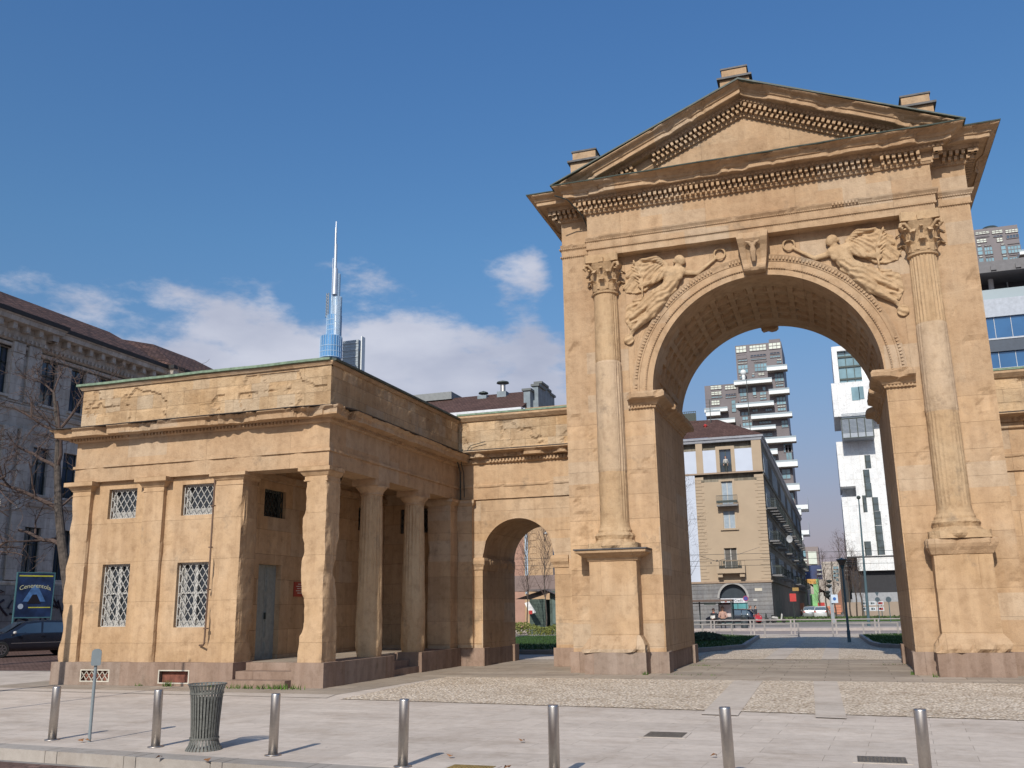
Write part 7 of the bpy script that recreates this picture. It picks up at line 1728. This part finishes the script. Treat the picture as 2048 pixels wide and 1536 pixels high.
for i, (pa, pb, ya, yb, rows_) in enumerate(((1723, 1767, 1200, 1223, 2),)):
    a = PT(pa, yb, 95); c = PT(pb, ya, 95); t = thing('direction_boards', 'white direction boards in rows on posts before the hoarding', 'sign', (a.x, 95, ZR))
    for k in range(3):
        for j in range(2):
            x0 = a.x+(c.x-a.x)*k/3+.05; x1_ = a.x+(c.x-a.x)*(k+1)/3-.03; z0 = a.z+(c.z-a.z)*j/2+.05; z1_ = a.z+(c.z-a.z)*(j+1)/2-.12; b = MB(); b.box(x0, x1_, 95, 95.05, z0, z1_); o = b.build('board', simple('board_white', (.5, .52, .56)) if 'board_white' not in bpy.data.materials else bpy.data.materials['board_white'], t)
            b = MB(); b.box(x0+.2, x0+.42, 94.98, 95, z0+.12, z1_-.12); b.box(x1_-.45, x1_-.1, 94.98, 95, z0+.1, z1_-.1) if k == 2 else b.box(x1_-.3, x1_-.15, 94.98, 95, z0+.15, z1_-.15); b.build('symbol', SB if k < 2 else simple('symbol_red', (.3, .05, .05)) if 'symbol_red' not in bpy.data.materials else bpy.data.materials['symbol_red'], o)
    b = MB()
    for x in (a.x+.3, c.x-.3): b.tube([(x, 95.1, ZR), (x, 95.1, c.z)], .05, 6)
    b.build('posts', LBL, t)
rs = thing('banner_sign', 'red vertical street banner on a pole at the corner of the side street', 'sign', (P(1585, 1230, Y=82).x, 82, ZR)); a = PT(1580, 1203, 82); c = PT(1591.5, 1187, 82); b = MB(); b.box(a.x, c.x, 82, 82.08, a.z, c.z); b.build('banner', RED, rs); b = MB(); b.tube([((a.x+c.x)/2, 82.1, ZR), ((a.x+c.x)/2, 82.1, a.z)], .05, 6); b.build('pole', IRON, rs)
ys2 = thing('shop_sign', 'small yellow brown shop sign projecting over the side street', 'sign', (PT(1590, 1180, 90).x, 90, 3)); a = PT(1585, 1182, 90); c = PT(1597, 1175, 90); b = MB(); b.box(a.x, c.x, 90, 90.15, a.z, c.z); b.build('board', simple('yellow_brown', (.30, .19, .06)), ys2)
pg = thing('grey_post', 'slim pale post standing before the dark side wall', 'post', (PT(1541, 1238, 84).x, 84, ZR)); b = MB(); a = PT(1541, 1192, 84); b.tube([(a.x, 84, ZR), (a.x, 84, a.z)], .09, 8); b.build('pole', simple('pale_post', (.35, .40, .45)), pg)
# bus shelter
YH = 48.3
sh = thing('tram_shelter', 'glazed tram shelter with dark roof and an advertising panel', 'shelter', (-8, YH, 0))
a = PT(1375, 1203, YH); c = PT(1467, 1200, YH); zr_ = PT(1430, 1202, YH).z; FR = simple('shelter_frame', (.04, .05, .055), .5)
b = MB(); b.box(a.x-2.5, c.x, YH-1.2, YH+.3, zr_-.05, zr_+.10); b.build('roof', simple('shelter_roof', (.10, .065, .05), .5), sh)
b = MB()
for x in (a.x-2.4, (a.x+c.x)/2-.9, c.x-.12): b.box(x, x+.09, YH+.16, YH+.25, .06, zr_)
b.box(c.x-.12, c.x-.04, YH-1.1, YH-1.02, .06, zr_); b.box(a.x-2.4, c.x, YH+.2, YH+.25, zr_-.2, zr_-.12); b.build('frame', FR, sh)
b = MB(); a2 = PT(1438, 1236, YH); c2_ = PT(1464, 1207, YH); b.box(a2.x, c2_.x, YH+.05, YH+.14, a2.z, c2_.z); o = b.build('advertising_panel', FR, sh); b = MB(); b.box(a2.x+.08, c2_.x-.08, YH+.03, YH+.05, a2.z+.08, c2_.z-.08); b.build('poster', simple('poster_pale', (.50, .42, .40), .6, 0, .15, 3), o)
b = MB(); b.box(a2.x+.1, a2.x+.55, YH+.02, YH+.03, a2.z+.1, a2.z+.5); b.build('white_note', WHITE, o)
b = MB(); b.box(a.x-2, a2.x-.1, YH-.05, YH+.15, .48, .54); b.box(a.x-1.8, a.x-1.7, YH, YH+.1, .06, .5); b.box(a2.x-.4, a2.x-.3, YH, YH+.1, .06, .5); b.build('bench', FR, sh)
b = MB(); a3 = PT(1408, 1210, YH-1); c3 = PT(1431, 1205, YH-1); b.box(a3.x, c3.x, YH-1.0, YH-.95, a3.z, c3.z); b.build('stop_sign_board', IRON, sh)
bnn = thing('litter_bin', 'dark cylindrical bin at the right end of the tram stop', 'litter bin', (PT(1489, 1250, 47.5).x, 47.5, .06)); b = MB(); b.lathe([(.24, 0), (.26, .05), (.24, .75), (.27, .80), (.18, .95)], n=18); b.build('body', FR, bnn, local=True); b = MB(); b.box(-.15, .15, -.27, -.24, .62, .72); b.build('opening', TIRE, bnn, local=True)
# people
SKIN = simple('skin', (.45, .26, .18), .6); 
def person(label, loc, rz, pose, jacket, trousers, hair, extra=None, scale=1.0):
    t = thing('person', label, 'person', loc, rz); t.scale = (scale,)*3
    J = {}
    if pose == 'sit':
        hip = Vector((0, 0, .50)); chest = Vector((0, -.10 if extra == 'lean' else -.02, .92)); neck = chest+Vector((0, -.03, .13)); head = neck+Vector((0, -.05, .15))
        legs = [(Vector((s*.10, 0, .50)), Vector((s*.13, -.42, .50)), Vector((s*.13, -.45, .09))) for s in (-1, 1)]
        arms = [(chest+Vector((s*.19, 0, .04)), Vector((s*.25, -.10, .70)), Vector((s*.07, -.36, .66))) for s in (-1, 1)]
    else:
        st_ = .16; hip = Vector((0, 0, .92)); chest = Vector((0, -.02, 1.32)); neck = chest+Vector((0, 0, .16)); head = neck+Vector((0, -.02, .14))
        legs = [(Vector((s*.10, 0, .92)), Vector((s*.10, -s*st_*.6-.03, .50)), Vector((s*.10, -s*st_, .08))) for s in (-1, 1)]
        arms = [(chest+Vector((s*.19, 0, .06)), Vector((s*.25, s*.08, 1.08)), Vector((s*.22, s*.10-.12, .86))) for s in (-1, 1)]
    b = MB(); b.capsule(hip, chest, .15, .17); b.capsule(chest, chest+Vector((0, 0, .05)), .17, .13); b.capsule(chest+Vector((-.15, 0, .05)), chest+Vector((.15, 0, .05)), .09, .09)
    b.capsule(neck-Vector((0, 0, .08)), head, .055, .06); b.ball(head+Vector((0, 0, .02)), .098, 10, 1.05, 1.22); b.capsule(head+Vector((0, -.09, .0)), head+Vector((0, -.115, -.02)), .018, .02)
    for A_, K, F in legs: b.capsule(A_, K, .095, .065); b.capsule(K, F, .06, .042); b.capsule(F, F+Vector((0, -.17, -.04)), .045, .035)
    for S_, E_, H in arms: b.capsule(S_, E_, .058, .045); b.capsule(E_, H, .043, .03); d = (H-E_).normalized(); b.capsule(H, H+d*.07, .035, .036)
    body = b.build('body', jacket, t, local=True); apply_remesh(body, .018, 3)
    # materials by region of the one continuous body
    me = body.data; me.materials.append(trousers); me.materials.append(SKIN)
    for p_ in me.polygons:
        c = p_.center
        if (c-head).length < .17 and c.z > neck.z-.02: p_.material_index = 2
        elif pose == 'sit' and (c.z < .60 and not (abs(c.x) < .16 and c.y > -.12 and c.z > .52)): p_.material_index = 1
        elif pose != 'sit' and c.z < .90: p_.material_index = 1
        if any((c-H).length < .10 for _, _, H in arms): p_.material_index = 2
    for S_, E_, H in arms:
        d = (H-E_).normalized(); sd_ = d.orthogonal().normalized(); b = MB()
        for k in range(4): o_ = sd_*(k-1.5)*.018; p0 = H+d*.09+o_; Lf = (.060, .072, .068, .052)[k]; b.capsule(p0, p0+d*Lf*.6, .009, .0085, 6); b.capsule(p0+d*Lf*.6, p0+d*Lf+Vector((0, 0, -.018)), .0085, .007, 6)
        b.capsule(H+d*.03+sd_*.035, H+d*.08+sd_*.06, .011, .009, 6); b.build('fingers', SKIN, t, local=True)
    b = MB(); b.ball(head+Vector((0, .022, .045)), .108, 10, 1.0, 1.12); b.v = [v for v in b.v]; b.map(lambda x, y, z: (x, max(y, head.y-.06) if z < head.z+.07 else y, max(z, head.z-.04))); b.build('hair', hair, t, local=True)
    b = MB()
    for s in (-1, 1): b.ball(head+Vector((s*.036, -.098, .02)), .012, 6)
    b.build('eyes', TIRE, t, local=True)
    return t
DKJ = simple('dark_jacket', (.03, .033, .04), .8); DKT = simple('dark_trousers', (.02, .02, .025), .8); BEJ = simple('beige_coat', (.42, .26, .21), .8); GHR = simple('grey_hair', (.42, .33, .28), .9); BHR = simple('brown_hair', (.14, .05, .03), .9)
x = PT(1429, 1245, YH-.3).x; p1 = person('seated man in a dark jacket and red scarf reading a paper at the tram shelter', (x, YH-.1, .04), R(-10), 'sit', DKJ, DKT, GHR, 'lean', 1.08)
b = MB(); b.lathe([(.07, 0), (.10, .02), (.10, .07), (.07, .09)], 0, -.12, 12, .98); b.build('scarf', RED, p1, local=True)
b = MB(); b.add([(-.16, -.42, .70), (0, -.46, .66), (0, -.40, .86), (-.16, -.36, .88), (.16, -.42, .70), (.16, -.36, .88)], [(0, 1, 2, 3), (1, 4, 5, 2)]); b.build('newspaper', WHITE, p1, local=True)
x = PT(1446, 1245, YH-.3).x; person('seated woman in a beige coat with reddish hair at the tram shelter', (x, YH-.1, .04), R(5), 'sit', BEJ, DKT, BHR, None, 1.16)
x = PT(1502, 1240, 72).x; person('walking person in a buttoned dark coat at the house corner, leftmost of two', (x, 72, ZR), R(70), 'walk', DKJ, DKT, BHR)
x = PT(1512, 1240, 73).x; person('walking person in dark coat and pale shirt at the house corner, rightmost of two', (x, 73, ZR), R(60), 'walk', DKJ, DKT, TIRE)
person('person in a pale shirt at the top floor window of the corner house', ((W5[0]+W5[1])/2, YB+.12, W5[2]+.02), 0, 'walk', WHITE, DKT, BHR, None, 1.0)
a = PT(1524, 782, YW-3); a = PT(1487, 755, YW-2); 
fig = thing('white_ornament', 'small white round lamp ornament on a balcony of the tall tower', 'ornament', (a.x, YW-1.8, a.z)); b = MB(); b.ball((0, 0, 1.6), .9, 10); b.build('globe', WB, fig, local=True); b = MB(); b.lathe([(.35, -1.5), (.6, .2), (.4, .9)], n=12); b.build('stand', WB, fig, local=True)
# scooter, bicycle-like parked moped, red umbrella table
def scooter(px, Y, lab, m):
    c = PT(px, 1238, Y); t = thing('scooter', lab, 'scooter', (c.x, Y, ZR), R(20))
    for x in (-.55, .6): b = MB(); b.lathe([(.14, -.05), (.23, -.05), (.24, 0), (.23, .05), (.14, .05)], n=16); b.map(lambda x_, y_, z_: (x+x_, z_, y_+.24)); b.build('wheel', TIRE, t, local=True)
    b = MB(); b.capsule((-.5, 0, .55), (-.1, 0, .5), .16, .13); b.capsule((-.1, 0, .32), (.35, 0, .30), .09, .08); b.capsule((.35, 0, .30), (.45, 0, .85), .08, .10); o = b.build('body', m, t, local=True); apply_remesh(o, .03, 2)
    b = MB(); b.capsule((-.6, 0, .72), (-.05, 0, .70), .09, .08); b.build('saddle', TIRE, t, local=True); b = MB(); b.tube([(.42, -.3, 1.0), (.45, 0, .95), (.42, .3, 1.0)], .02, 6); b.tube([(.6, 0, .24), (.45, 0, .95)], .03, 6); b.build('handlebar', IRON, t, local=True)
    return t
scooter(1556, 79, 'white scooter parked beside the side wall of the corner house', WHITE); scooter(1524, 79, 'dark scooter parked at the corner before a white notice', IRON)
CRD = simple('red_car_paint', (.40, .03, .035), .25, 0, .05, 2, coat=.7)
car('parked_car', 'small red car facing the shelter, half hidden behind the bin and planting', (PT(1492, 1240, 74).x, 74, ZR), R(-62), CRD)
car('parked_car', 'dark car parked behind the tram shelter', (PT(1462, 1240, 68).x, 68, ZR), R(178), CARD)
car('parked_car', 'silver estate car seen from behind at the crossroads, the left one of two', (PT(1621, 1240, 97).x, 97, .0), R(92), CARW, group='pale cars at the crossroads')
car('parked_car', 'white estate car seen from behind at the crossroads, the right one of two', (PT(1645, 1240, 95).x, 95, .0), R(88), simple('white_car_paint', (.55, .56, .57), .3, .1, .04, 2, coat=.6), group='pale cars at the crossroads')
# overhead wires
wr = thing('tram_wires', 'thin overhead tram wires crossing behind the arch', 'wires', (0, 44, 8))
for i, (pl_, pr2, Y) in enumerate(((1112, 1104, 39), (1125, 1116, 42), (1134, 1130, 46))):
    a = PT(1300, pl_, Y); c = PT(1900, pr2-6, Y); b = MB(); b.tube([a+(a-c)*.6, a, c, c+(c-a)*.5], .012, 4); b.build('wire', IRON, wr)
a = PT(1403, 1111, 40); c = PT(1520, 1085, 60); b = MB(); b.tube([PT(1400, 1112, 39), PT(1434, 1123, 42), PT(1520, 1094, 70)], .012, 4)
for px, py, Y in ((1434, 1121, 42), (1448, 1123, 42), (1422, 1126, 42), (1448, 1126, 42)): q = PT(px, py, Y); b.ball(q, .05, 6)
b.build('cross_wire', IRON, wr)
